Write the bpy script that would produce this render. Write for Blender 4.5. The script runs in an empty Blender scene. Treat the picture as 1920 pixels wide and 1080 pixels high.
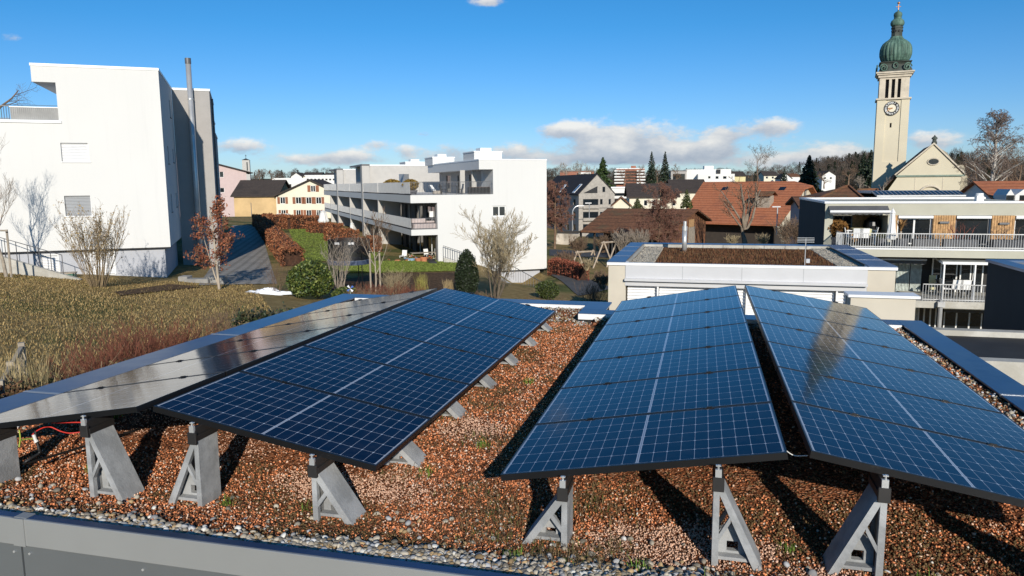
import bpy, math, random
import numpy as np
from mathutils import Vector, Matrix
R_ = math.radians
random.seed(7)
rng = np.random.default_rng(11)
S = bpy.context.scene
COL = S.collection

# ------------------------------------------------------------------ camera
FPX, PIT, ROL, PHI = 1395.371, 0.1384, -0.0075, 0.2511
cp, sp, cr, sr = math.cos(PIT), math.sin(PIT), math.cos(ROL), math.sin(ROL)
cam_d = bpy.data.cameras.new("camera"); cam = bpy.data.objects.new("camera", cam_d); COL.objects.link(cam)
right, upv, fwd = Vector((1, 0, 0)), Vector((0, sp, cp)), Vector((0, cp, -sp))
cx, cy, cz = cr * right + sr * upv, -sr * right + cr * upv, -fwd
cam.matrix_world = Matrix(((cx.x, cy.x, cz.x, 0), (cx.y, cy.y, cz.y, 0), (cx.z, cy.z, cz.z, 0), (0, 0, 0, 1)))
cam_d.sensor_width = 36.0; cam_d.lens = FPX / 1920 * 36.0
cam_d.clip_start = 0.05; cam_d.clip_end = 12000
S.camera = cam

# ------------------------------------------------------------------ sky, sun, exposure
SUN_EL, SUN_AZ = R_(21.0), R_(171.0)            # azimuth from +Y towards +X
sund = bpy.data.lights.new("sun", 'SUN'); sund.energy = 4.9; sund.angle = R_(0.53); sund.color = (1.0, 0.93, 0.82)
sun = bpy.data.objects.new("sun", sund); COL.objects.link(sun)
sv = Vector((math.sin(SUN_AZ) * math.cos(SUN_EL), math.cos(SUN_AZ) * math.cos(SUN_EL), math.sin(SUN_EL)))
sun.rotation_euler = sv.to_track_quat('Z', 'Y').to_euler()
sun.location = (0, -20, 40)
S.view_settings.view_transform = 'Standard'; S.view_settings.look = 'None'
S.view_settings.exposure = 0.0; S.view_settings.gamma = 1.0
S.cycles.max_bounces = 6; S.cycles.diffuse_bounces = 3; S.cycles.glossy_bounces = 3
S.cycles.transmission_bounces = 4; S.cycles.transparent_max_bounces = 8


class NT:
    """small helper: arithmetic on shader node sockets"""
    def __init__(s, tree): s.t = tree; s.n = tree.nodes; s.l = tree.links
    def node(s, typ, **kw):
        n = s.n.new(typ)
        for k, v in kw.items(): setattr(n, k, v)
        return n
    def put(s, inp, v):
        if isinstance(v, bpy.types.NodeSocket): s.l.new(v, inp)
        else: inp.default_value = v
    def m(s, op, a, b=0.0, c=0.0, clamp=False):
        n = s.n.new('ShaderNodeMath'); n.operation = op; n.use_clamp = clamp
        s.put(n.inputs[0], a); s.put(n.inputs[1], b); s.put(n.inputs[2], c)
        return n.outputs[0]
    def mix(s, f, a, b, blend='MIX'):
        n = s.n.new('ShaderNodeMix'); n.data_type = 'RGBA'; n.blend_type = blend
        s.put(n.inputs[0], f)
        for i, v in ((6, a), (7, b)):
            if not isinstance(v, bpy.types.NodeSocket): v = (*v[:3], 1)
            s.put(n.inputs[i], v)
        return n.outputs[2]
    def noise(s, vec, scale, detail=4, rough=.55, dim='3D'):
        n = s.n.new('ShaderNodeTexNoise'); n.noise_dimensions = dim
        if vec is not None: s.l.new(vec, n.inputs['Vector'])
        n.inputs['Scale'].default_value = scale; n.inputs['Detail'].default_value = detail
        n.inputs['Roughness'].default_value = rough
        return n.outputs[0]
    def vor(s, vec, scale, feature='F1'):
        n = s.n.new('ShaderNodeTexVoronoi'); n.feature = feature
        s.l.new(vec, n.inputs['Vector']); n.inputs['Scale'].default_value = scale
        return n
    def ramp(s, f, stops):
        n = s.n.new('ShaderNodeValToRGB'); e = n.color_ramp.elements
        while len(e) < len(stops): e.new(.5)
        for el, (p, c) in zip(e, stops): el.position = p; el.color = (*c[:3], 1)
        s.put(n.inputs[0], f)
        return n.outputs[0]
    def smooth(s, x, a, b):
        n = s.n.new('ShaderNodeMapRange'); n.interpolation_type = 'SMOOTHSTEP'
        s.put(n.inputs[0], x); n.inputs[1].default_value = a; n.inputs[2].default_value = b
        return n.outputs[0]
    def xyz(s, vec):
        n = s.n.new('ShaderNodeSeparateXYZ'); s.l.new(vec, n.inputs[0]); return n.outputs
    def scale(s, vec, v):
        n = s.n.new('ShaderNodeMapping'); s.l.new(vec, n.inputs[0]); n.inputs['Scale'].default_value = v
        return n.outputs[0]


def ray(px, py):
    """direction (y = 1) of a point of the 1920 x 1080 photograph; the camera stands at the origin"""
    u0, v0 = px - 960, py - 540
    u, v = cr * u0 + sr * v0, -sr * u0 + cr * v0
    x, y = u / FPX, -v / FPX
    Y, Z = cp + y * sp, -sp + y * cp
    return Vector((x / Y, 1.0, Z / Y))

world = bpy.data.worlds.new("World"); S.world = world; world.use_nodes = True
def build_world():
    w = NT(world.node_tree); w.n.clear()
    out = w.node('ShaderNodeOutputWorld'); bg = w.node('ShaderNodeBackground')
    sky = w.node('ShaderNodeTexSky', sky_type='NISHITA')
    sky.sun_disc = False; sky.sun_elevation = SUN_EL; sky.sun_rotation = SUN_AZ
    sky.altitude = 500; sky.air_density = 1.0; sky.dust_density = 0.3; sky.ozone_density = 2.5
    tc = w.node('ShaderNodeTexCoord').outputs['Generated']
    x, y, z = w.xyz(tc)
    az = w.m('ARCTAN2', x, y); el = w.m('ARCSINE', z)
    hs = w.node('ShaderNodeHueSaturation'); w.l.new(sky.outputs[0], hs.inputs['Color'])
    hs.inputs['Saturation'].default_value = 1.1; hs.inputs['Value'].default_value = 1.0
    e_ = w.smooth(el, 0.0, .42)
    skyc = w.mix(1.0, hs.outputs[0], w.ramp(e_, [(0.0, (.58, .76, 1.12)), (.12, (.46, .74, 1.10)), (.45, (.27, .73, 1.06)), (1.0, (.165, .735, 1.02))]), 'MULTIPLY')
    # fair weather clouds low over the horizon, given as azimuth / elevation banks
    cv = w.node('ShaderNodeCombineXYZ'); w.l.new(az, cv.inputs[0]); w.l.new(w.m('MULTIPLY', el, 1.9), cv.inputs[1])
    n1 = w.noise(cv.outputs[0], 16, 7, .62); n2 = w.noise(cv.outputs[0], 60, 5, .6)
    total = None; light = None
    banks = [(1160, 258, 125, 34, 1.25), (1225, 286, 130, 17, .95), (1360, 252, 34, 22, .95), (1448, 238, 42, 17, 1.15), (450, 276, 48, 15, 1.15),
             (1560, 285, 80, 24, .9), (650, 292, 48, 15, .95), (850, 280, 42, 15, .9), (955, 283, 48, 14, .85), (765, 282, 30, 10, .8),
             (705, 270, 26, 9, .75), (1055, 243, 42, 13, 1.0), (915, 3, 34, 8, .95), (795, 250, 16, 7, .8), (1745, 262, 46, 17, 1.0),
             (560, 300, 60, 12, .75), (820, 298, 190, 11, .62), (1500, 302, 190, 15, .7), (1110, 300, 120, 12, .7), (1330, 284, 50, 16, .8), (15, 72, 20, 10, .75)]
    for (px, py, wx, wy, k) in banks:
        r = ray(px, py); a0 = math.atan2(r.x, r.y); e0 = math.atan2(r.z, math.hypot(r.x, r.y))
        da = w.m('DIVIDE', w.m('SUBTRACT', az, a0), wx / FPX); de = w.m('DIVIDE', w.m('SUBTRACT', el, e0), wy / FPX)
        g = w.m('MULTIPLY', w.m('EXPONENT', w.m('MULTIPLY', w.m('ADD', w.m('MULTIPLY', da, da), w.m('MULTIPLY', de, de)), -.9)), k)
        lg = w.m('MULTIPLY', g, de)
        total = g if total is None else w.m('ADD', total, g)
        light = lg if light is None else w.m('ADD', light, lg)
    # a far bank of haze-grey clouds all round
    dens = w.m('ADD', w.m('ADD', total, w.m('MULTIPLY', w.m('SUBTRACT', n1, .5), 2.3)), w.m('MULTIPLY', w.m('SUBTRACT', n2, .5), .9))
    alpha = w.m('MULTIPLY', w.smooth(dens, .36, 1.12), w.smooth(total, .10, .5))
    lum = w.m('ADD', w.m('MULTIPLY', light, .55), w.m('MULTIPLY', w.m('SUBTRACT', n1, .5), 1.6))
    cc = w.ramp(w.m('ADD', lum, .56), [(0.0, (.33, .40, .52)), (.42, (.55, .59, .66)), (.8, (.86, .85, .83)), (1.0, (1.0, .98, .93))])
    b1 = w.node('ShaderNodeBackground'); w.l.new(skyc, b1.inputs[0]); b1.inputs[1].default_value = SKY_STR
    b2 = w.node('ShaderNodeBackground'); w.l.new(cc, b2.inputs[0]); b2.inputs[1].default_value = .92
    mx = w.node('ShaderNodeMixShader'); w.l.new(w.m('MULTIPLY', alpha, .92), mx.inputs[0]); w.l.new(b1.outputs[0], mx.inputs[1]); w.l.new(b2.outputs[0], mx.inputs[2])
    w.l.new(mx.outputs[0], out.inputs[0]); w.n.remove(bg)
SKY_STR = 0.108
build_world()

# ------------------------------------------------------------------ placing helpers
def aty(px, py, y): return ray(px, py) * y
def atz(px, py, z):
    d = ray(px, py); return d * (z / d.z)

KN_Y = [-400, -60, 0, 12, 38, 50, 64, 85, 120, 160, 250, 420, 700, 1200, 2200, 6000]
KN_Z = [-6, -3.4, -2.9, -4.03, -6.5, -7.0, -7.2, -7.3, -8.2, -10.0, -11.0, -9.0, -1.0, 11.0, 22, 40]
def hgt(x, y):
    x = np.asarray(x, float); y = np.asarray(y, float)
    b = np.interp(y, KN_Y, KN_Z)
    f = 1 - np.clip((y - 150) / 150, 0, 1)
    h = b - .085 * np.clip(x, -40, 20) * f
    h = h - 2.4 * np.exp(-(((x - .6) / 2.0) ** 2 + ((y - 64) / 6.0) ** 2))
    h = h + 15 * np.exp(-(((x - 312) / 72) ** 2 + ((y - 620) / 130) ** 2)) + 13 * np.exp(-(((x - 560) / 160) ** 2 + ((y - 720) / 160) ** 2))
    h = h + 8 * np.exp(-(((x + 120) / 200) ** 2 + ((y - 900) / 200) ** 2))
    return h
def ground(px, py, lo=3, hi=2500):
    d = ray(px, py); prev = lo; y = lo
    while y < hi:
        if d.z * y < float(hgt(d.x * y, y)):
            a, b = prev, y
            for _ in range(30):
                m = (a + b) / 2
                if d.z * m < float(hgt(d.x * m, m)): b = m
                else: a = m
            return d * b
        prev = y; y *= 1.02
    return d * hi

# ------------------------------------------------------------------ materials
MATS = {}
def mat(name, col=(.5, .5, .5), rough=.8, metal=0.0, var=.12, vscale=1.5, bump=0.0, bscale=40.0, spec=.5, col2=None, cscale=None, trans=0.0, coat=0.0, alpha=1.0):
    if name in MATS: return MATS[name]
    m = bpy.data.materials.new(name); m.use_nodes = True; MATS[name] = m
    t = NT(m.node_tree); p = t.n['Principled BSDF']
    pos = t.node('ShaderNodeNewGeometry').outputs['Position']
    tc = pos
    n = t.noise(tc, vscale, 5, .6)
    c = t.mix(t.smooth(n, .3, .7), tuple(x * (1 - var) for x in col), tuple(min(1, x * (1 + var)) for x in col))
    if col2 is not None:
        k = t.noise(tc, cscale or vscale * 2.7, 6, .65)
        c = t.mix(t.smooth(k, .42, .62), c, col2)
    t.l.new(c, p.inputs['Base Color'])
    p.inputs['Roughness'].default_value = rough; p.inputs['Metallic'].default_value = metal
    p.inputs['Specular IOR Level'].default_value = spec
    p.inputs['Transmission Weight'].default_value = trans; p.inputs['Coat Weight'].default_value = coat
    p.inputs['Alpha'].default_value = alpha
    if bump:
        bn = t.node('ShaderNodeBump'); bn.inputs['Strength'].default_value = bump; bn.inputs['Distance'].default_value = .02
        t.l.new(t.noise(tc, bscale, 5, .65), bn.inputs['Height']); t.l.new(bn.outputs[0], p.inputs['Normal'])
    return m
def vmat(name, rough=.9, spec=.3, var=.2, vscale=3.0, trans=0.0):
    """colour from the mesh's own colour attribute (each stone, leaf or blade has its colour)"""
    if name in MATS: return MATS[name]
    m = bpy.data.materials.new(name); m.use_nodes = True; MATS[name] = m
    t = NT(m.node_tree); p = t.n['Principled BSDF']
    a = t.node('ShaderNodeAttribute', attribute_name='Col')
    n = t.noise(t.node('ShaderNodeNewGeometry').outputs['Position'], vscale, 4, .6)
    c = t.mix(1.0, a.outputs[0], t.mix(n, (1 - var,) * 3, (1 + var,) * 3), 'MULTIPLY')
    t.l.new(c, p.inputs['Base Color']); p.inputs['Roughness'].default_value = rough; p.inputs['Specular IOR Level'].default_value = spec
    return m
def glass_mat(name, col=(.012, .016, .02), rough=.06):
    m = mat(name, col, rough, var=.3, vscale=.8, spec=.6); return m

# ------------------------------------------------------------------ objects
def tag(o, label=None, cat=None, group=None, kind=None):
    if label: o['label'] = label
    if cat: o['category'] = cat
    if group: o['group'] = group
    if kind: o['kind'] = kind
    return o
def thing(name, label, cat, loc=(0, 0, 0), group=None):
    o = bpy.data.objects.new(name, None); COL.objects.link(o); o.location = loc
    o.empty_display_size = .3; o['kind'] = 'thing'
    return tag(o, label, cat, group)
def root_loc(parent):
    l = Vector((0, 0, 0))
    while parent is not None: l += parent.location; parent = parent.parent
    return l
def copy_tree(o, parent=None):
    c = o.copy(); COL.objects.link(c); c.parent = parent
    for ch in list(o.children): copy_tree(ch, c)
    return c
def link_mesh(name, me, mats, parent=None, loc=None):
    o = bpy.data.objects.new(name, me); COL.objects.link(o)
    for m in (mats if isinstance(mats, (list, tuple)) else [mats]): me.materials.append(m)
    if parent is not None: o.parent = parent
    if loc is not None: o.location = loc
    return o
def npmesh(name, V, F, m, col=None, parent=None, loc=None, smooth=False):
    V = np.asarray(V, np.float32).reshape(-1, 3); F = np.asarray(F, np.int32)
    off = root_loc(parent) if parent is not None else (Vector(loc) if loc is not None else Vector((0, 0, 0)))
    V = V - np.array(off, np.float32)
    me = bpy.data.meshes.new(name); k = F.shape[1]
    me.vertices.add(len(V)); me.vertices.foreach_set('co', V.ravel())
    me.loops.add(F.size); me.loops.foreach_set('vertex_index', F.ravel())
    me.polygons.add(len(F)); me.polygons.foreach_set('loop_start', np.arange(0, F.size, k, dtype=np.int32))
    me.update(calc_edges=True)
    if smooth: me.polygons.foreach_set('use_smooth', np.ones(len(F), bool))
    if col is not None:
        c = np.ones((len(V), 4), np.float32); c[:, :3] = col
        at = me.color_attributes.new('Col', 'FLOAT_COLOR', 'POINT'); at.data.foreach_set('color', c.ravel())
    me.validate()
    return link_mesh(name, me, m, parent, loc if parent is None else None)

class MB:
    def __init__(s): s.v = []; s.f = []; s.mi = []; s.cur = 0
    def mt(s, i): s.cur = i; return s
    def face(s, pts):
        b = len(s.v); s.v += [Vector(p) for p in pts]; s.f.append(tuple(range(b, b + len(pts)))); s.mi.append(s.cur)
    def hexa(s, p):
        """8 corners: 0-3 bottom ring, 4-7 top ring"""
        b = len(s.v); s.v += [Vector(q) for q in p]
        for f in ((3, 2, 1, 0), (4, 5, 6, 7), (0, 1, 5, 4), (1, 2, 6, 5), (2, 3, 7, 6), (3, 0, 4, 7)):
            s.f.append(tuple(b + i for i in f)); s.mi.append(s.cur)
    def box(s, a, b):
        x0, y0, z0 = a; x1, y1, z1 = b
        s.hexa([(x0, y0, z0), (x1, y0, z0), (x1, y1, z0), (x0, y1, z0), (x0, y0, z1), (x1, y0, z1), (x1, y1, z1), (x0, y1, z1)])
    def prism(s, poly, ext):
        """polygon (3D points) swept along ext, with caps"""
        n = len(poly); b = len(s.v); e = Vector(ext)
        s.v += [Vector(p) for p in poly] + [Vector(p) + e for p in poly]
        s.f.append(tuple(range(b + n - 1, b - 1, -1))); s.mi.append(s.cur)
        s.f.append(tuple(range(b + n, b + 2 * n))); s.mi.append(s.cur)
        for i in range(n):
            j = (i + 1) % n; s.f.append((b + i, b + j, b + n + j, b + n + i)); s.mi.append(s.cur)
    def bar(s, a, b, w, h=None, up=(0, 0, 1)):
        a, b = Vector(a), Vector(b); d = (b - a).normalized(); u = Vector(up)
        sd = d.cross(u)
        if sd.length < 1e-4: sd = d.cross(Vector((1, 0, 0)))
        sd.normalize(); u = sd.cross(d).normalized(); h = h or w
        q = [(-w / 2, -h / 2), (w / 2, -h / 2), (w / 2, h / 2), (-w / 2, h / 2)]
        s.prism([a + sd * i + u * j for i, j in q], b - a)
    def tube(s, pts, r, n=8, cap=True):
        pts = [Vector(p) for p in pts]; rs = r if isinstance(r, (list, tuple)) else [r] * len(pts); b = len(s.v)
        ref = None
        for i, p in enumerate(pts):
            d = (pts[min(i + 1, len(pts) - 1)] - pts[max(i - 1, 0)]).normalized()
            if ref is None: ref = d.orthogonal().normalized()
            a = (ref - d * ref.dot(d)); a = a.normalized() if a.length > 1e-5 else d.orthogonal().normalized(); ref = a
            c = d.cross(a)
            s.v += [p + (a * math.cos(2 * math.pi * k / n) + c * math.sin(2 * math.pi * k / n)) * rs[i] for k in range(n)]
        for i in range(len(pts) - 1):
            for k in range(n):
                s.f.append((b + i * n + k, b + i * n + (k + 1) % n, b + (i + 1) * n + (k + 1) % n, b + (i + 1) * n + k)); s.mi.append(s.cur)
        if cap:
            s.f.append(tuple(b + n - 1 - k for k in range(n))); s.mi.append(s.cur)
            e = b + (len(pts) - 1) * n; s.f.append(tuple(e + k for k in range(n))); s.mi.append(s.cur)
    def lathe(s, c, prof, n=20, rib=0, ribd=0.0):
        c = Vector(c); b = len(s.v)
        for (r, z) in prof:
            for k in range(n):
                a = 2 * math.pi * k / n
                rr = r * (1 + (ribd * abs(math.cos(rib * a / 2)) - ribd / 2 if rib else 0))
                s.v.append(c + Vector((rr * math.cos(a), rr * math.sin(a), z)))
        for i in range(len(prof) - 1):
            for k in range(n):
                s.f.append((b + i * n + k, b + i * n + (k + 1) % n, b + (i + 1) * n + (k + 1) % n, b + (i + 1) * n + k)); s.mi.append(s.cur)
        s.f.append(tuple(b + n - 1 - k for k in range(n))); s.mi.append(s.cur)
        e = b + (len(prof) - 1) * n; s.f.append(tuple(e + k for k in range(n))); s.mi.append(s.cur)
    def build(s, name, m, parent=None, loc=None, smooth=False, bevel=0.0):
        off = root_loc(parent) if parent is not None else (Vector(loc) if loc is not None else Vector((0, 0, 0)))
        me = bpy.data.meshes.new(name); me.from_pydata([tuple(v - off) for v in s.v], [], s.f); me.update()
        o = link_mesh(name, me, m, parent, loc if parent is None else None)
        if any(s.mi): me.polygons.foreach_set('material_index', s.mi)
        if smooth: me.polygons.foreach_set('use_smooth', [True] * len(s.f))
        if bevel:
            bv = o.modifiers.new('bevel', 'BEVEL'); bv.width = bevel; bv.segments = 1; bv.limit_method = 'ANGLE'
        return o

class Frame:
    """upright frame: u to the right along a facade, w backwards, z up"""
    def __init__(s, O, ang):
        s.O = Vector((O[0], O[1], 0)); s.u = Vector((math.cos(ang), math.sin(ang), 0)); s.w = Vector((-math.sin(ang), math.cos(ang), 0)); s.ang = ang
    def P(s, u, w, z): return s.O + s.u * u + s.w * w + Vector((0, 0, z))
    def pix(s, px, py, w=0.0):
        d = ray(px, py); k = (s.O.dot(s.w) + w) / d.dot(s.w); p = d * k - s.O
        return p.dot(s.u), p.z
    def pixu(s, px, py, u=0.0):
        d = ray(px, py); k = (s.O.dot(s.u) + u) / d.dot(s.u); p = d * k - s.O
        return p.dot(s.w), p.z
    def box(s, mb, u0, u1, w0, w1, z0, z1):
        mb.hexa([s.P(u0, w0, z0), s.P(u1, w0, z0), s.P(u1, w1, z0), s.P(u0, w1, z0), s.P(u0, w0, z1), s.P(u1, w0, z1), s.P(u1, w1, z1), s.P(u0, w1, z1)])
    def rect(s, px0, py0, px1, py1, w=0.0):
        """pixel rectangle on the plane w -> u0,u1,z0,z1"""
        u0, zt = s.pix(px0, py0, w); u1, zb = s.pix(px1, py1, w)
        _, zt2 = s.pix(px1, py0, w); _, zb2 = s.pix(px0, py1, w)
        return u0, u1, (zb + zb2) / 2, (zt + zt2) / 2
    def wall(s, mb, u0, u1, z0, z1, holes=(), w=0.0, depth=.2, axis='u'):
        """a wall face at w with real openings and reveals; axis 'w' puts it on the plane u = w"""
        def Q(a, b, z): return s.P(a, b, z) if axis == 'u' else s.P(b, a, z)
        us = sorted({u0, u1, *[h[0] for h in holes], *[h[1] for h in holes]}); us = [a for a in us if u0 - 1e-6 <= a <= u1 + 1e-6]
        zs = sorted({z0, z1, *[h[2] for h in holes], *[h[3] for h in holes]}); zs = [a for a in zs if z0 - 1e-6 <= a <= z1 + 1e-6]
        for a, b in zip(us, us[1:]):
            for c, d in zip(zs, zs[1:]):
                mu, mz = (a + b) / 2, (c + d) / 2
                if any(h[0] < mu < h[1] and h[2] < mz < h[3] for h in holes): continue
                mb.face([Q(a, w, c), Q(b, w, c), Q(b, w, d), Q(a, w, d)])
        for (a, b, c, d) in holes:
            e = w + depth
            mb.face([Q(a, w, c), Q(a, e, c), Q(b, e, c), Q(b, w, c)]); mb.face([Q(a, w, d), Q(b, w, d), Q(b, e, d), Q(a, e, d)])
            mb.face([Q(a, w, c), Q(a, w, d), Q(a, e, d), Q(a, e, c)]); mb.face([Q(b, w, c), Q(b, e, c), Q(b, e, d), Q(b, w, d)])
    def shell(s, mb, u0, u1, w0, w1, z0, z1, fh=(), lh=(), rh=(), depth=.2):
        """a block: front with openings fh, left side lh and right side rh (along w), back, top and bottom"""
        s.wall(mb, u0, u1, z0, z1, fh, w0, depth)
        s.wall(mb, w0, w1, z0, z1, lh, u0, depth, 'w'); s.wall(mb, w0, w1, z0, z1, rh, u1, -depth, 'w')
        mb.face([s.P(u1, w1, z0), s.P(u0, w1, z0), s.P(u0, w1, z1), s.P(u1, w1, z1)])
        mb.face([s.P(u0, w0, z1), s.P(u1, w0, z1), s.P(u1, w1, z1), s.P(u0, w1, z1)])
        mb.face([s.P(u0, w0, z0), s.P(u0, w1, z0), s.P(u1, w1, z0), s.P(u1, w0, z0)])
    def window(s, parent, h, m_frame, m_glass, w=0.0, depth=.2, fr=.06, mull=1, rails=0, name='window'):
        """window part (frame) with its pane as sub-part set in the opening h"""
        u0, u1, z0, z1 = h; f = MB(); e = w + depth
        d0, d1 = e - .05, e
        s.box(f, u0, u1, d0, d1, z0, z0 + fr); s.box(f, u0, u1, d0, d1, z1 - fr, z1)
        s.box(f, u0, u0 + fr, d0, d1, z0 + fr, z1 - fr); s.box(f, u1 - fr, u1, d0, d1, z0 + fr, z1 - fr)
        for k in range(1, mull + 1 if mull > 0 else 0):
            c = u0 + (u1 - u0) * k / (mull + 1); s.box(f, c - fr * .6, c + fr * .6, d0, d1, z0 + fr, z1 - fr)
        for k in range(1, rails + 1):
            c = z0 + (z1 - z0) * k / (rails + 1); s.box(f, u0 + fr, u1 - fr, d0 + .01, d1 - .002, c - fr * .3, c + fr * .3)
        o = f.build(name, m_frame, parent)
        g = MB(); s.box(g, u0 + .01, u1 - .01, e - .02, e + .03, z0 + .01, z1 - .01); g.build('pane', m_glass, o)
        return o
    def blind(s, parent, h, m_slat, w=0.0, depth=.15, pitch=.08, name='blind', gap=.012):
        u0, u1, z0, z1 = h; f = MB(); e = w + depth * .55; z = z1; z_ = []
        n = max(3, int((z1 - z0) / pitch)); p = (z1 - z0) / n
        for k in range(n):
            a = z0 + k * p
            f.hexa([s.P(u0 + .01, e - .03, a + gap * .5), s.P(u1 - .01, e - .03, a + gap * .5), s.P(u1 - .01, e + .012, a + p * .95), s.P(u0 + .01, e + .012, a + p * .95),
                    s.P(u0 + .01, e - .022, a + gap * .5 + .006), s.P(u1 - .01, e - .022, a + gap * .5 + .006), s.P(u1 - .01, e + .02, a + p * .95 + .006), s.P(u0 + .01, e + .02, a + p * .95 + .006)])
        s.box(f, u0 + .005, u1 - .005, w + depth - .004, w + depth + .03, z0, z1)
        return f.build(name, m_slat, parent)
def railing(fr, mb, u0, u1, w, z0, z1, pitch=.12, r=.012, axis='u', rail=.022):
    n = max(2, int(abs(u1 - u0) / pitch))
    Q = (lambda a, z: fr.P(a, w, z)) if axis == 'u' else (lambda a, z: fr.P(w, a, z))
    for k in range(n + 1):
        a = u0 + (u1 - u0) * k / n; mb.bar(Q(a, z0), Q(a, z1), r * 2)
    for z in (z0 + .06, z1): mb.bar(Q(u0, z), Q(u1, z), rail * 2)

# ================================================================== terrain
def terrain():
    def axis(a, b, st, far, g):
        c = list(np.arange(a, b + .01, st)); v = b; s_ = st
        while v < far: s_ *= g; v += s_; c.append(v)
        v = a; s_ = st; lo = []
        while v > -far if a < -50 else v > -300: s_ *= g; v -= s_; lo.append(v)
        return np.array(lo[::-1] + c)
    xs = axis(-60, 60, 1.0, 5000, 1.25); ys = axis(-10, 150, 1.0, 6000, 1.18)
    X, Y = np.meshgrid(xs, ys); Z = hgt(X, Y); nx, ny = len(xs), len(ys)
    V = np.stack([X, Y, Z], -1).reshape(-1, 3)
    i = np.arange(ny - 1)[:, None] * nx + np.arange(nx - 1)[None, :]
    F = np.stack([i, i + 1, i + nx + 1, i + nx], -1).reshape(-1, 4)
    m = bpy.data.materials.new('terrain_ground'); m.use_nodes = True; t = NT(m.node_tree); p = t.n['Principled BSDF']
    pos = t.node('ShaderNodeNewGeometry').outputs['Position']
    n1 = t.noise(pos, .12, 6, .6); n2 = t.noise(pos, 2.2, 6, .7); n3 = t.noise(pos, .5, 5, .6)
    c = t.ramp(n2, [(.3, (.17, .115, .045)), (.48, (.26, .185, .075)), (.62, (.33, .245, .11)), (.8, (.20, .18, .06))])
    c = t.mix(t.smooth(n1, .5, .6), c, t.ramp(n3, [(.3, (.07, .08, .025)), (.7, (.14, .15, .05))]))
    y = t.xyz(pos)[1]
    c = t.mix(t.smooth(y, 170, 400), c, t.ramp(n1, [(.35, (.05, .06, .03)), (.55, (.10, .085, .05)), (.7, (.14, .13, .06))]))
    t.l.new(c, p.inputs['Base Color']); p.inputs['Roughness'].default_value = .95; p.inputs['Specular IOR Level'].default_value = .1
    bn = t.node('ShaderNodeBump'); bn.inputs['Strength'].default_value = .7; bn.inputs['Distance'].default_value = .15
    t.l.new(t.noise(pos, 5, 6, .7), bn.inputs['Height']); t.l.new(bn.outputs[0], p.inputs['Normal'])
    tag(npmesh('ground', V, F, m, smooth=True), 'brown winter ground of gardens and meadows around the houses', kind='structure')
terrain()
def drape(name, pts, m, dz, label, kind='structure', n=28):
    """four corner patch following the terrain"""
    a, b, c, d = [np.array(q[:2], float) for q in pts]
    s = np.linspace(0, 1, n + 1); U, Vv = np.meshgrid(s, s)
    XY = (1 - U)[..., None] * (1 - Vv)[..., None] * a + U[..., None] * (1 - Vv)[..., None] * b + U[..., None] * Vv[..., None] * c + (1 - U)[..., None] * Vv[..., None] * d
    Z = hgt(XY[..., 0], XY[..., 1]) + dz
    V = np.concatenate([XY, Z[..., None]], -1).reshape(-1, 3)
    i = np.arange(n)[:, None] * (n + 1) + np.arange(n)[None, :]
    F = np.stack([i, i + 1, i + n + 2, i + n + 1], -1).reshape(-1, 4)
    return tag(npmesh(name, V, F, m), label, kind=kind)

# ================================================================== the roof we stand over
GZ = -2.20
RD = Vector((math.sin(PHI), math.cos(PHI), 0)); RR = Vector((math.cos(PHI), -math.sin(PHI), 0))
FR = Frame((0, 0), -PHI)                         # u = across the rows, w = along the rows
def ST(s, t, z): return RR * s + RD * t + Vector((0, 0, z))
PIX_ST = lambda px, py, z: (lambda p: (p.dot(RR), p.dot(RD)))(atz(px, py, z))
M_cap = mat('zinc_cap', (.085, .12, .20), .32, .75, .14, .8, bump=.10, bscale=4, col2=(.125, .155, .215), cscale=2.2)
M_fascia = mat('fascia_metal', (.30, .305, .30), .42, .25, .06, .5, bump=.03, bscale=3)
M_fascia2 = mat('fascia_plate', (.20, .215, .225), .36, .5, .08, .4, bump=.03, bscale=3)
def facade_mat(name, col):
    """render with faint rain streaks and a fine grain"""
    m = bpy.data.materials.new(name); m.use_nodes = True; MATS[name] = m; t = NT(m.node_tree); p = t.n['Principled BSDF']
    pos = t.node('ShaderNodeNewGeometry').outputs['Position']
    k = t.smooth(t.noise(t.scale(pos, (2.2, 2.2, .10)), 1.0, 6, .7), .50, .74); g = t.noise(pos, .22, 3, .5)
    c = t.mix(t.smooth(g, .3, .7), tuple(x * .985 for x in col), tuple(x * 1.012 for x in col)); c = t.mix(t.m('MULTIPLY', k, .30), c, tuple(x * .86 for x in col))
    t.l.new(c, p.inputs['Base Color']); p.inputs['Roughness'].default_value = .92; p.inputs['Specular IOR Level'].default_value = .2
    bn = t.node('ShaderNodeBump'); bn.inputs['Strength'].default_value = .12; bn.inputs['Distance'].default_value = .02; t.l.new(t.noise(pos, 90, 3, .6), bn.inputs['Height']); t.l.new(bn.outputs[0], p.inputs['Normal'])
    return m
M_white = facade_mat('stucco_white', (.645, .64, .62))
M_membrane = mat('roof_membrane', (.02, .02, .02), .8, var=.3)
M_render = mat('stucco_beige', (.55, .50, .41), .9, var=.05, vscale=.7, bump=.15, bscale=90)
M_metalw = mat('white_metal', (.78, .78, .77), .4, var=.03)
M_black = mat('black_frame', (.012, .012, .013), .38, .3, var=.2)
M_steel = mat('stainless', (.60, .60, .59), .38, .55, var=.08)
M_galv = mat('galvanised', (.42, .43, .44), .45, .6, var=.1)

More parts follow.
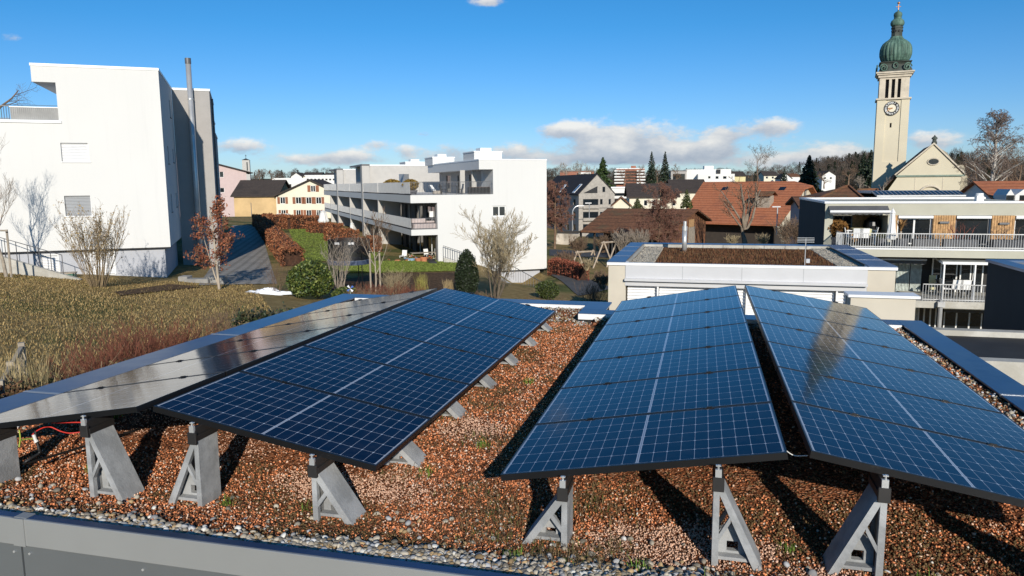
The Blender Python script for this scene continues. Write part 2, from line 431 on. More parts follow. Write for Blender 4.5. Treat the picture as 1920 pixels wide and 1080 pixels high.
S0, S1, T0, T1 = -6.22, 2.84, 3.585, 11.62
S2, T2 = -1.9, 12.45
def own_roof():
    root = thing('flat_roof_building', 'flat roofed building under the solar panels with blue metal parapet edges and grey fascia', 'building', ST(-2, 6, -5.5))
    m = MB(); CZ = -2.075
    # massive body below the roof sheet, one block per wing
    FR.box(m, S0 - .38, S1 + .31, T0 - .03, T1 + .38, -8.2, GZ - .05)
    FR.box(m, S0 - .38, S2 + .38, T1 + .38, T2 + .38, -8.2, GZ - .05)
    m.build('wall', M_render, root)
    # upstands under the caps
    u = MB(); hz = CZ - .004
    FR.box(u, S0 - .36, S1 + .30, T0 - .03, T0 - .004, GZ - .04, hz)
    FR.box(u, S0 - .36, S0 - .03, T0 - .004, T2 + .36, GZ - .04, hz)
    FR.box(u, S1 + .03, S1 + .30, T0 - .004, T1 + .36, GZ - .04, hz)
    FR.box(u, S0 - .03, S2 + .03, T2 + .03, T2 + .36, GZ - .04, hz)
    FR.box(u, S2 + .03, S2 + .36, T1 + .03, T2 + .36, GZ - .04, hz)
    FR.box(u, S2 + .36, S1 + .03, T1 + .03, T1 + .36, GZ - .04, hz)
    u.build('upstand', M_membrane, root)
    def cap(s0, s1, t0, t1, joints=(), along='s', lip=(0, 0)):
        c = MB(); FR.box(c, s0, s1, t0, t1, CZ, CZ + .025)
        o = c.build('parapet_cap', M_cap, root, bevel=.004)
        for q in joints:
            j = MB()
            if along == 's': FR.box(j, q - .045, q + .045, t0 - .004, t1 + .004, CZ - .002, CZ + .029)
            else: FR.box(j, s0 - .004, s1 + .004, q - .02, q + .02, CZ - .002, CZ + .029)
            j.build('joint_cover', M_fascia if along == 's' else M_galv, o)
    cap(S0 - .42, S1 + .35, T0 - .062, T0, (-4.1, .9), 's')
    cap(S0 - .42, S0 + .02, T0 + .003, T2 + .42, (5.9, 8.9), 't')
    cap(S1, S1 + .345, T0 + .003, T1 + .42, (7.95, 4.9), 't')
    cap(S0 + .023, S2, T2, T2 + .42, (-4.2,), 't')
    cap(S2, S2 + .40, T1 + .423, T2 + .42)
    cap(S2, S1 - .003, T1, T1 + .42)
    w = MB()                                       # bright drip edge on the roof side of the rear caps
    FR.box(w, S0 + .03, S2 - .01, T2 - .012, T2 - .001, CZ - .07, CZ + .02)
    FR.box(w, S2 + .01, S1 - .02, T1 - .012, T1 - .001, CZ - .07, CZ + .02)
    w.build('drip_edge', M_metalw, root)
    # front fascia: upper band with drip, plate below, seams and screws
    f = MB(); FR.box(f, S0 - .43, S1 + .36, T0 - .082, T0 - .063, CZ - .15, CZ + .027)
    b = f.build('fascia_band', M_fascia, root, bevel=.003)
    for q in (-4.1, .9): j = MB(); FR.box(j, q - .045, q + .045, T0 - .088, T0 - .083, CZ - .152, CZ + .03); j.build('joint_cover', M_fascia, b)
    p = MB(); FR.box(p, S0 - .42, -4.108, T0 - .073, T0 - .035, CZ - 1.1, CZ - .152); FR.box(p, -4.092, S1 + .35, T0 - .073, T0 - .035, CZ - 1.1, CZ - .152)
    pl = p.build('fascia_plate', M_fascia2, root)
    for s_ in (-5.3, -4.6, -4.16, -4.04, -3.2, -2.5):
        q = ST(s_, T0 - .075, CZ - .20); sc = MB(); sc.tube([q, q - RD * .006], .008, 6); sc.build('screw', M_steel, pl)
own_roof()

def bed(s, t):
    """the stones are heaped up along the parapets"""
    q = np.minimum(np.minimum(t - T0, S1 - s), np.minimum(s - S0, np.where(s > S2 + .3, T1, T2) - t)); k = np.clip((.62 - q) / .5, 0, 1)
    a = np.clip((t - 4.7) / 1.3, 0, 1); b = np.clip((11.5 - t) / 1.2, 0, 1); r = a * a * (3 - 2 * a) * b * b * (3 - 2 * b)
    return np.maximum(.085 * k * k * (3 - 2 * k), .10 * r)
def substrate():
    m = bpy.data.materials.new('brick_substrate'); m.use_nodes = True; t = NT(m.node_tree); p = t.n['Principled BSDF']
    pos = t.node('ShaderNodeNewGeometry').outputs['Position']
    v = t.vor(pos, 55); n = t.noise(pos, 1.3, 5, .6)
    c = t.ramp(t.xyz(v.outputs['Color'])[0], [(0, (.05, .02, .01)), (.4, (.17, .06, .025)), (.75, (.36, .13, .055)), (1, (.42, .24, .15))])
    c = t.mix(t.smooth(n, .55, .75), c, (.06, .035, .02))
    t.l.new(c, p.inputs['Base Color']); p.inputs['Roughness'].default_value = .95; p.inputs['Specular IOR Level'].default_value = .15
    bn = t.node('ShaderNodeBump'); bn.inputs['Strength'].default_value = 1; bn.inputs['Distance'].default_value = .02
    t.l.new(v.outputs['Distance'], bn.inputs['Height']); t.l.new(bn.outputs[0], p.inputs['Normal'])
    b = MB(); ss = np.concatenate([np.linspace(S0, S2, 40), np.linspace(S2, S1, 44)[1:]]); tt = np.concatenate([np.linspace(T0, T1, 70), np.linspace(T1, T2, 8)[1:]])
    zz = GZ + bed(*np.meshgrid(ss, tt))
    for j in range(len(tt) - 1):
        for i in range(len(ss) - 1):
            if ss[i] > S2 - .01 and tt[j] > T1 - .01: continue
            b.face([ST(ss[i + a], tt[j + c], zz[j + c, i + a]) for a, c in ((0, 0), (1, 0), (1, 1), (0, 1))])
    tag(b.build('roof_substrate', m), 'red crushed brick substrate covering the flat roof', kind='structure')
substrate()

def rocks(name, P, size, cols, m, label, flat=.6, cat=None, nv='octa'):
    """many loose stones as one scatter mesh"""
    n = len(P)
    if nv == 'octa':
        base = np.array([[1, 0, 0], [0, 1, 0], [-1, 0, 0], [0, -1, 0], [.1, .1, 1], [-.1, -.1, -1]], float)
        F = np.array([[0, 1, 4], [1, 2, 4], [2, 3, 4], [3, 0, 4], [1, 0, 5], [2, 1, 5], [3, 2, 5], [0, 3, 5]])
    else:
        import bmesh as bmod
        bm = bmod.new(); bmod.ops.create_icosphere(bm, subdivisions=2 if nv == 'ico2' else 1, radius=1)
        base = np.array([v.co[:] for v in bm.verts]); F = np.array([[v.index for v in f.verts] for f in bm.faces]); bm.free()
    k = len(base)
    B = base[None] * (1 + rng.uniform(-.28 if nv == 'octa' else -.05, .28 if nv == 'octa' else .05, (n, k, 1)))
    B = B * rng.uniform(.65, 1.25, (n, 1, 3)) * np.array([1, 1, flat]) * size[:, None, None]
    q = rng.normal(size=(n, 4))
    if nv != 'octa': q[:, 1:3] *= .25
    q /= np.linalg.norm(q, axis=1)[:, None]
    w, x, y, z = q.T
    Rm = np.stack([np.stack([1 - 2 * (y * y + z * z), 2 * (x * y - w * z), 2 * (x * z + w * y)], -1), np.stack([2 * (x * y + w * z), 1 - 2 * (x * x + z * z), 2 * (y * z - w * x)], -1), np.stack([2 * (x * z - w * y), 2 * (y * z + w * x), 1 - 2 * (x * x + y * y)], -1)], 1)
    V = np.einsum('nij,nkj->nki', Rm, B) + P[:, None, :]
    Fa = (F[None] + (np.arange(n) * k)[:, None, None]).reshape(-1, 3)
    C = np.repeat(cols, k, 0)
    return tag(npmesh(name, V.reshape(-1, 3), Fa, m, C, smooth=(nv != 'octa')), label, cat, kind='stuff')
def st_np(s, t, z):
    return np.stack([RR.x * s + RD.x * t, RR.y * s + RD.y * t, z], -1)
def fbm(s, t, f, seed=0):
    r = np.random.default_rng(seed); o = 0; a = 1
    for k in range(4):
        th = r.uniform(0, 6.28, 5); ph = r.uniform(0, 6.28, 5)
        o = o + a * np.mean([np.sin((s * np.cos(q) + t * np.sin(q)) * f + w) for q, w in zip(th, ph)], 0); f *= 2.1; a *= .6
    return o
def roof_stones():
    # brick chips: dense in front, thinner behind, thinner where the panels hide them
    n = 290000
    t = T0 + (T2 - T0) * rng.random(n) ** 1.35; s = rng.uniform(S0, S1, n)
    ok = ~((s > S2) & (t > T1)); ok &= ~((s < -5.6) & (t < 7)) | (rng.random(n) < .6)
    hid = (((s > -5.2) & (s < -2.3) & (t > 5.0)) | ((s > -.9) & (s < 2.1) & (t > 5.2)))
    ok &= ~hid | (rng.random(n) < .25)
    strip = np.minimum(np.minimum(t - T0, S1 - s), np.minimum(s - S0, np.where(s > S2, T1, T2) - t))
    edge = .30 + .12 * fbm(s, t, 2.5, 3); front = (t - T0 < .62 + .12 * fbm(s, t, 3.0, 9))
    peb = (strip < edge) | (front & (rng.random(n) < np.clip((.36 + .08 * np.clip(s + 3, 0, 3) - (t - T0)) * 3.2, 0, 1))) 
    far = (s < S2 + .6) & (s > -3.2) & (t > 11.6)
    keep = ok & (~peb | (rng.random(n) < .4)) & ~(far & (rng.random(n) < .8))
    s, t = s[keep], t[keep]; n = len(s)
    lum = rng.random(n); pick = rng.random(n)
    c = np.empty((n, 3)); c[:] = (.60, .225, .10)
    c = c * (.22 + 1.35 * lum[:, None] ** 1.4)
    c[pick < .10] = np.array((.74, .52, .38)) * (.75 + .4 * lum[pick < .10, None])
    c[pick > .84] = np.array((.15, .075, .04)) * (.4 + lum[pick > .84, None])
    c[(pick > .80) & (pick < .815)] = (.68, .64, .56)
    # pale fresh substrate in patches
    pale = np.zeros(n)
    for (ps, pt, rs, rt) in ((-2.5, 4.85, .62, .34), (-3.72, 5.3, .42, .34), (-4.75, 5.6, .5, .34), (-.1, 4.42, .62, .36), (.75, 4.15, .35, .22), (1.75, 4.05, .95, .34), (-1.9, 6.0, .3, .3)):
        d = ((s - ps) / rs) ** 2 + ((t - pt) / rt) ** 2 + .5 * fbm(s, t, 7, 5)
        pale = np.maximum(pale, np.clip(1.35 - d, 0, 1))
    k = (rng.random(n) < pale)
    c[k] = np.array((.74, .47, .33)) * (.66 + .45 * lum[k, None])
    dark = np.clip((fbm(s, t, 2.2, 21) - .12) * 2.6, 0, .6); k2 = (rng.random(n) < dark) & ~k
    c[k2] = np.array((.13, .085, .04)) * (.5 + lum[k2, None])
    sz = rng.uniform(.0045, .0122, n) * (1 + .04 * (t - 4)); sz[k] *= .85
    P = st_np(s, t, GZ + bed(s, t) + .002 + sz * rng.uniform(0, 1.0, n))
    rocks('brick_chips', P, sz, c, vmat('chip_material', .95, .15, .1, 30), 'loose red brick chips strewn over the roof')
    # river pebbles along the parapets
    n = 62000
    t = rng.uniform(T0, T2, n); s = rng.uniform(S0, S1, n)
    a = rng.random(n) < .45; t[a] = T0 + rng.random(a.sum()) ** 1.3 * .85
    strip = np.minimum(np.minimum(t - T0, S1 - s), np.minimum(s - S0, np.where(s > S2, T1, T2) - t))
    far = (s < S2 + .7) & (s > -3.2) & (t > 11.55) & ~((s > S2) & (t > T1))
    ed = .34 + .10 * fbm(s, t, 2.5, 3)
    pr = np.where(t - T0 < .9, np.clip(1.3 - (t - T0) / (.16 + .09 * fbm(s, t, 2.0, 9) + .10 * np.clip(s + 3, 0, 3)), 0.02, 1), 0)
    keep = ~((s > S2) & (t > T1)) & (strip > .012) & ((strip < ed) & (t - T0 >= .55) | (rng.random(n) < pr) | far)
    s, t = s[keep], t[keep]; n = len(s); lum = rng.random(n); pk = rng.random(n)
    c = np.array((.40, .355, .28)) * (.35 + .95 * lum[:, None]); c[pk < .2] = np.array((.40, .40, .40)) * (.5 + .9 * lum[pk < .2, None]); c[pk > .82] = np.array((.36, .25, .13)) * (.5 + .8 * lum[pk > .82, None])
    c[(pk > .5) & (pk < .56)] = (.66, .64, .58)
    sz = rng.uniform(.010, .023, n)
    P = st_np(s, t, GZ + bed(s, t) + sz * rng.uniform(.25, .9, n))
    rocks('pebbles', P, sz, c, vmat('pebble_material', .7, .3, .22, 45), 'round beige and grey pebbles along the parapet', .62, nv='ico2')
roof_stones()

def blades(name, P, h, w, cols, m, label, lean=.6, kind='stuff', parent=None, lmin=.1):
    """thin curved blades, two quads each"""
    n = len(P); a = rng.uniform(0, 2 * np.pi, n); d = np.stack([np.cos(a), np.sin(a), np.zeros(n)], -1); s = np.stack([-np.sin(a), np.cos(a), np.zeros(n)], -1)
    le = rng.uniform(lmin, 1, n)[:, None] * lean; z = np.array([0, 0, 1.0])
    h = h[:, None]; w = w[:, None]
    p1 = P + (z * .62 + d * le * .35) * h; p2 = P + (z * np.sqrt(np.clip(1 - le * le * .8, .05, 1)) + d * le) * h
    V = np.stack([P - s * w, P + s * w, p1 - s * w * .8, p1 + s * w * .8, p2 - s * w * .15, p2 + s * w * .15], 1)
    F = (np.array([[0, 1, 3, 2], [2, 3, 5, 4]])[None] + (np.arange(n) * 6)[:, None, None]).reshape(-1, 4)
    o = npmesh(name, V.reshape(-1, 3), F, m, np.repeat(cols, 6, 0), parent)
    return tag(o, label, kind=kind) if label else o
M_blade = vmat('blade_material', .9, .15, .25, 4)
def roof_plants():
    S_, T_ = [], []
    for _ in range(46):                                     # dead moss and sedum tufts between the rows
        s0, t0 = rng.uniform(-2.3, -.35), 3.95 + 7.2 * rng.random() ** 1.5
        k = int(rng.uniform(25, 110)); S_.append(s0 + rng.normal(0, .10, k)); T_.append(t0 + rng.normal(0, .08, k))
    for s0, t0, k in ((-1.25, 4.55, 500), (-.85, 4.75, 260), (-1.35, 4.25, 300), (-1.55, 4.85, 280), (-.75, 4.1, 330), (.3, 3.95, 120), (-1.6, 5.7, 380), (-1.9, 6.6, 260), (1.15, 4.15, 150), (2.3, 4.3, 80)):
        S_.append(s0 + rng.normal(0, .16, k)); T_.append(t0 + rng.normal(0, .11, k))
    s = np.concatenate(S_); t = np.concatenate(T_); n = len(s)
    c = np.array((.20, .14, .07)) * rng.uniform(.4, 1.5, (n, 1)); g = rng.random(n) < .10; c[g] = np.array((.10, .15, .03)) * rng.uniform(.6, 1.4, (g.sum(), 1))
    blades('dry_tufts', st_np(s, t, GZ + bed(s, t)), rng.uniform(.02, .085, n), rng.uniform(.0010, .0022, n), c, M_blade, 'dead brown moss and sedum tufts on the roof', 1.0, lmin=.75)
    S_, T_ = [], []
    for s0, t0 in ((-1.98, 5.08), (-4.55, 4.55), (-3.15, 4.28), (.75, 3.86), (-.3, 4.0), (.7, 3.75), (-2.55, 4.35), (.55, 4.5), (-1.0, 3.92), (-5.25, 5.55), (1.25, 4.3), (-1.7, 5.6), (-1.75, 7.5), (2.5, 4.6)):
        k = 34; S_.append(s0 + rng.normal(0, .03, k)); T_.append(t0 + rng.normal(0, .03, k))
    s = np.concatenate(S_); t = np.concatenate(T_); n = len(s)
    blades('green_tufts', st_np(s, t, GZ + bed(s, t)), rng.uniform(.03, .085, n), rng.uniform(.0015, .003, n), np.array((.13, .22, .035)) * rng.uniform(.6, 1.4, (n, 1)), M_blade, 'small green grass tufts in the brick chips', .8)
roof_plants()

# ------------------------------------------------------------------ solar panels
PW, PL, PP, TILT = 1.70, 1.0, 1.02, .16965
def cell_material():
    m = bpy.data.materials.new('solar_cells'); m.use_nodes = True; t = NT(m.node_tree); p = t.n['Principled BSDF']
    x, y, z = t.xyz(t.node('ShaderNodeTexCoord').outputs['Object'])
    half = (PW / 2 - .022 - .008); cw = half / 10; ch = (PL - .044) / 6
    xm = t.m('ABSOLUTE', t.m('SUBTRACT', x, PW / 2))                   # distance from the middle seam
    gx = t.m('DIVIDE', t.m('SUBTRACT', xm, .008), cw); gy = t.m('DIVIDE', t.m('SUBTRACT', y, .022), ch)
    fx = t.m('MULTIPLY', t.m('ABSOLUTE', t.m('SUBTRACT', gx, t.m('ROUND', gx))), cw)      # metres to the nearest line
    fy = t.m('MULTIPLY', t.m('ABSOLUTE', t.m('SUBTRACT', gy, t.m('ROUND', gy))), ch)
    line = t.m('MAXIMUM', t.m('LESS_THAN', fx, .0011), t.m('LESS_THAN', fy, .0014))
    dia = t.m('LESS_THAN', t.m('ADD', fx, fy), .0095)
    seam = t.m('LESS_THAN', xm, .008); out = t.m('GREATER_THAN', xm, PW / 2 - .022)
    outy = t.m('MAXIMUM', t.m('LESS_THAN', y, .022), t.m('GREATER_THAN', y, PL - .022))
    white = t.m('MAXIMUM', t.m('MAXIMUM', line, dia), t.m('MAXIMUM', seam, out))
    white = t.m('MULTIPLY', white, t.m('SUBTRACT', 1, outy))
    # collector ribbon in the middle of the seam and of the end margins
    rib = t.m('MAXIMUM', t.m('LESS_THAN', xm, .0022), t.m('LESS_THAN', t.m('ABSOLUTE', t.m('SUBTRACT', xm, PW / 2 - .0155)), .0016))
    pos = t.node('ShaderNodeNewGeometry').outputs['Position']
    oi = t.node('ShaderNodeObjectInfo').outputs['Random']
    n = t.noise(pos, 1.1, 4, .6)
    cellc = t.mix(n, (.0018, .0032, .013), (.0028, .0055, .024))
    cid = t.node('ShaderNodeCombineXYZ'); t.l.new(t.m('FLOOR', gx), cid.inputs[0]); t.l.new(t.m('FLOOR', gy), cid.inputs[1]); t.l.new(t.m('MULTIPLY', oi, 50), cid.inputs[2])
    wn = t.node('ShaderNodeTexWhiteNoise'); t.l.new(cid.outputs[0], wn.inputs['Vector'])
    cellc = t.mix(t.m('MULTIPLY', wn.outputs['Value'], .35), cellc, (.004, .010, .036))
    c = t.mix(white, cellc, (.42, .46, .52)); c = t.mix(rib, c, (.16, .18, .22))
    c = t.mix(t.m('MULTIPLY', outy, .9), c, (.006, .007, .012))
    dust = t.m('MULTIPLY', t.smooth(t.noise(pos, 7, 6, .7), .42, .8), .028)
    c = t.mix(dust, c, (.45, .40, .33))
    t.l.new(c, p.inputs['Base Color'])
    p.inputs['Roughness'].default_value = .085; p.inputs['IOR'].default_value = 1.5; p.inputs['Specular IOR Level'].default_value = .16
    t.l.new(t.m('ADD', .05, t.m('MULTIPLY', n, .07)), p.inputs['Roughness'])
    bn = t.node('ShaderNodeBump'); bn.inputs['Strength'].default_value = .05; bn.inputs['Distance'].default_value = .01
    t.l.new(t.noise(pos, 9, 2, .5), bn.inputs['Height']); t.l.new(bn.outputs[0], p.inputs['Normal'])
    return m
M_cells = cell_material()
M_back = mat('panel_back', (.25, .26, .28), .7)
def make_panel():
    root = thing('solar_panel', '', 'solar panel')
    f = MB(); h = .040; e = .011
    f.box((0, 0, -h), (PW, e, .0015)); f.box((0, PL - e, -h), (PW, PL, .0015)); f.box((0, e, -h), (e, PL - e, .0015)); f.box((PW - e, e, -h), (PW, PL - e, .0015))
    f.build('frame', M_black, root)
    g = MB(); g.box((e, e, -.006), (PW - e, PL - e, 0)); g.build('cell_glass', M_cells, root)
    b = MB(); b.box((e, e, -.012), (PW - e, PL - e, -.0065)); b.build('back_sheet', M_back, root)
    for x in (.42, 1.28):
        c = MB(); c.box((x - .035, PL - .006, -.03), (x + .035, PL + .026, .006)); c.box((x - .02, PL + .004, .006), (x + .02, PL + .016, .011))
        c.build('clamp', M_black, root)
    return root
ORD = ['nearest', 'second', 'third', 'fourth', 'fifth', 'sixth', 'seventh']
ROWS = [  # s of ridge edge, t front, z ridge, side, count, words
    ('left', -3.73857 - .05175, 4.20495, -1.51679, -1, 6, 'the leftmost row'),
    ('midleft', -3.73857 + .05175, 4.24807, -1.51679, 1, 6, 'the row left of the gravel aisle'),
    ('midright', .5618 - .0665, 4.26365, -1.50631, -1, 7, 'the row right of the gravel aisle'),
    ('right', .5618 + .0665, 4.31975, -1.50631, 1, 7, 'the rightmost row')]
pan0 = make_panel(); first = True
ct, st_ = math.cos(TILT), math.sin(TILT); UP = Vector((0, 0, 1))
for nm, s0, t0, zr, side, cnt, words in ROWS:
    for k in range(cnt):
        o = pan0 if first else copy_tree(pan0); first = False
        t = t0 + k * PP + .01
        if side > 0: xa = RR * ct - UP * st_; org = ST(s0, t, zr)
        else: xa = RR * ct + UP * st_; org = ST(s0, t, zr) - xa * PW
        za = xa.cross(RD)
        o.matrix_world = Matrix(((xa.x, RD.x, za.x, org.x), (xa.y, RD.y, za.y, org.y), (xa.z, RD.z, za.z, org.z), (0, 0, 0, 1)))
        q = 'nearest panel of ' if k == 0 else ('farthest panel of ' if k == cnt - 1 else ORD[k] + ' panel from the front in ')
        tag(o, 'solar panel, ' + q.replace(' from the front', ' from front') + words, None, 'solar panels on the flat roof')

# ------------------------------------------------------------------ concrete stands
M_conc = mat('stand_concrete', (.34, .345, .345), .9, var=.12, vscale=5, bump=.25, bscale=70, col2=(.24, .245, .245), cscale=4)
M_brk = mat('bracket_plastic', (.022, .020, .019), .5, var=.3)
def make_stand(H):
    root = thing('concrete_stand', '', 'panel stand')
    D, B, lw = .21, .285, .042
    m = MB()
    def pr(poly, y0, y1): m.prism([(x, y0, z) for x, z in poly], (0, y1 - y0, 0))
    top = .045; sx = lambda z: top + (B - top) * (1 - z / H)          # outer edge of the sloped leg at height z
    # front and rear A-shaped faces, joined by the two side plates and a thin web with a square hole
    for y0, y1 in ((0, .035), (D - .035, D)):
        pr([(0, 0), (lw * .9, 0), (lw * .8, H), (0, H)], y0, y1)
        pr([(B - lw * 1.25, 0), (B, 0), (sx(H), H), (lw * .8, H), (lw * .8, H - .06)], y0 + .001, y1 - .001)
        za, zb = H * .36, H * .60
        pr([(lw * .8, za - .03), (lw * .8, za + .012), (sx(zb) - lw * 1.0, zb + .018), (sx(zb) - lw * 1.0, zb - .026)], y0 + .002, y1 - .002)
    pr([(0, .001), (.016, .001), (.016, H - .001), (0, H - .001)], .034, D - .034)
    pr([(B - .022, .001), (B, .001), (sx(H), H), (sx(H) - .022, H)], .034, D - .034)
    zt = H * .48                                                       # recessed web around the hole
    xa, xb = lw * .8, lambda z: sx(z) - .03
    h0, h1, hx0, hx1 = H * .13, H * .25, .085, .15
    pr([(xa, .035), (xb(.035), .035), (xb(h0), h0), (xa, h0)], .085, .125)
    pr([(xa, h0), (hx0, h0), (hx0, h1), (xa, h1)], .085, .125); pr([(hx1, h0), (xb(h0), h0), (xb(h1), h1), (hx1, h1)], .085, .125)
    pr([(xa, h1), (xb(h1), h1), (xb(zt), zt), (xa, zt * .8)], .085, .125)
    pr([(xa, .03), (xb(.03), .03), (xb(.05), .05), (xa, .05)], .03, .10)
    m.build('body', M_conc, root)
    c = MB(); c.box((-.004, -.012, H - .012), (top + .012, D + .01, H + .03))
    c.hexa([(.002, -.02, H + .03), (top + .004, -.02, H + .03), (top + .004, D + .02, H + .03), (.002, D + .02, H + .03), (.008, -.02, H + .085), (top - .006, -.02, H + .085), (top - .006, D + .02, H + .085), (.008, D + .02, H + .085)])
    c.box((-.008, -.034, H - .03), (top + .012, -.012, H + .055))
    b = c.build('bracket', M_brk, root, bevel=.003)
    k = MB(); k.box((.006, -.03, H + .055), (top - .004, -.012, H + .10)); k.tube([(.022, -.022, H + .085), (.022, -.022, H + .128)], .006, 6); k.box((.008, -.027, H + .118), (.036, -.008, H + .124))
    k.build('end_clamp', M_steel, b)
    return root
st_tall, st_low = make_stand(.495), make_stand(.345)
used = set()
def place_stand(kind, s, t, flip, label, on_bed=False):
    src = st_tall if kind == 'tall' else st_low
    o = src if kind not in used else copy_tree(src); used.add(kind)
    p = ST(s, t, GZ)
    o.scale = (-1 if flip else 1, 1, 1)
    if on_bed: p.z += float(bed(np.float64(s), np.float64(t))) - .012; o.scale = (1.12, 1, .72)
    o.location = p; o.rotation_euler = (0, 0, -PHI)
    tag(o, label, None, 'concrete stands under the panels')
for nm, s0, t0, zr, side, cnt, words in ROWS:
    for k in range(0, cnt + 1):
        for kind, off in (('tall', .40), ('low', 1.26)):
            if k > 0 and not ((nm == 'midleft' and kind == 'low') or k == 1 and nm != 'midleft'): continue
            if k == 1 and nm != 'midleft': continue
            s = s0 + side * off * ct; t = t0 + k * PP - (.055 if k == 0 else .105)
            flip = (side > 0) == (kind == 'tall')
            rowname = {'left': 'leftmost row', 'midleft': 'row left of the aisle', 'midright': 'row right of the aisle', 'right': 'rightmost row'}[nm]
            hgh = 'taller inner' if kind == 'tall' else 'lower outer'
            if k == 0: lab = f'concrete A-frame stand, {hgh} one at the front of the {rowname}'
            else: lab = f'concrete stand, {hgh}, under the {ORD[k]} panel of the {rowname}' if k < cnt else f'concrete stand at the far end of the {rowname}'
            place_stand(kind, s + (.07 if k and kind == 'low' else 0), t, flip, lab, k > 0 and kind == 'low')

# ------------------------------------------------------------------ cables at the left front
def cables():
    def cat_(name, pts, r, m, label):
        c = [Vector(p) for p in pts]; out = []
        for i in range(len(c) - 1):
            p0, p1, p2, p3 = c[max(i - 1, 0)], c[i], c[i + 1], c[min(i + 2, len(c) - 1)]
            for k in range(6):
                u = k / 6; out.append(.5 * (2 * p1 + (p2 - p0) * u + (2 * p0 - 5 * p1 + 4 * p2 - p3) * u * u + (3 * p1 - p0 - 3 * p2 + p3) * u ** 3))
        out.append(c[-1]); b = MB(); b.tube(out, r, 6)
        return tag(b.build(name, m, loc=pts[0], smooth=True), label, 'cable')
    red = mat('red_cable', (.55, .03, .02), .5); blk = mat('black_conduit', (.015, .015, .015), .5); yg = mat('earth_cable', (.42, .50, .08), .5); wh = mat('white_cable', (.7, .7, .68), .5)
    A = lambda px, py, y: aty(px, py, y)
    cat_('red_cable', [A(60, 816, 5.5), A(72, 806, 5.5), A(92, 800, 5.5), A(115, 809, 5.5), A(135, 812, 5.5), A(170, 807, 5.55)], .005, red, 'bright red cable looping between the two leftmost stands')
    cat_('red_cable', [A(97, 793, 5.3), A(130, 792, 5.3), A(160, 792, 5.3)], .005, red, 'straight red cable under the leftmost panel edge')
    cat_('black_conduit', [A(66, 808, 5.5), A(70, 830, 5.5), A(75, 848, 5.5), A(82, 860, 5.55), ST(-4.7, 6.5, GZ + .012)], .011, blk, 'thick black conduit running down into the brick chips')
    cat_('earth_cable', [A(36, 806, 5.45), A(38, 822, 5.4), A(36, 838, 5.35), A(40, 826, 5.4), A(52, 823, 5.45), A(66, 823, 5.5)], .005, yg, 'yellow green earth cable hanging beside the leftmost stand')
    b = MB(); b.tube([A(63, 815, 5.49), A(67, 826, 5.49)], .012, 8); b.tube([A(67, 826, 5.49), A(69, 829, 5.49)], .016, 8)
    tag(b.build('cable_connector', wh, loc=A(67, 829, 5.49)), 'white and red connector on top of the black conduit', 'connector')
    cat_('thin_cable', [ST(.5, 4.45, -1.55), ST(.56, 4.50, -1.60), ST(.63, 4.46, -1.58)], .003, wh, 'thin pale wire strung across the gap between the right rows')
cables()

# ------------------------------------------------------------------ leaf, branch and tube meshes
def leafmesh(name, P, size, cols, m, parent=None, loc=None, aspect=.55, tri=False, up=None):
    """small leaf faces at the points P, turned every way"""
    n = len(P); a = rng.normal(size=(n, 3)); a /= np.linalg.norm(a, axis=1)[:, None]; b = rng.normal(size=(n, 3))
    if up is not None: a = a * (1 - up) + np.array([0, 0, 1.0]) * up; a /= np.linalg.norm(a, axis=1)[:, None]
    b -= a * np.sum(a * b, 1)[:, None]; b /= np.linalg.norm(b, axis=1)[:, None]
    s = np.asarray(size).reshape(-1, 1) * np.ones((n, 1))
    if tri:
        V = np.stack([P - b * s * aspect, P + b * s * aspect, P + a * s * 1.6], 1); F = np.arange(n * 3).reshape(-1, 3); k = 3
    else:
        V = np.stack([P - a * s, P + b * s * aspect, P + a * s, P - b * s * aspect], 1); F = np.arange(n * 4).reshape(-1, 4); k = 4
    return npmesh(name, V.reshape(-1, 3), F, m, np.repeat(np.asarray(cols), k, 0), parent, loc)
def segmesh(name, segs, m, parent=None, n=4, loc=None, col=None):
    """tapered branch pieces (a, b, ra, rb) as one mesh"""
    A = np.array([s[0] for s in segs], float); B = np.array([s[1] for s in segs], float); ra = np.array([s[2] for s in segs])[:, None, None]; rb = np.array([s[3] for s in segs])[:, None, None]
    d = B - A; d /= np.maximum(np.linalg.norm(d, axis=1), 1e-6)[:, None]
    h = np.where(np.abs(d[:, 2:3]) < .9, np.array([[0, 0, 1.0]]), np.array([[1.0, 0, 0]])); u = np.cross(d, h); u /= np.linalg.norm(u, axis=1)[:, None]; v = np.cross(d, u)
    th = np.arange(n) * 2 * np.pi / n; ring = u[:, None, :] * np.cos(th)[None, :, None] + v[:, None, :] * np.sin(th)[None, :, None]
    V = np.concatenate([A[:, None, :] + ring * ra, B[:, None, :] + ring * rb], 1); i = np.arange(n); j = (i + 1) % n
    F = (np.stack([i, j, j + n, i + n], -1)[None] + (np.arange(len(segs)) * 2 * n)[:, None, None]).reshape(-1, 4)
    return npmesh(name, V.reshape(-1, 3), F, m, None if col is None else np.repeat(np.asarray(col), 2 * n, 0), parent, loc)
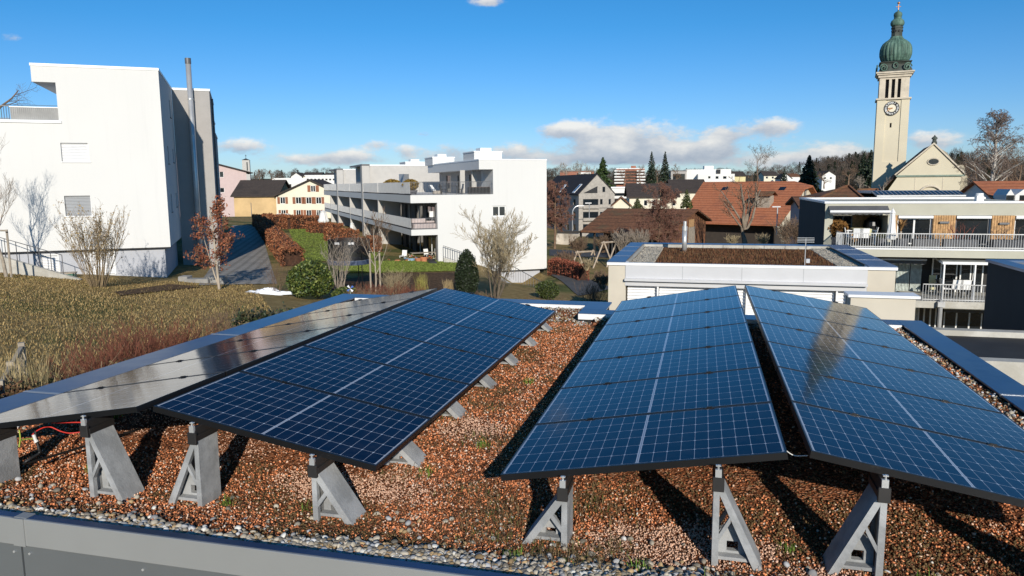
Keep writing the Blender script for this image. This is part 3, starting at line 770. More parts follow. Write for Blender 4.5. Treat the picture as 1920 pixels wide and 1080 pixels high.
def grow(segs, p, d, L, r, lv, mx, kids, spread, up=.15, wob=.12, taper=.62, droop=0.0, tips=None, start=.25, lenf=.62, mono=False):
    """recursive branching; segs gets (a, b, ra, rb, level)"""
    n = 4 if lv == 0 else 3; pts = [Vector(p)]; d = Vector(d).normalized(); dd = d.copy()
    for i in range(n):
        dd = (dd + Vector((random.gauss(0, wob), random.gauss(0, wob), random.gauss(0, wob * .6) + (up if lv else up * .3) - droop * (lv / max(1, mx)) * (i + 1) / n))).normalized(); pts.append(pts[-1] + dd * (L / n))
    rr = [r * (1 - (1 - .35) * i / n) if lv < mx else r * (1 - .7 * i / n) for i in range(n + 1)]
    for i in range(n): segs.append((tuple(pts[i]), tuple(pts[i + 1]), rr[i], rr[i + 1], lv))
    if tips is not None and lv >= mx - 1: tips.extend(tuple(q) for q in pts[1:])
    if lv >= mx: return
    k = max(1, int(round(kids + random.uniform(-.6, .6)))) * (2 if mono and lv == 0 else 1)
    for c in range(k):
        f = start + (1 - start) * (c + random.random()) / k; s_ = f * n; i = min(int(s_), n - 1); q = pts[i].lerp(pts[i + 1], s_ - i); ax = (pts[i + 1] - pts[i]).normalized()
        sd = ax.orthogonal().normalized(); sd.rotate(Matrix.Rotation(random.uniform(0, 6.283), 3, ax)); nd = (ax * (1 - spread * random.uniform(.5, 1)) + sd * spread * random.uniform(.7, 1.2)).normalized()
        ll = L * lenf * random.uniform(.7, 1.15) * ((1.15 - .6 * f) if mono and lv == 0 else (1.1 - .25 * f))
        grow(segs, q, nd, ll, rr[i] * taper * random.uniform(.7, 1), lv + 1, mx, kids, spread, up, wob, taper, droop, tips, start if lv else .15, lenf, mono)
def split_tree(root, segs, m_trunk, m_twig, cut=1, n0=8, n1=3, tw='crown'):
    t = [s[:4] for s in segs if s[4] <= cut]; w = [s[:4] for s in segs if s[4] > cut]
    segmesh('trunk', t, m_trunk, root, n0)
    if w: return segmesh(tw, w, m_twig, root, n1)

# ================================================================== buildings
M_grey = mat('stucco_grey', (.46, .44, .41), .9, var=.04, bump=.15, bscale=80)
M_plinth = mat('plinth_grey', (.42, .43, .46), .9, var=.04, bump=.15, bscale=60)
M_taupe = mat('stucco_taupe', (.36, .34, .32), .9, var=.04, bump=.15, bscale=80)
M_blind = mat('blind_white', (.74, .74, .74), .5, var=.03)
M_blindg = mat('blind_grey', (.36, .37, .38), .5, var=.03)
M_glass = glass_mat('window_glass')
M_glass2 = glass_mat('window_glass_pale', (.05, .055, .055), .1)
M_dark = mat('dark_gap', (.02, .02, .022), .8)
M_frame = mat('window_frame_white', (.74, .74, .72), .5, var=.03)
M_frameg = mat('window_frame_grey', (.12, .12, .125), .45, .2)
M_balu = mat('balustrade_metal', (.42, .43, .44), .5, .25, var=.05)
M_wood = mat('larch_cladding', (.46, .27, .12), .8, var=.28, vscale=7)
M_brown = mat('old_wood', (.17, .075, .035), .9, var=.4, vscale=3)
M_woodg = mat('weathered_wood', (.33, .28, .22), .9, var=.2, vscale=4)
M_conc2 = mat('concrete', (.47, .45, .40), .9, var=.12, vscale=2, bump=.2, col2=(.38, .36, .31), cscale=1.2)
M_anth_shade = mat('anthracite_shade_render', (.034, .032, .030), .92, var=.1, vscale=.8)  # also carries the painted shade on the grey green building's side
M_cream = mat('cream_render', (.70, .645, .51), .92, var=.05, vscale=.3)
M_tan = mat('tan_render', (.55, .38, .19), .92, var=.12, vscale=.4)
M_pink = mat('pink_render', (.54, .42, .40), .92, var=.04)
M_shut = mat('shutter_brown', (.26, .10, .05), .8, var=.15)
M_curt = mat('curtain', (.55, .60, .56), .9, var=.2, vscale=6)
M_awn = mat('awning_grey', (.10, .10, .105), .8)
M_lamp = mat('lamp_metal', (.5, .5, .5), .4, .6)
def tiles(name, c1, c2, c3, su=.24, bump=.6, dark=(.05, .03, .02)):
    """roof tiles: courses along the slope, blotchy colour; the course runs over height"""
    m = bpy.data.materials.new(name); m.use_nodes = True; MATS[name] = m; t = NT(m.node_tree); p = t.n['Principled BSDF']
    pos = t.node('ShaderNodeNewGeometry').outputs['Position']; z = t.xyz(pos)[2]
    w = t.m('FRACT', t.m('MULTIPLY', z, 1 / su)); n = t.noise(pos, .35, 5, .65); n2 = t.noise(t.scale(pos, (1, 1, 3)), 3.2, 4, .7)
    c = t.mix(t.smooth(n2, .35, .68), c1, c2); c = t.mix(t.m('MULTIPLY', t.smooth(n, .5, .68), .7), c, c3)
    c = t.mix(t.m('MULTIPLY', t.smooth(w, .78, .98), .75), c, dark)
    t.l.new(c, p.inputs['Base Color']); p.inputs['Roughness'].default_value = .9; p.inputs['Specular IOR Level'].default_value = .15
    bn = t.node('ShaderNodeBump'); bn.inputs['Strength'].default_value = bump; bn.inputs['Distance'].default_value = .06
    t.l.new(t.m('ADD', w, t.m('MULTIPLY', n2, .6)), bn.inputs['Height']); t.l.new(bn.outputs[0], p.inputs['Normal'])
    return m
M_orange = tiles('tiles_orange', (.38, .125, .06), (.47, .185, .095), (.29, .11, .065), .38)
M_brownt = tiles('tiles_brown', (.13, .065, .038), (.25, .115, .06), (.115, .095, .055), .36)
M_darkt = tiles('tiles_dark', (.055, .045, .042), (.08, .065, .055), (.045, .04, .038), .3)
M_slate = tiles('tiles_slate', (.035, .035, .04), (.05, .05, .055), (.03, .03, .034), .3)

def slab(mb, p, th):
    """a roof plane: four corners (or three) given a thickness downwards"""
    mb.prism([Vector(q) for q in p], (0, 0, -th))
def base_of(fr, u, w, z): return fr.P(u, w, z)

# ------------------------------------------------------------------ white apartment block on the left
A20 = R_(20)
c_ = aty(320, 463, 41); FL = Frame((c_.x, c_.y), A20)
def left_block():
    ztop = FL.pix(303, 128)[1]; zgap = FL.pix(319, 463)[1]; zsl = FL.pix(107, 231)[1]; zov = FL.pix(60, 153)[1]
    uL = -17.0; uu = FL.pix(107, 190)[0]; uo = FL.pix(58, 140)[0]; w1 = FL.pixu(321, 162, 0.0)[0]
    root = thing('apartment_block', 'white three storey apartment block at far left with overhanging roof corner and grey plinth', 'apartment block', FL.P(-8, 0, -5.5))
    hs = [FL.rect(113, 268, 168, 303), FL.rect(120, 367, 173, 405)]
    m = MB()
    slits = []
    for (px, y0, y1) in ((317.5, 188, 218), (314.5, 274, 306), (324, 280, 304), (320.5, 364, 398), (330, 362, 388)):
        wq, za = FL.pixu(px, y0, 0.0); _, zb = FL.pixu(px, y1, 0.0); slits.append((wq - .35, wq + .35, zb, za))
    FL.wall(m, uL, uu, zgap, zsl, [h for h in hs], 0, .22); 
    FL.wall(m, uu, 0, zgap, zsl, [h for h in hs if h[0] > uu], 0, .22) if False else None
    m2 = MB()
    # front face: lower storeys over the full width, upper storey from the terrace on
    m = MB(); FL.wall(m, uL, 0, zgap, zsl, hs, 0, .22); FL.wall(m, uu, 0, zsl, zov, [], 0)
    FL.wall(m, uo, 0, zov, ztop - .12, [], 0)
    FL.wall(m, 0, w1, zgap, ztop - .12, slits, 0, -.2, 'w')
    FL.wall(m, 0, w1 + 5, zsl, zov, [], uu, .1, 'w')                      # side wall towards the terrace
    m.face([FL.P(uo, 0, zov), FL.P(uu, 0, zov), FL.P(uu, w1, zov), FL.P(uo, w1, zov)])   # soffit
    FL.wall(m, 0, w1, zov, ztop - .12, [], uo, .1, 'w')
    m.face([FL.P(uo, w1, zov), FL.P(0, w1, zov), FL.P(0, w1, ztop), FL.P(uo, w1, ztop)])
    m.face([FL.P(uL, 0, zsl), FL.P(uu, 0, zsl), FL.P(uu, w1 + 6, zsl), FL.P(uL, w1 + 6, zsl)])
    m.face([FL.P(uL, 0, zgap), FL.P(0, 0, zgap), FL.P(0, w1, zgap), FL.P(uL, w1, zgap)])
    FL.wall(m, 0, w1 + 6, zgap, zsl, [], uL, .1, 'w'); FL.wall(m, uL, uu, zgap, zsl, [], w1 + 6)
    m.build('wall', M_white, root)
    r = MB(); FL.box(r, uo - .03, .03, -.03, w1 + .03, ztop - .13, ztop); r.build('roof_edge', M_metalw, root)
    g = MB(); FL.box(g, uL, -.05, .05, w1 - .05, zgap - .07, zgap - .003); g.build('shadow_gap', M_dark, root)
    pl = [FL.rect(77, 479, 111, 513, .25), FL.rect(159, 472, 216, 514, .25)]
    p = MB(); up = -.32
    FL.wall(p, uL, up, -9, zgap - .072, pl, .25, .15); FL.wall(p, .25, w1, -9, zgap - .072, [], up, .1, 'w')
    p.build('plinth', M_plinth, root)
    for h, mm in zip(hs, (M_blind, M_blindg)):
        b = FL.blind(root, h, mm, 0, .2, .075)
        f = MB(); FL.box(f, h[0] - .03, h[1] + .06, -.05, .18, h[2] - .05, h[2] - .003); FL.box(f, h[1] - .001 - .02, h[1] - .002, .004, .18, h[2], h[3])
        f.build('sill', M_metalw, b)
    for h in pl:
        b = FL.blind(root, h, M_blind, .25, .14, .085, gap=.03)
        f = MB(); e = .055
        FL.box(f, h[0] - e, h[1] + e, .235, .245, h[3] - .002, h[3] + e); FL.box(f, h[0] - e, h[0], .235, .245, h[2], h[3] - .003); FL.box(f, h[1], h[1] + e, .235, .245, h[2], h[3] - .003); FL.box(f, h[0] - e, h[1] + e, .2, .247, h[2] - e, h[2] - .002)
        f.build('blind_frame', M_frame, b)
    for s_ in slits:
        f = MB(); FL.box(f, -.16, -.13, s_[0], s_[1], s_[2], s_[3]); o = f.build('window', M_glass, root)
        k = MB(); FL.box(k, -.13, .05, s_[0] - .03, s_[1] + .03, s_[2] - .05, s_[2] - .004); k.build('sill', M_frameg, o)
    # terrace edge, ribbed balustrade and railing
    t = MB(); FL.box(t, uL, uu + .12, -.06, .3, zsl + .003, zsl + .14); t.build('terrace_edge', M_metalw, root)
    ub, zb1 = FL.pix(18, 199, .12); zb0 = zsl + .16
    b = MB(); FL.box(b, ub, uu - .02, .12, .16, zb0, zb1 - .05); n = 24
    for k in range(n):
        u = ub + (uu - ub) * (k + .5) / n; FL.box(b, u - .012, u + .012, .10, .119, zb0, zb1 - .05)
    bo = b.build('balustrade', mat('screen_grey', (.27, .27, .265), .6, .1), root)
    c = MB(); FL.box(c, ub - .03, uu - .01, .08, .20, zb1 - .048, zb1); c.build('coping', M_metalw, bo)
    q = MB(); railing(FL, q, uL, ub - .06, .14, zsl + .15, zb1 + .02, .11, .01); q.tube([FL.P(ub - .3, .14, zb1 + .07), FL.P(uu, .14, zb1 + .07)], .012, 6); q.build('railing', M_frameg, root)
    # taupe rear blocks
    rt = thing('rear_block', 'grey brown rear block with flat roof behind the white block, half in shadow', 'apartment block', FL.P(2, w1, -6))
    m = MB(); ur, _ = FL.pix(392, 168, w1 + .01); z2 = ztop
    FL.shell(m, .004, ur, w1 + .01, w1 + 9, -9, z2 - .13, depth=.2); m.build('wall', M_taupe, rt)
    r = MB(); FL.box(r, .004, ur + .04, w1 - .03, w1 + 9.04, z2 - .128, z2 + .01); r.build('roof_edge', M_metalw, rt)
    # stepped wing further back
    for k, (px, py) in enumerate(((398, 221), (403.5, 252))):
        wk = w1 + 9.1 + 7 * k; um, zz = FL.pix(px, py, wk)
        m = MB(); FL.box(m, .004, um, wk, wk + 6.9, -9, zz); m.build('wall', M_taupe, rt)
        r = MB(); FL.box(r, .004, um + .05, wk - .03, wk + 6.9, zz + .002, zz + .12); r.build('roof_edge', M_metalw, rt)
    d = MB(); q, zz = FL.pix(394, 180, w1 + 2.0); d.tube([FL.P(ur + .10, w1 + 2, z2 - .4), FL.P(ur + .10, w1 + 2, -8)], .07, 8); d.build('downpipe', M_frameg, rt)
    # stainless flue
    u, zt = FL.pix(352, 109, w1 - .35); 
    fl = thing('flue_pipe', 'tall stainless steel flue pipe rising beside the grey brown rear block', 'flue', FL.P(u, w1 - .35, -7))
    k = MB(); k.tube([FL.P(u, w1 - .35, -7.5), FL.P(u, w1 - .35, zt - .35)], .165, 16); k.build('pipe', M_steel, fl, smooth=True)
    k = MB(); k.tube([FL.P(u, w1 - .35, zt - .348), FL.P(u, w1 - .35, zt)], .185, 16); k.build('cowl', M_frameg, fl, smooth=False)
    k = MB()
    for y in (186, 255, 340, 420): 
        z = FL.pix(360, y, w1 - .35)[1]; k = MB(); k.tube([FL.P(u, w1 - .35, z - .04), FL.P(u, w1 - .35, z + .04)], .178, 16); FL.box(k, u - .02, u + .02, w1 - .2, w1 + .005, z - .02, z + .02); k.build('bracket', M_steel, fl)
left_block()

def left_garden():
    # sloping concrete stair wall, posts, cabinet, timber stakes
    w = thing('retaining_wall', 'sloping pale concrete wall below the white block at far left', 'wall', FL.P(-9, -.8, -5.5))
    a = aty(-30, 472, 37.5); b = aty(152, 546, 36.5); b.z = float(hgt(b.x, b.y)) + .05
    m = MB(); a2, b2 = a.copy(), b.copy(); dz = Vector((0, 0, -1.3)); th = Vector((-.04, .25, 0))
    m.hexa([a + dz, b + dz, b + dz + th, a + dz + th, a, b, b + th, a + th]); m.build('wall_body', M_conc2, w)
    for k in range(7):
        p = a.lerp(b, .1 + k * .12); q = MB(); q.tube([p + th * .5, p + th * .5 + Vector((0, 0, .95))], .018, 6); q.build('post', M_frameg, w)
    q = MB(); q.tube([a + th * .5 + Vector((0, 0, .95)), a.lerp(b, .82) + th * .5 + Vector((0, 0, .95))], .02, 6); q.build('handrail', M_frameg, w)
    cab = thing('utility_cabinet', 'green slatted utility cabinet by the plinth of the white block', 'cabinet', aty(122, 530, 37.5))
    u0, u1, z0, z1 = FL.rect(104, 512, 141, 532, -1.6)
    m = MB(); FL.box(m, u0, u1, -1.6, -1.0, z0 - .3, z1 - .05); m.build('body', mat('cabinet_green', (.03, .13, .085), .5), cab)
    m = MB(); FL.box(m, u0 - .03, u1 + .03, -1.63, -.97, z1 - .048, z1); m.build('lid', M_woodg, cab)
    for k in range(6):
        x = u0 + (u1 - u0) * (k + .5) / 6; m = MB(); FL.box(m, x - .03, x + .03, -1.625, -1.602, z0 - .3, z1 - .06); m.build('slat', mat('cabinet_slat', (.02, .09, .06), .5), cab)
left_garden()

# ------------------------------------------------------------------ terraced white apartment building in the middle
c_ = aty(822, 491, 64.5); FM = Frame((c_.x, c_.y), A20)
def middle_block():
    zt = FM.pix(925, 298)[1]; zter = FM.pix(900, 364.5)[1]; zslb = FM.pix(800, 380.5)[1]; zb2 = FM.pix(800, 430)[1]; zb2b = FM.pix(800, 441)[1]
    zg = FM.pix(822, 491)[1]; zun = FM.pix(985, 505.5)[1]; uo = FM.pix(769.5, 372)[0]; uR = FM.pix(1025, 400)[0]
    ua = FM.pix(898, 308)[0]; uj = FM.pix(924.5, 340)[0]; zfas = FM.pix(900, 317.5)[1]; w1 = FM.pixu(802, 311, ua)[0]
    wE = FM.pixu(607, 352, uo)[0]; H = zter - zb2
    root = thing('terraced_apartment_building', 'white terraced apartment building in the middle with deep balconies and slanting shade', 'apartment building', FM.P(4, 3, zg))
    win = FM.rect(923, 386, 949, 406); win2 = FM.rect(924, 444, 949, 465)
    m = MB()
    FM.wall(m, 0, uR, zun, zter, [win, win2], 0, .18)
    FM.wall(m, uj, uR, zter, zfas, [], 0); FM.wall(m, ua, uR, zfas, zt - .12, [], 0)
    FM.wall(m, 0, wE, zun, zt - .12, [], uR, .1, 'w'); FM.wall(m, 0, w1, zfas, zt - .12, [], ua, .1, 'w')
    m.face([FM.P(ua, 0, zfas), FM.P(uR, 0, zfas), FM.P(uR, w1, zfas), FM.P(ua, w1, zfas)])
    m.face([FM.P(ua, 0, zt - .12), FM.P(uR, 0, zt - .12), FM.P(uR, w1, zt - .12), FM.P(ua, w1, zt - .12)])
    m.face([FM.P(0, 0, zter), FM.P(uR, 0, zter), FM.P(uR, wE, zter), FM.P(0, wE, zter)])
    FM.wall(m, uj, uR, zter, zfas, [], 3.4); FM.wall(m, 0, 3.4, zter, zfas, [], uj, .1, 'w')
    FM.box(m, -.0, .28, .003, .55, zg - .5, zslb)                                    # jamb pillar
    m.build('wall', M_white, root)
    r = MB(); FM.box(r, ua - .03, uR + .03, -.03, w1 + .3, zt - .118, zt); r.build('roof_edge', M_frameg if False else M_metalw, root)
    g = MB(); FM.box(g, .03, uR - .04, .06, 8, zun - .08, zun - .003); g.build('shadow_gap', M_dark, root)
    p = MB(); FM.wall(p, -.5, uR - .55, -13, zun - .083, [], .35); FM.wall(p, .35, 30, -13, zun - .083, [], uR - .55, .1, 'w'); p.build('plinth', M_plinth, root)
    # loggia back wall and glazing on the top floor
    ub = ua + 1.3
    hb = [(ub + .5, ub + 1.9, zter + .02, zfas - .35), (ub + 2.6, ub + 3.6, zter + .02, zfas - .35)]
    b = MB(); FM.wall(b, ub, uj + .002, zter, zfas, [h for h in hb if h[1] < uj], 3.3, .15); FM.wall(b, 3.3, w1, zter, zfas, [(5, 7.4, zter + .02, zfas - .35), (9, 11.5, zter + .02, zfas - .35), (14, 16, zter + .02, zfas - .35)], ub, .15, 'w')
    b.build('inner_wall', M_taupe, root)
    for h in hb:
        if h[1] < uj: FM.window(root, h, M_frame, M_glass2, 3.3, .13, .07, 1)
    for a, b2 in ((5, 7.4), (9, 11.5), (14, 16)):
        k = MB(); FM.box(k, ub + .1, ub + .14, a, b2, zter + .02, zfas - .35); k.build('window', M_glass, root)
    for u in (uj - 2.0, uj - .9):
        k = MB(); FM.box(k, u - .22, u + .22, 2.7, 2.8, zter + .02, zfas - .02); k.build('curtain_panel', M_grey, root)
    # slabs
    s = MB(); FM.box(s, uo, .002, 0, wE, zslb, zter); FM.box(s, uo, .002, .0, wE, zb2b, zb2 - .01)
    s.build('balcony_slab', M_white, root)
    s = MB(); FM.box(s, uo + .02, uo + .10, .03, wE, zter + .002, zter + .10); FM.box(s, uo + .02, uo + .10, .05, wE, zb2 - .008, zb2 + .10); s.build('drip_gap', M_dark, root)
    # facade behind the balconies
    fa = MB(); hl = []
    w = 1.0
    while w < wE - 4:
        hl += [(w, w + 3.2, zg + .05, zb2b - .4), (w, w + 3.2, zb2 + .05, zslb - .4)]; w += 4.6
    FM.wall(fa, 0.55, wE, zg - 1, zslb, [h for h in hl if h[0] > .6], .004, .15, 'w'); fa.build('facade', mat('facade_shade_grey', (.13, .125, .12), .9), root)  # colour darkened to carry the deep shade behind the balconies
    for h in hl:
        if h[0] <= .6: continue
        k = MB(); FM.box(k, .10, .14, h[0], h[1], h[2], h[3]); o = k.build('window', M_glass, root)
        k = MB(); c2 = (h[0] + h[1]) / 2; FM.box(k, .06, .099, c2 - .05, c2 + .05, h[2], h[3]); k.build('frame', M_frame, o)
    # fins between the flats
    fins = [(715, 465, 0), (687, 449, 1), (662, 441, 0), (640, 432, 1), (626, 425, 0)]
    wf = [FM.pixu(px, py, uo)[0] for px, py, _ in fins]; wf = [13.2, 25.0, 35.5, 46.5, 56]
    wf = []
    for px, py, tall in fins:
        # depth from the horizontal position of the outer edge
        lo, hi = 1, 120
        for _ in range(40):
            mid = (lo + hi) / 2; P = FM.P(uo, mid, zb2); q = P.x / P.y
            if q > ray(px - 5, 400).x: lo = mid
            else: hi = mid
        wf.append(lo)
    for w_, (px, py, tall) in zip(wf, fins):
        f = MB(); FM.box(f, uo - .02, .003, w_, w_ + .4, zg - 1.5, zslb + .003)
        if tall: FM.box(f, uo - .04, uo + .85, w_ - .02, w_ + 1.2, zg - 1.5, zt + .05)
        f.build('fin_wall', M_grey, root)
        if tall:
            k = MB(); FM.box(k, uo - .05, uo + .87, w_ - .05, w_ + 10, zt + .052, zt + .25); 
            k.build('roof_edge', M_frameg, root)
            uend = ub if w_ < 40 else uo + 5
            h2 = [(uo + 4.4, uo + 5.6, zter + .4, zt - .9)] if w_ < 40 else []
            k = MB(); FM.wall(k, uo + .85, uend + (3 if w_ < 40 else 0), zter, zt + .05, [h for h in h2 if h[1] < uend], w_ + .5, .15); FM.wall(k, w_ + .5, w_ + 11, zter, zt + .05, [], uo + .85, .1, 'w')
            k.face([FM.P(uo + .85, w_ + .5, zt + .05), FM.P(uend + 3, w_ + .5, zt + .05), FM.P(uR, w_ + 12, zt + .05), FM.P(uo + .85, w_ + 12, zt + .05)])
            k.build('unit_wall', M_grey, root)
            k = MB(); FM.box(k, uo + .872, uend + 3, w_ + .45, w_ + .6, zt + .052, zt + .2); k.build('roof_edge', M_metalw, root)
    # balustrades: ribbed sheet along the side, bars along the front
    def ribbed(z0, z1, wa, wb):
        segs = [wa] + [w_ for w_ in wf if wa < w_ < wb] + [wb]
        for a, b_ in zip(segs, segs[1:]):
            k = MB(); a += .42 if a != wa else 0; FM.box(k, uo + .02, uo + .05, a, b_ - .02, z0, z1); n = int((b_ - a) / .45)
            for i in range(n): x = a + (b_ - a) * (i + .5) / n; FM.box(k, uo - .012, uo + .019, x - .02, x + .02, z0, z1)
            k.build('balustrade', M_balu, root)
    ztr = FM.pix(780, 341.5)[1]; zb2r = FM.pix(790, 409.5)[1]
    ribbed(zter + .12, ztr, .35, wE); ribbed(zb2 + .12, zb2r, .3, wE)
    q = MB(); railing(FM, q, uo + .04, uj - .05, .12, zter + .03, ztr, .13, .011); q.build('railing', M_frameg, root)
    q = MB(); railing(FM, q, uo + .06, -.02, .12, zb2 + .02, zb2r, .13, .011); q.build('railing', M_frameg, root)
    FM.window(root, win, M_frame, M_glass2, 0, .14, .09, 1)
    bl = FM.blind(root, win2, M_blindg, 0, .14, .08)
    # plant boxes on the roof
    for (a, b_, y0, y1, wq) in ((881, 941, 283, 299, 2.2), (803, 852, 294, 308, 16), (752, 800, 303, 311, 30)):
        u0, z1 = FM.pix(a + 8, y0, wq); u1, z0 = FM.pix(b_, y1, wq); k = MB(); FM.box(k, u0, u1, wq, wq + 3.5, zt - .1, z1 - .1); o = k.build('roof_box', M_white, root)
        k = MB(); FM.box(k, u0 - .05, u1 + .05, wq - .05, wq + 3.55, z1 - .098, z1); k.build('cover', M_metalw, o)
        k = MB(); c0 = u0 + (u1 - u0) * .32; c1 = u0 + (u1 - u0) * .72; FM.box(k, c0, c1, wq + .8, wq + 2.2, z1 + .002, z1 + .32); k.build('vent_hood', M_metalw, o)
    # terrace floor
    k = MB(); FM.box(k, uo - 1.6, .0, -1.2, 14, zg - .6, zg - .02); k.build('terrace', M_conc2, root)
    # ramp wall with its railing on the right of the terrace
    rw = thing('ramp_wall', 'short concrete ramp wall with grey railing at the foot of the white facade', 'wall', FM.P(1.5, -.6, zg - .8))
    u0, z0 = FM.pix(832, 483, -.5); u1, z1 = FM.pix(872, 497, -.5)
    k = MB(); k.hexa([FM.P(u0, -.5, zg - 2), FM.P(u1 + 1, -.5, zg - 2.5), FM.P(u1 + 1, -.3, zg - 2.5), FM.P(u0, -.3, zg - 2), FM.P(u0, -.5, z0), FM.P(u1 + 1, -.5, z1 - .3), FM.P(u1 + 1, -.3, z1 - .3), FM.P(u0, -.3, z0)]); k.build('wall_body', M_conc2, rw)
    k = MB(); n = 14
    for i in range(n + 1):
        u = u0 + (u1 + 1 - u0) * i / n; z = z0 + (z1 - .3 - z0) * i / n; k.bar(FM.P(u, -.4, z), FM.P(u, -.4, z + 1.02), .03)
    k.bar(FM.P(u0, -.4, z0 + 1.02), FM.P(u1 + 1, -.4, z1 + .72), .045); k.bar(FM.P(u0, -.4, z0 + .08), FM.P(u1 + 1, -.4, z1 - .22), .03)
    k.build('railing', M_frameg, rw)
    return dict(zter=zter, zb2=zb2, zg=zg, uo=uo, uj=uj, ua=ua, w1=w1, uR=uR, zun=zun)
MID = middle_block()

def lower_ramp():
    rw = thing('ramp_wall', 'low beige concrete wall sloping down below the multi stemmed bare tree', 'wall', aty(980, 545, 55))
    a = aty(935, 520, 56); b = aty(1000, 560, 50); c = a.copy()
    k = MB(); t = Vector((.15, .25, 0)); dz = Vector((0, 0, -2.5))
    k.hexa([a + dz, b + dz, b + dz + t, a + dz + t, a, b, b + t, a + t]); k.build('wall_body', M_conc2, rw)
    k = MB()
    for i in range(15):
        p = a.lerp(b, i / 14) + t * 4 ; k.bar(p, p + Vector((0, 0, 1.0)), .025)
    k.bar(a + t * 4 + Vector((0, 0, 1)), b + t * 4 + Vector((0, 0, 1)), .035); k.build('railing', M_frameg, rw)
lower_ramp()

# ------------------------------------------------------------------ gabled houses
def house(name, label, cat, fr, u0, u1, w0, w1, z0, ze, zr, mw, mr, ridge='w', over=.6, eave=.5, fh=(), lh=(), rh=(), wmat=None, gmat=None, group=None, apex=.5, th=.22, shutters=None, mull=1):
    root = thing(name, label, cat, fr.P((u0 + u1) / 2, (w0 + w1) / 2, z0), group)
    m = MB(); wmat = wmat or M_frame
    fr.wall(m, u0, u1, z0, ze, fh, w0, .15); fr.wall(m, u0, u1, z0, ze, [], w1)
    fr.wall(m, w0, w1, z0, ze, lh, u0, .15, 'w'); fr.wall(m, w0, w1, z0, ze, rh, u1, -.15, 'w')
    if ridge == 'w':
        ur = u0 + (u1 - u0) * apex
        for w in (w0, w1): m.face([fr.P(u0, w, ze), fr.P(u1, w, ze), fr.P(ur, w, zr)])
    else:
        wr = w0 + (w1 - w0) * apex
        for u in (u0, u1): m.face([fr.P(u, w0, ze), fr.P(u, w1, ze), fr.P(u, wr, zr)])
    m.build('wall', mw, root)
    r = MB()
    if ridge == 'w':
        kl = (zr - ze) / (ur - u0); kr = (zr - ze) / (u1 - ur)
        for (ue, k, sg) in ((u0, kl, -1), (u1, kr, 1)):
            e = ue + sg * eave; z = ze - k * eave + th
            slab(r, [fr.P(e, w0 - over, z), fr.P(ur, w0 - over, zr + th), fr.P(ur, w1 + over, zr + th), fr.P(e, w1 + over, z)], th)
    else:
        kl = (zr - ze) / (wr - w0); kr = (zr - ze) / (w1 - wr)
        for (we, k, sg) in ((w0, kl, -1), (w1, kr, 1)):
            e = we + sg * eave; z = ze - k * eave + th
            slab(r, [fr.P(u0 - over, e, z), fr.P(u0 - over, wr, zr + th), fr.P(u1 + over, wr, zr + th), fr.P(u1 + over, e, z)], th)
    ro = r.build('roof', mr, root)
    for h in fh:
        o = fr.window(root, h, wmat, gmat or M_glass, w0, .12, .07, mull)
        if shutters:
            for a, b in ((h[0] - (h[1] - h[0]) * .5 - .04, h[0] - .04), (h[1] + .04, h[1] + .04 + (h[1] - h[0]) * .5)):
                k = MB(); fr.box(k, a, b, w0 - .06, w0 - .004, h[2], h[3]); k.build('shutter', shutters, o)
    for (hl, uu, d) in ((lh, u0, 1), (rh, u1, -1)):
        for h in hl:
            k = MB(); fr.box(k, min(uu + d * .08, uu + d * .12), max(uu + d * .08, uu + d * .12), h[0], h[1], h[2], h[3]); k.build('window', gmat or M_glass, root)
    return root, ro

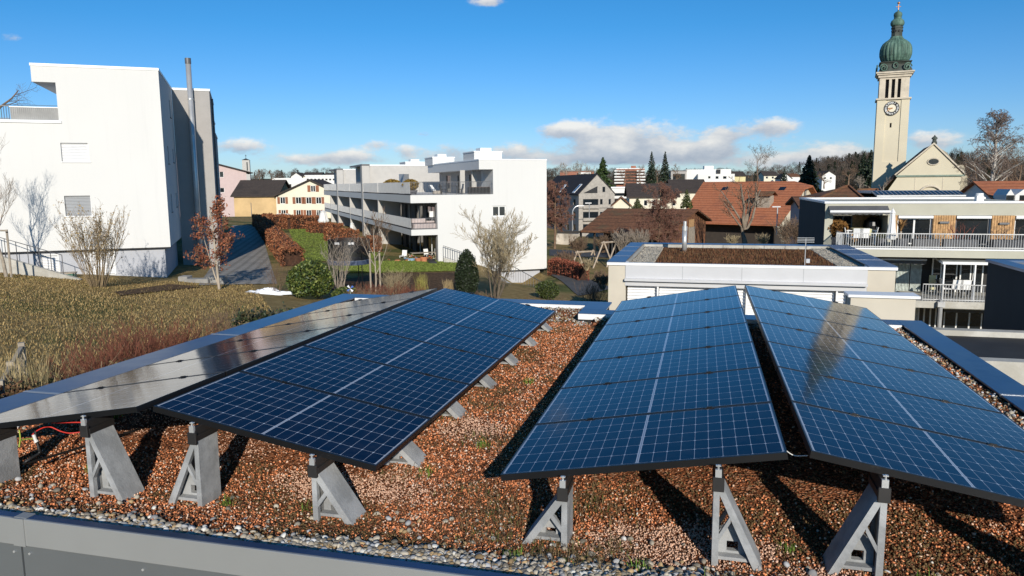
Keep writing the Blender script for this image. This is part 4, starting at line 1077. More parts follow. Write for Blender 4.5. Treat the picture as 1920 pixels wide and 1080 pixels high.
def town_left():
    # cream house with brown shutters and the tan barn wing beside it
    F = Frame(aty(521, 420, 150)[:2], R_(2))
    zb = F.pix(521, 421)[1] - .5; ze = F.pix(530, 367.5)[1]; uA = F.pix(645, 380)[0]; za = F.pix(584, 338)[1]
    fh = [F.rect(*q) for q in ((526, 369.5, 536, 382), (555, 369.5, 566, 382), (574.5, 369.5, 585, 382), (593, 369.5, 603.5, 382), (528, 393.5, 537, 406), (556, 393.5, 565, 406), (575, 393.5, 585, 406), (594, 393.5, 603, 406))]
    root, ro = house('shuttered_house', 'cream gabled house with brown shutters and a dark roof beyond the lawn', 'house', F, 0, uA, -.4, 11, zb, ze, za, M_cream, M_darkt, 'w', .7, .3, fh, shutters=M_shut, apex=.515)
    g = F.rect(582.5, 347.5, 592, 359.5, -.42)
    o = F.window(root, g, M_frame, M_glass, -.60, .12, .08, 1)
    for s_ in (-1, 1):
        k = MB(); a = g[0] - .66 if s_ < 0 else g[1] + .04; F.box(k, a, a + .6, -.50, -.405, g[2], g[3]); k.build('shutter', M_shut, o)
    uL = F.pix(440, 400)[0]
    zr = F.pix(470, 339.5, 6)[1]
    rt, _ = house('barn_wing', 'tan rendered barn wing with long dark brown roof left of the shuttered house', 'barn', F, uL, -.01, 0, 12.5, zb, ze + .1, zr, M_tan, M_darkt, 'u', .5, .5)
    d = MB(); u0, u1, z0, z1 = F.rect(470, 380, 490, 421); F.box(d, u0, u0 + .12, -.05, -.004, z0, z1); d.build('downpipe', M_frameg, rt)
    # pink house
    F = Frame(aty(440, 400, 192)[:2], R_(24))
    u1 = F.pix(462, 330)[0]; ua = F.pix(330, 300)[0]; ze = F.pix(463, 322)[1]; za = F.pix(345, 288)[1]
    fh = [F.rect(404, 321.5, 419.5, 332.5), F.rect(405, 352, 421, 361)]
    house('pink_house', 'pale pink gabled house with small white windows behind the tan barn', 'house', F, ua - (u1 - ua), u1, 0, 12, -12, ze, za, M_pink, M_darkt, 'w', .8, 1.6, fh, wmat=M_frame)
    # slim concrete church tower on the horizon
    F = Frame(aty(460, 330, 420)[:2], R_(14))
    rt = thing('concrete_tower', 'slim pale concrete tower on the horizon above the pink house roof', 'tower', F.P(0, 0, -8))
    u0, zt = F.pix(453.5, 300); u1, _ = F.pix(467.5, 300); h = [F.rect(462, 304, 465, 320)]
    m = MB(); F.shell(m, u0, u1, 0, u1 - u0, -8, zt, h, [], [], .6); m.build('wall', M_grey, rt)
    q = MB(); F.box(q, h[0][0], h[0][1], .5, .7, h[0][2], h[0][3]); q.build('window', M_glass, rt)
    k = MB(); cu = (u0 + u1) / 2; b = len(k.v); pts = [F.P(u0 - .2, -.2, zt), F.P(u1 + .2, -.2, zt), F.P(u1 + .2, u1 - u0 + .2, zt), F.P(u0 - .2, u1 - u0 + .2, zt)]; ap = F.P(cu, (u1 - u0) / 2, zt + 1.0)
    for i in range(4): k.face([pts[i], pts[(i + 1) % 4], ap])
    k.face(pts); ro = k.build('roof', M_slate, rt)
    k = MB(); k.bar(ap, ap + Vector((0, 0, 2.0)), .18); k.bar(ap + Vector((-.5, 0, 1.4)), ap + Vector((.5, 0, 1.4)), .18); k.build('cross', M_dark, ro)
town_left()

def grey_house():
    F = Frame(aty(1085, 432, 160)[:2], R_(11))
    u1 = F.pix(1152, 400)[0]; ze = F.pix(1086, 364)[1]; za = F.pix(1121, 327.5)[1]; zb = F.pix(1085, 436)[1] - 1
    rects = [(1130, 350, 1134.5, 360), (1125, 373, 1130, 383.5), (1141, 373, 1145.5, 383.5), (1125, 397, 1130, 407), (1141, 397, 1145.5, 407)]
    fh = [F.rect(*q) for q in rects]
    ba = [F.rect(1093, 373, 1122, 385), F.rect(1093, 397, 1122, 409), F.rect(1093, 420, 1122, 431)]
    lh = []
    for px in (1052, 1064.5, 1077):
        for y0, y1 in ((373.5, 384.5), (397, 409), (420.5, 431)):
            w_, zt = F.pixu(px, y0, 0); _, z_ = F.pixu(px, y1, 0); lh.append((w_ - .9, w_ + .9, z_, zt))
    root, ro = house('grey_timber_house', 'grey timber clad gabled house with recessed balconies and a black roof with two skylights', 'house', F, 0, u1, 0, 34, zb, ze, za, mat('timber_grey', (.36, .33, .29), .9, var=.14, vscale=2), M_slate, 'w', .15, .25, fh[1:] + ba, lh, gmat=M_glass, wmat=M_frameg, mull=0)
    q = F.rect(1129.5, 350, 1134.5, 360); F.window(root, q, M_frameg, M_glass, -.16, .12, .05, 0)
    k = MB(); u0, uu, z0, z1 = F.rect(1094, 349, 1120, 362); k.face([F.P(u0, -.04, z0), F.P(uu, -.04, z0), F.P(uu, -.04, z1)]); k.prism([F.P(u0, -.02, z0), F.P(uu, -.02, z0), F.P(uu, -.02, z1)], F.w * -.05); k.build('gable_opening', M_dark, root)
    for a, b in ((384.5, 391), (408.5, 414)):
        k = MB(); u0, uu, z0, z1 = F.rect(1093, a, 1122, b); F.box(k, u0 - .05, uu + .05, -.5, -.01, z0, z1); k.build('balcony_parapet', mat('timber_grey'), root)
    for y in (391, 412):
        k = MB(); u0, z = F.pix(1086, y); F.box(k, .01, u1 + .02, -.06, -.004, z, z + .12); k.build('string_course', M_frameg, root)
    # skylights on the left roof slope
    kl = (za - ze) / (u1 / 2)
    for px, py in ((1054, 354), (1082, 354)):
        lo = None; d = ray(px, py)
        # meet the slope plane z = ze + kl*u
        best = None
        for s_ in np.linspace(140, 230, 1800):
            P = d * s_; q = P - F.O; u = q.dot(F.u)
            e = abs(P.z - (ze + kl * u + .24))
            if best is None or e < best[0]: best = (e, u, q.dot(F.w))
        _, u, w = best; k = MB()
        p = [F.P(u + a, w + b, ze + kl * (u + a) + .27) for a, b in ((-.9, -.9), (.9, -.9), (.9, .9), (-.9, .9))]; slab(k, [q + Vector((0, 0, .1)) for q in p], .12); o = k.build('skylight', M_metalw, ro)
        p = [F.P(u + a, w + b, ze + kl * (u + a) + .39) for a, b in ((-.65, -.65), (.65, -.65), (.65, .65), (-.65, .65))]; k = MB(); slab(k, p, .02); k.build('pane', M_glass2, o)
grey_house()

def barns():
    # low brown tiled barn
    F = Frame(aty(1304, 392, 93)[:2], R_(-31))
    zr = F.pix(1304, 392, 0)[1]; uL = F.pix(1139, 389, 0)[0]; wn, wf = -10.4, 6.2
    un, zn = F.pix(1250, 437, wn); uLn, _ = F.pix(1089, 429, wn); _, zf = F.pix(1331, 412, wf); zb = -9.6
    root = thing('old_barn', 'old low barn with mossy brown tiled roof and reddish board gable', 'barn', F.P(-6, -2, zb))
    r = MB(); th = .22
    slab(r, [F.P(uLn, wn, zn), F.P(uL, 0, zr), F.P(.35, 0, zr), F.P(.35, wn, zn)], th)
    slab(r, [F.P(uL, 0, zr), F.P(uL, wf, zf), F.P(.35, wf, zf), F.P(.35, 0, zr)], th)
    r.build('roof', M_brownt, root)
    m = MB(); a, b = wn + 1.0, wf - .6; za = zn + (zr - zn) * (1.0 / -wn) - th; zbk = zf + (zr - zf) * .6 / wf - th
    m.prism([F.P(-.3, a, zb), F.P(-.3, b, zb), F.P(-.3, b, zbk), F.P(-.3, 0, zr - th - .02), F.P(-.3, a, za)], F.u * -.2)
    n = 22
    for i in range(n):
        w = a + (b - a) * (i + .5) / n; zt = (za + (zr - th - za) * (w - a) / -a) if w < 0 else (zr - th + (zbk - zr + th) * w / b)
        F.box(m, -.299, -.25, w - .06, w + .06, zb, zt - .1)
    m.build('wall', M_brown, root)
    m = MB(); za2 = zn + (zr - zn) * 3.6 / -wn - th; F.box(m, uL + 2.5, -.52, wn + 3.6, wn + 3.8, zb, za2 - .02); F.box(m, uL + 2.5, uL + 2.8, wn + 3.81, b, zb, zbk - .02)
    for i in range(7): u = uL + .6 + (-.9 - uL) * i / 6; F.box(m, u - .1, u + .1, a, a + .2, zb, za - .05)
    m.build('timber_wall', mat('dark_boards', (.045, .035, .028), .9), root)
    k = MB(); w_, zt = F.pixu(1292, 412, -.24); w2, z2 = F.pixu(1301, 425, -.24); F.box(k, -.24, -.2, w_, w2, z2, zt); k.build('loft_door', M_wood, root)
    k = MB(); w_, zt = F.pixu(1291, 426, -.24); w2, z2 = F.pixu(1302, 455, -.24); F.box(k, -.24, -.2, w_, w2, z2, zt); k.build('door', M_woodg, root)
    # big orange roof
    F = Frame(aty(1508, 339, 125)[:2], R_(-40))
    zr = F.pix(1508, 339.5, 0)[1]; uL = F.pix(1319, 340, 0)[0]; wn, wf = -13.2, 5.5
    un, zn = F.pix(1455, 421, wn); uLn = F.pix(1270, 391, wn)[0]; zf = F.pix(1528, 372, wf)[1]; zb = -13
    root = thing('farmhouse', 'farmhouse with a huge orange tiled roof and a cream gable beside the bare pollard tree', 'farmhouse', F.P(-6, -3, zb))
    r = MB(); th = .25; ur = 1.0
    slab(r, [F.P(uLn, wn, zn), F.P(uL, 0, zr), F.P(-1.6, 0, zr), F.P(ur, -2.2, zr + (zn - zr) * 2.2 / 13.2), F.P(ur, wn, zn)], th)
    slab(r, [F.P(uL, 0, zr), F.P(uLn - 3, wf, zf), F.P(ur, wf, zf), F.P(ur, 1.4, zr + (zf - zr) * 1.4 / 5.5), F.P(-1.6, 0, zr)], th)
    slab(r, [F.P(-1.6, 0, zr), F.P(ur, 1.4, zr + (zf - zr) * 1.4 / 5.5), F.P(ur, -2.2, zr + (zn - zr) * 2.2 / 13.2)], th)
    ro = r.build('roof', M_orange, root)
    m = MB(); s_ = (zn - zr) / 13.2; a = wn + 1.2; za = zr - s_ * -a * -1 if False else zr + (zn - zr) * (-a) / 13.2 - th
    cre = mat('cream_weathered', (.58, .52, .40), .92, var=.12)
    m.prism([F.P(0, a + 6.5, zb), F.P(0, wf - .6, zb), F.P(0, wf - .6, zf + .4), F.P(0, 1.3, zr + (zf - zr) * 1.4 / 5.5 - th), F.P(0, -2.0, zr + (zn - zr) * 2.2 / 13.2 - th), F.P(0, a, za), F.P(0, a, za - .8)], F.u * -.3)
    m.build('gable_wall', cre, root)
    m = MB(); F.box(m, -.2, -.0, a, a + 6.4, zb, za - .9); F.box(m, uLn + 2, -.3, wn + 2.4, wn + 2.6, zb, zn + .2); m.build('timber_wall', mat('dark_boards', (.045, .035, .028), .9), root)
    for py in ((1501.5, 363),(1509.5, 363)):
        w_, z_ = F.pixu(*py, 0.0); k = MB(); F.box(k, .004, .05, w_ - .45, w_ + .45, z_ - .6, z_ + .6); o = k.build('window', M_glass2, root); k = MB(); F.box(k, .05, .07, w_ - .04, w_ + .04, z_ - .6, z_ + .6); F.box(k, .05, .08, w_ - .5, w_ + .5, z_ - .75, z_ - .6); k.build('frame', M_frame, o)
    # chimney-like dormer and skylights
    def on_roof(px, py):
        d = ray(px, py); best = None
        for s_ in np.linspace(105, 150, 2500):
            P = d * s_; q = P - F.O; w = q.dot(F.w); e = abs(P.z - (zr + (zn - zr) * (-w) / 13.2))
            if best is None or e < best[0]: best = (e, q.dot(F.u), w, P.z)
        return best[1:]
    for px, py in ((1359, 354), (1467, 354)):
        u, w, z = on_roof(px, py); k = MB(); dz = (zr - zn) / 13.2; p = [F.P(u + i, w + j, z + dz * j + .08) for i, j in ((-.5, -.5), (.5, -.5), (.5, .5), (-.5, .5))]; slab(k, p, .1); k.build('skylight', M_glass, ro)
    u, w, z = on_roof(1435, 384); k = MB(); F.box(k, u - 1.0, u + 1.0, w - .9, w + .9, z - 1.5, z + 1.5); o = k.build('dormer', M_woodg, ro)
    k = MB(); slab(k, [F.P(u - 1.5, w - 1.4, z + 1.55), F.P(u - 1.5, w, z + 2.2), F.P(u + 1.5, w, z + 2.2), F.P(u + 1.5, w - 1.4, z + 1.55)], .1); slab(k, [F.P(u - 1.5, w + 1.4, z + 1.55), F.P(u - 1.5, w, z + 2.2), F.P(u + 1.5, w, z + 2.2), F.P(u + 1.5, w + 1.4, z + 1.55)], .1); k.build('dormer_roof', M_brownt, o)
barns()

# ------------------------------------------------------------------ church
M_stone = mat('church_render', (.60, .535, .40), .92, var=.05, vscale=.15)
M_stone2 = mat('church_sandstone', (.56, .49, .39), .92, var=.14, vscale=.6)
def copper_mat():
    m = bpy.data.materials.new('verdigris_copper'); m.use_nodes = True; t = NT(m.node_tree); p = t.n['Principled BSDF']
    pos = t.node('ShaderNodeNewGeometry').outputs['Position']
    n = t.noise(t.scale(pos, (1.3, 1.3, .22)), 1.0, 6, .7); n2 = t.noise(pos, .35, 3, .6)
    c = t.ramp(t.m('ADD', t.m('MULTIPLY', n, .75), t.m('MULTIPLY', n2, .25)), [(.36, (.035, .055, .045)), (.46, (.06, .115, .09)), (.58, (.12, .205, .16)), (.7, (.19, .28, .22))])
    t.l.new(c, p.inputs['Base Color']); p.inputs['Roughness'].default_value = .65; p.inputs['Specular IOR Level'].default_value = .3
    return m
M_copper = copper_mat(); M_copd = mat('copper_dark', (.05, .06, .05), .7, var=.4, vscale=.8)
def church():
    F = Frame(aty(1667, 360, 172)[:2], R_(-24))
    u0 = F.pix(1645.5, 180)[0]; u1 = F.pix(1706.5, 180)[0]; W = u1 - u0; cu, cw = (u0 + u1) / 2, W / 2
    Z = lambda y: F.pix(1672, y)[1]
    zc, zs, zb0, zb1, ztop = Z(136), Z(186.5), Z(186), Z(148), Z(113)
    root = thing('church_tower', 'cream church tower with a clock and a green onion dome', 'church tower', F.P(cu, cw, -12))
    m = MB(); pan = (F.pix(1657, 260)[0], F.pix(1686, 260)[0], Z(303), Z(187.5))
    slot = F.rect(1668.5, 230.5, 1671.5, 239)
    sl = (slot[0], slot[1], slot[2], slot[3])
    F.wall(m, u0, u1, -14, zs, [pan], 0, .18)
    F.wall(m, pan[0], pan[1], pan[2], pan[3], [sl], .18, .5)
    F.wall(m, 0, W, -14, zs, [], u0, .1, 'w'); F.wall(m, 0, W, -14, zs, [], u1, .1, 'w'); F.wall(m, u0, u1, -14, zs, [], W)
    m.build('wall', M_stone, root)
    k = MB(); F.box(k, sl[0], sl[1], .6, .7, sl[2], sl[3]); k.build('slit_window', M_dark, root)
    # belfry with three tall openings, its bells' louvres inside
    b = MB(); holes = [(F.pix(a, 167)[0], F.pix(c, 167)[0], zb0 + .35, zb1) for a, c in ((1660, 1666.5), (1671.5, 1678), (1683, 1689))]
    i = .25
    F.wall(b, u0 + i, u1 - i, zs, zc - 1.0, holes, i, .7)
    lh = [(i + .9 + k * 2.1, i + 2.1 + k * 2.1, zb0 + .35, zb1) for k in range(3)]
    F.wall(b, i, W - i, zs, zc - 1.0, lh, u0 + i, .7, 'w'); F.wall(b, i, W - i, zs, zc - 1.0, lh, u1 - i, -.7, 'w'); F.wall(b, u0 + i, u1 - i, zs, zc - 1.0, [], W - i)
    b.build('belfry', M_stone2, root)
    k = MB(); F.box(k, u0 + 1.1, u1 - 1.1, 1.1, W - 1.1, zs, zc - 1.1); k.build('bell_chamber', M_dark, root)
    k = MB(); F.box(k, u0 - .3, u1 + .3, -.3, W + .3, zs, zs + .35); k.build('string_course', M_stone2, root)
    k = MB(); F.box(k, u0 - .05, u1 + .05, -.05, W + .05, zc - 1.0, zc - .45); F.box(k, u0 - .35, u1 + .35, -.35, W + .35, zc - .448, zc - .1); F.box(k, u0 - .6, u1 + .6, -.6, W + .6, zc - .098, zc + .22); k.build('cornice', M_stone2, root)
    # clock: black ring with pale numerals, cream centre, hands near twenty to nine
    cz = Z(203); r = (F.pix(1686.5, 203)[0] - F.pix(1657.5, 203)[0]) / 2; cuu = F.pix(1672, 203)[0]; wc = -.16
    P = lambda a, q, w: F.P(cuu + q * math.sin(a), w, cz + q * math.cos(a))
    def disc(mb, r0, r1, w, n=48, dep=.12):
        for j in range(n):
            a, c = 2 * math.pi * j / n, 2 * math.pi * (j + 1) / n
            mb.face([P(a, r0, w), P(c, r0, w), P(c, r1, w), P(a, r1, w)]); mb.face([P(a, r1, w), P(c, r1, w), P(c, r1, w + dep), P(a, r1, w + dep)])
    k = MB(); disc(k, r * .56, r, wc, dep=.3); ck = k.build('clock_dial', M_dark, root)
    k = MB(); disc(k, .001, r * .53, wc - .03); k.build('dial_centre', M_cream, ck)
    txt = ['XII', 'I', 'II', 'III', 'IV', 'V', 'VI', 'VII', 'VIII', 'IX', 'X', 'XI']
    for j, s_ in enumerate(txt):                                       # numerals as strokes, feet towards the centre
        k = MB(); a0 = math.pi * 2 * j / 12; h = r * .25; rm = r * .78; wd = {'I': .10, 'V': .24, 'X': .24}
        tot = sum(wd[c] for c in s_) * r + .03 * r * (len(s_) - 1); sc = min(1, .40 * r / tot); x = -tot * sc / 2
        def pt(xx, yy): return F.P(cuu + math.sin(a0) * (rm + yy) + math.cos(a0) * xx, wc - .04, cz + math.cos(a0) * (rm + yy) - math.sin(a0) * xx)
        for c in s_:
            wd_ = wd[c] * r * sc; b_ = .10
            if c == 'I': k.bar(pt(x + wd_ / 2, -h / 2), pt(x + wd_ / 2, h / 2), b_, .04, F.w)
            if c == 'V': k.bar(pt(x, h / 2), pt(x + wd_ / 2, -h / 2), b_, .04, F.w); k.bar(pt(x + wd_, h / 2), pt(x + wd_ / 2, -h / 2), b_ * .7, .045, F.w)
            if c == 'X': k.bar(pt(x, h / 2), pt(x + wd_, -h / 2), b_, .04, F.w); k.bar(pt(x + wd_, h / 2), pt(x, -h / 2), b_ * .7, .045, F.w)
            x += wd_ + .03 * r * sc
        k.build('numeral', M_frame, ck)
    gold = mat('gilded_hand', (.50, .24, .10), .4, .5)
    for a, L, bw in ((R_(268), r * .5, .22), (R_(236), r * .8, .16)):
        k = MB(); k.bar(P(a + math.pi, r * .12, wc - .1), P(a, L, wc - .1), bw, .05, F.w); k.build('hand', gold, ck)
    # copper cap: moulded square base with scrolls, ribbed onion, lantern neck, two small bulbs, ball and cross
    d = MB(); za = zc + .222
    prof = [(1.04, 0), (1.02, .5), (.90, 1.3), (.86, 2.0), (.92, 2.45), (1.0, 2.6), (1.0, 2.75)]
    hh = Z(115) - za; s_ = hh / 2.75
    for (a, z0), (c, z1) in zip(prof, prof[1:]):
        q0, q1 = a * W / 2, c * W / 2
        d.hexa([F.P(cu - q0, cw - q0, za + z0 * s_), F.P(cu + q0, cw - q0, za + z0 * s_), F.P(cu + q0, cw + q0, za + z0 * s_), F.P(cu - q0, cw + q0, za + z0 * s_), F.P(cu - q1, cw - q1, za + z1 * s_), F.P(cu + q1, cw - q1, za + z1 * s_), F.P(cu + q1, cw + q1, za + z1 * s_), F.P(cu - q1, cw + q1, za + z1 * s_)])
    cb = d.build('copper_base', M_copd, root)
    for sx in (-1, 1):                                                 # volutes on the front
        k = MB(); pts = []
        for j in range(26):
            a = j * .42; q = .95 * (1 - j / 30); pts.append(F.P(cu + sx * (W * .36 - .0) + sx * q * math.cos(a) * .9, -.42 + .0 * j, za + 1.0 * s_ + q * math.sin(a)))
        k.tube(pts, .15, 5); k.build('scroll', M_copper, cb)
        k = MB(); pts = []
        for j in range(26):
            a = j * .42; q = .95 * (1 - j / 30); pts.append(F.P(u0 - .42, cw + sx * W * .36 + sx * q * math.cos(a) * .9, za + s_ + q * math.sin(a)))
        k.tube(pts, .15, 5); k.build('scroll', M_copper, cb)
    k = MB(); pts = [F.P(cu + .45 * math.cos(a), -.05, za + 1.6 * s_ + .6 * math.sin(a)) for a in np.linspace(0, 2 * math.pi, 17)]; k.tube(pts, .12, 5, False); k.build('oval_window', M_copper, cb)
    R0 = (F.pix(1710, 95)[0] - F.pix(1648.5, 95)[0]) / 2
    pr = [(113, .80), (111, .86), (107, .93), (101, .99), (95, 1.0), (89, .985), (83, .93), (78, .83), (74, .68), (71, .52), (68, .40), (65, .37)]
    k = MB(); zb_ = [(r_ * R0, Z(y)) for y, r_ in pr]; k.lathe(F.P(cu, cw, 0), zb_, 96, 24, .05); k.build('onion_dome', M_copper, root, smooth=False)
    k = MB(); k.lathe(F.P(cu, cw, 0), [(R0 * .36, Z(66)), (R0 * .36, Z(50)), (R0 * .40, Z(49.5)), (R0 * .40, Z(47.5)), (R0 * .36, Z(47)), (R0 * .35, Z(44.5))], 8); nk = k.build('lantern', M_copd, root)
    for a in (-1.9, -1.2, -.45, -2.6):
        k = MB(); q = F.P(cu, cw, Z(55)) + (F.u * math.cos(a) + F.w * math.sin(a)) * R0 * .345; dv = (F.u * math.cos(a) + F.w * math.sin(a)); k.tube([q, q + dv * .12], .26, 10); k.build('lantern_opening', M_dark, nk)
    k = MB(); k.lathe(F.P(cu, cw, 0), [(R0 * r_, Z(y)) for y, r_ in ((45, .36), (42, .42), (38.5, .43), (34.5, .38), (32, .28), (30, .22), (29, .24), (28, .24))], 48, 16, .05); k.build('upper_bulb', M_copper, root, smooth=True)
    k = MB(); k.lathe(F.P(cu, cw, 0), [(R0 * r_, Z(y)) for y, r_ in ((28.5, .20), (27, .24), (24, .265), (20.5, .25), (18, .16), (16.5, .05), (14, .03))], 48, 16, .05); fb = k.build('top_bulb', M_copper, root, smooth=True)
    k = MB(); q = F.P(cu, cw, 0); k.bar(q + Vector((0, 0, Z(15))), q + Vector((0, 0, Z(3))), .14); k.bar(q - F.u * .5 + Vector((0, 0, Z(8))), q + F.u * .5 + Vector((0, 0, Z(8))), .14); k.build('cross', gold, fb)
    k = MB(); k.lathe(q, [(.05, Z(3.5)), (.3, Z(2)), (.3, Z(0)), (.05, Z(-1.5))], 10); k.build('finial', gold, fb)
    # nave with a pedimented gable
    wN = -9.0
    F2 = Frame(aty(1745, 350, 158)[:2], R_(-24))
    n = thing('church_nave', 'cream church nave with a broad pediment gable and small oval window right of the tower', 'church', F2.P(0, 5, -12))
    uL, zE = F2.pix(1682, 329); uRr, _ = F2.pix(1806, 329); ua, za = F2.pix(1751, 271)
    bl = F2.pix(1668, 357)[0]
    m = MB(); zb = -13
    m.face([F2.P(uL, 0, zE), F2.P(uRr, 0, zE), F2.P(ua, 0, za)])
    F2.wall(m, uL + .3, uRr - .3, zb, zE, [], .05)
    F2.wall(m, 0, 20, zb, zE, [], uL + .3, .1, 'w'); F2.wall(m, 0, 20, zb, zE, [], uRr - .3, .1, 'w')
    m.prism([F2.P(uL + .3, .0, zb), F2.P(uL - 2.6, 0, zb), F2.P(uL - 1.6, 0, zE - 3.2), F2.P(uL + .3, 0, zE)], F2.w * .5)
    m.build('wall', M_stone, n)
    k = MB(); F2.box(k, uL - .2, uRr + .2, -.25, .045, zE - .3, zE + .05); k.build('cornice', mat('cornice_copper', (.20, .25, .20), .7), n)
    for (ue, sg) in ((uL, -1), (uRr, 1)):
        k = MB(); k.prism([F2.P(ue + sg * .3, -.3, zE + .06), F2.P(ua, -.3, za + .06), F2.P(ua, -.3, za + .42), F2.P(ue + sg * .55, -.3, zE + .2)], F2.w * .6); k.build('gable_edge', M_stone2, n)
    r = MB()
    slab(r, [F2.P(uL - .4, .35, zE + .0), F2.P(ua, .35, za + .1), F2.P(ua, 22, za + .1), F2.P(uL - .4, 22, zE)], .3)
    slab(r, [F2.P(uRr + .4, .35, zE + .0), F2.P(ua, .35, za + .1), F2.P(ua, 22, za + .1), F2.P(uRr + .4, 22, zE)], .3)
    slab(r, [F2.P(uL - 3.8, .6, zE - 4.2), F2.P(uL - .35, .6, zE - .1), F2.P(uL - .35, 20, zE - .1), F2.P(uL - 3.8, 20, zE - 4.2)], .3)
    r.build('roof', mat('nave_roof', (.06, .035, .028), .9, var=.3), n)
    k = MB()                                                           # baroque sweep on the right
    pts = [F2.pix(px, py) for px, py in ((1760, 275), (1771, 277), (1782, 284), (1793, 299), (1803, 308), (1814, 308), (1818, 316), (1812, 323), (1822, 330), (1822, 356))]
    poly = [F2.P(u, 6, z) for u, z in pts] + [F2.P(pts[-1][0], 6, zb), F2.P(pts[0][0], 6, zb)]
    k.prism(poly, F2.w * .8); k.build('rear_gable', mat('weathered_stone', (.36, .32, .24), .92, var=.25, vscale=.8), n)
    k = MB(); u, z = F2.pix(1750, 303); pts = [F2.P(u + 1.05 * math.cos(a), -.12, z + .68 * math.sin(a)) for a in np.linspace(0, 2 * math.pi, 21)[:-1]]; k.prism(pts, F2.w * .2); o = k.build('oval_window', M_glass2, n)
    k = MB(); k.tube(pts + [pts[0]], .12, 5, False); k.build('frame', M_stone2, o)
    k = MB(); u, z = F2.pix(1745, 354); ar = [F2.P(u + 2.2 * math.cos(a), -.2, z - 1.6 + 2.2 * math.sin(a)) for a in np.linspace(0, math.pi, 15)]; k.tube([F2.P(u + 2.2, -.2, zb)] + ar + [F2.P(u - 2.2, -.2, zb)], .22, 6); k.build('portal_arch', M_stone2, n)
    k = MB(); u, z = F2.pix(1752, 270); k.lathe(F2.P(u, .4, 0), [(.55, z), (.5, z + .5), (.38, z + .55), (.38, z + 1.0), (.6, z + 1.05), (.5, z + 1.35), (.2, z + 1.6), (.04, z + 1.9)], 10); k.build('gable_lantern', M_copd, n)
    for px in (1716, 1768):
        k = MB(); u = F2.pix(px, 340)[0]; F2.box(k, u - .06, u + .06, .0, .049, zb, zE - .3); k.build('pilaster_edge', M_stone2, n)
church()

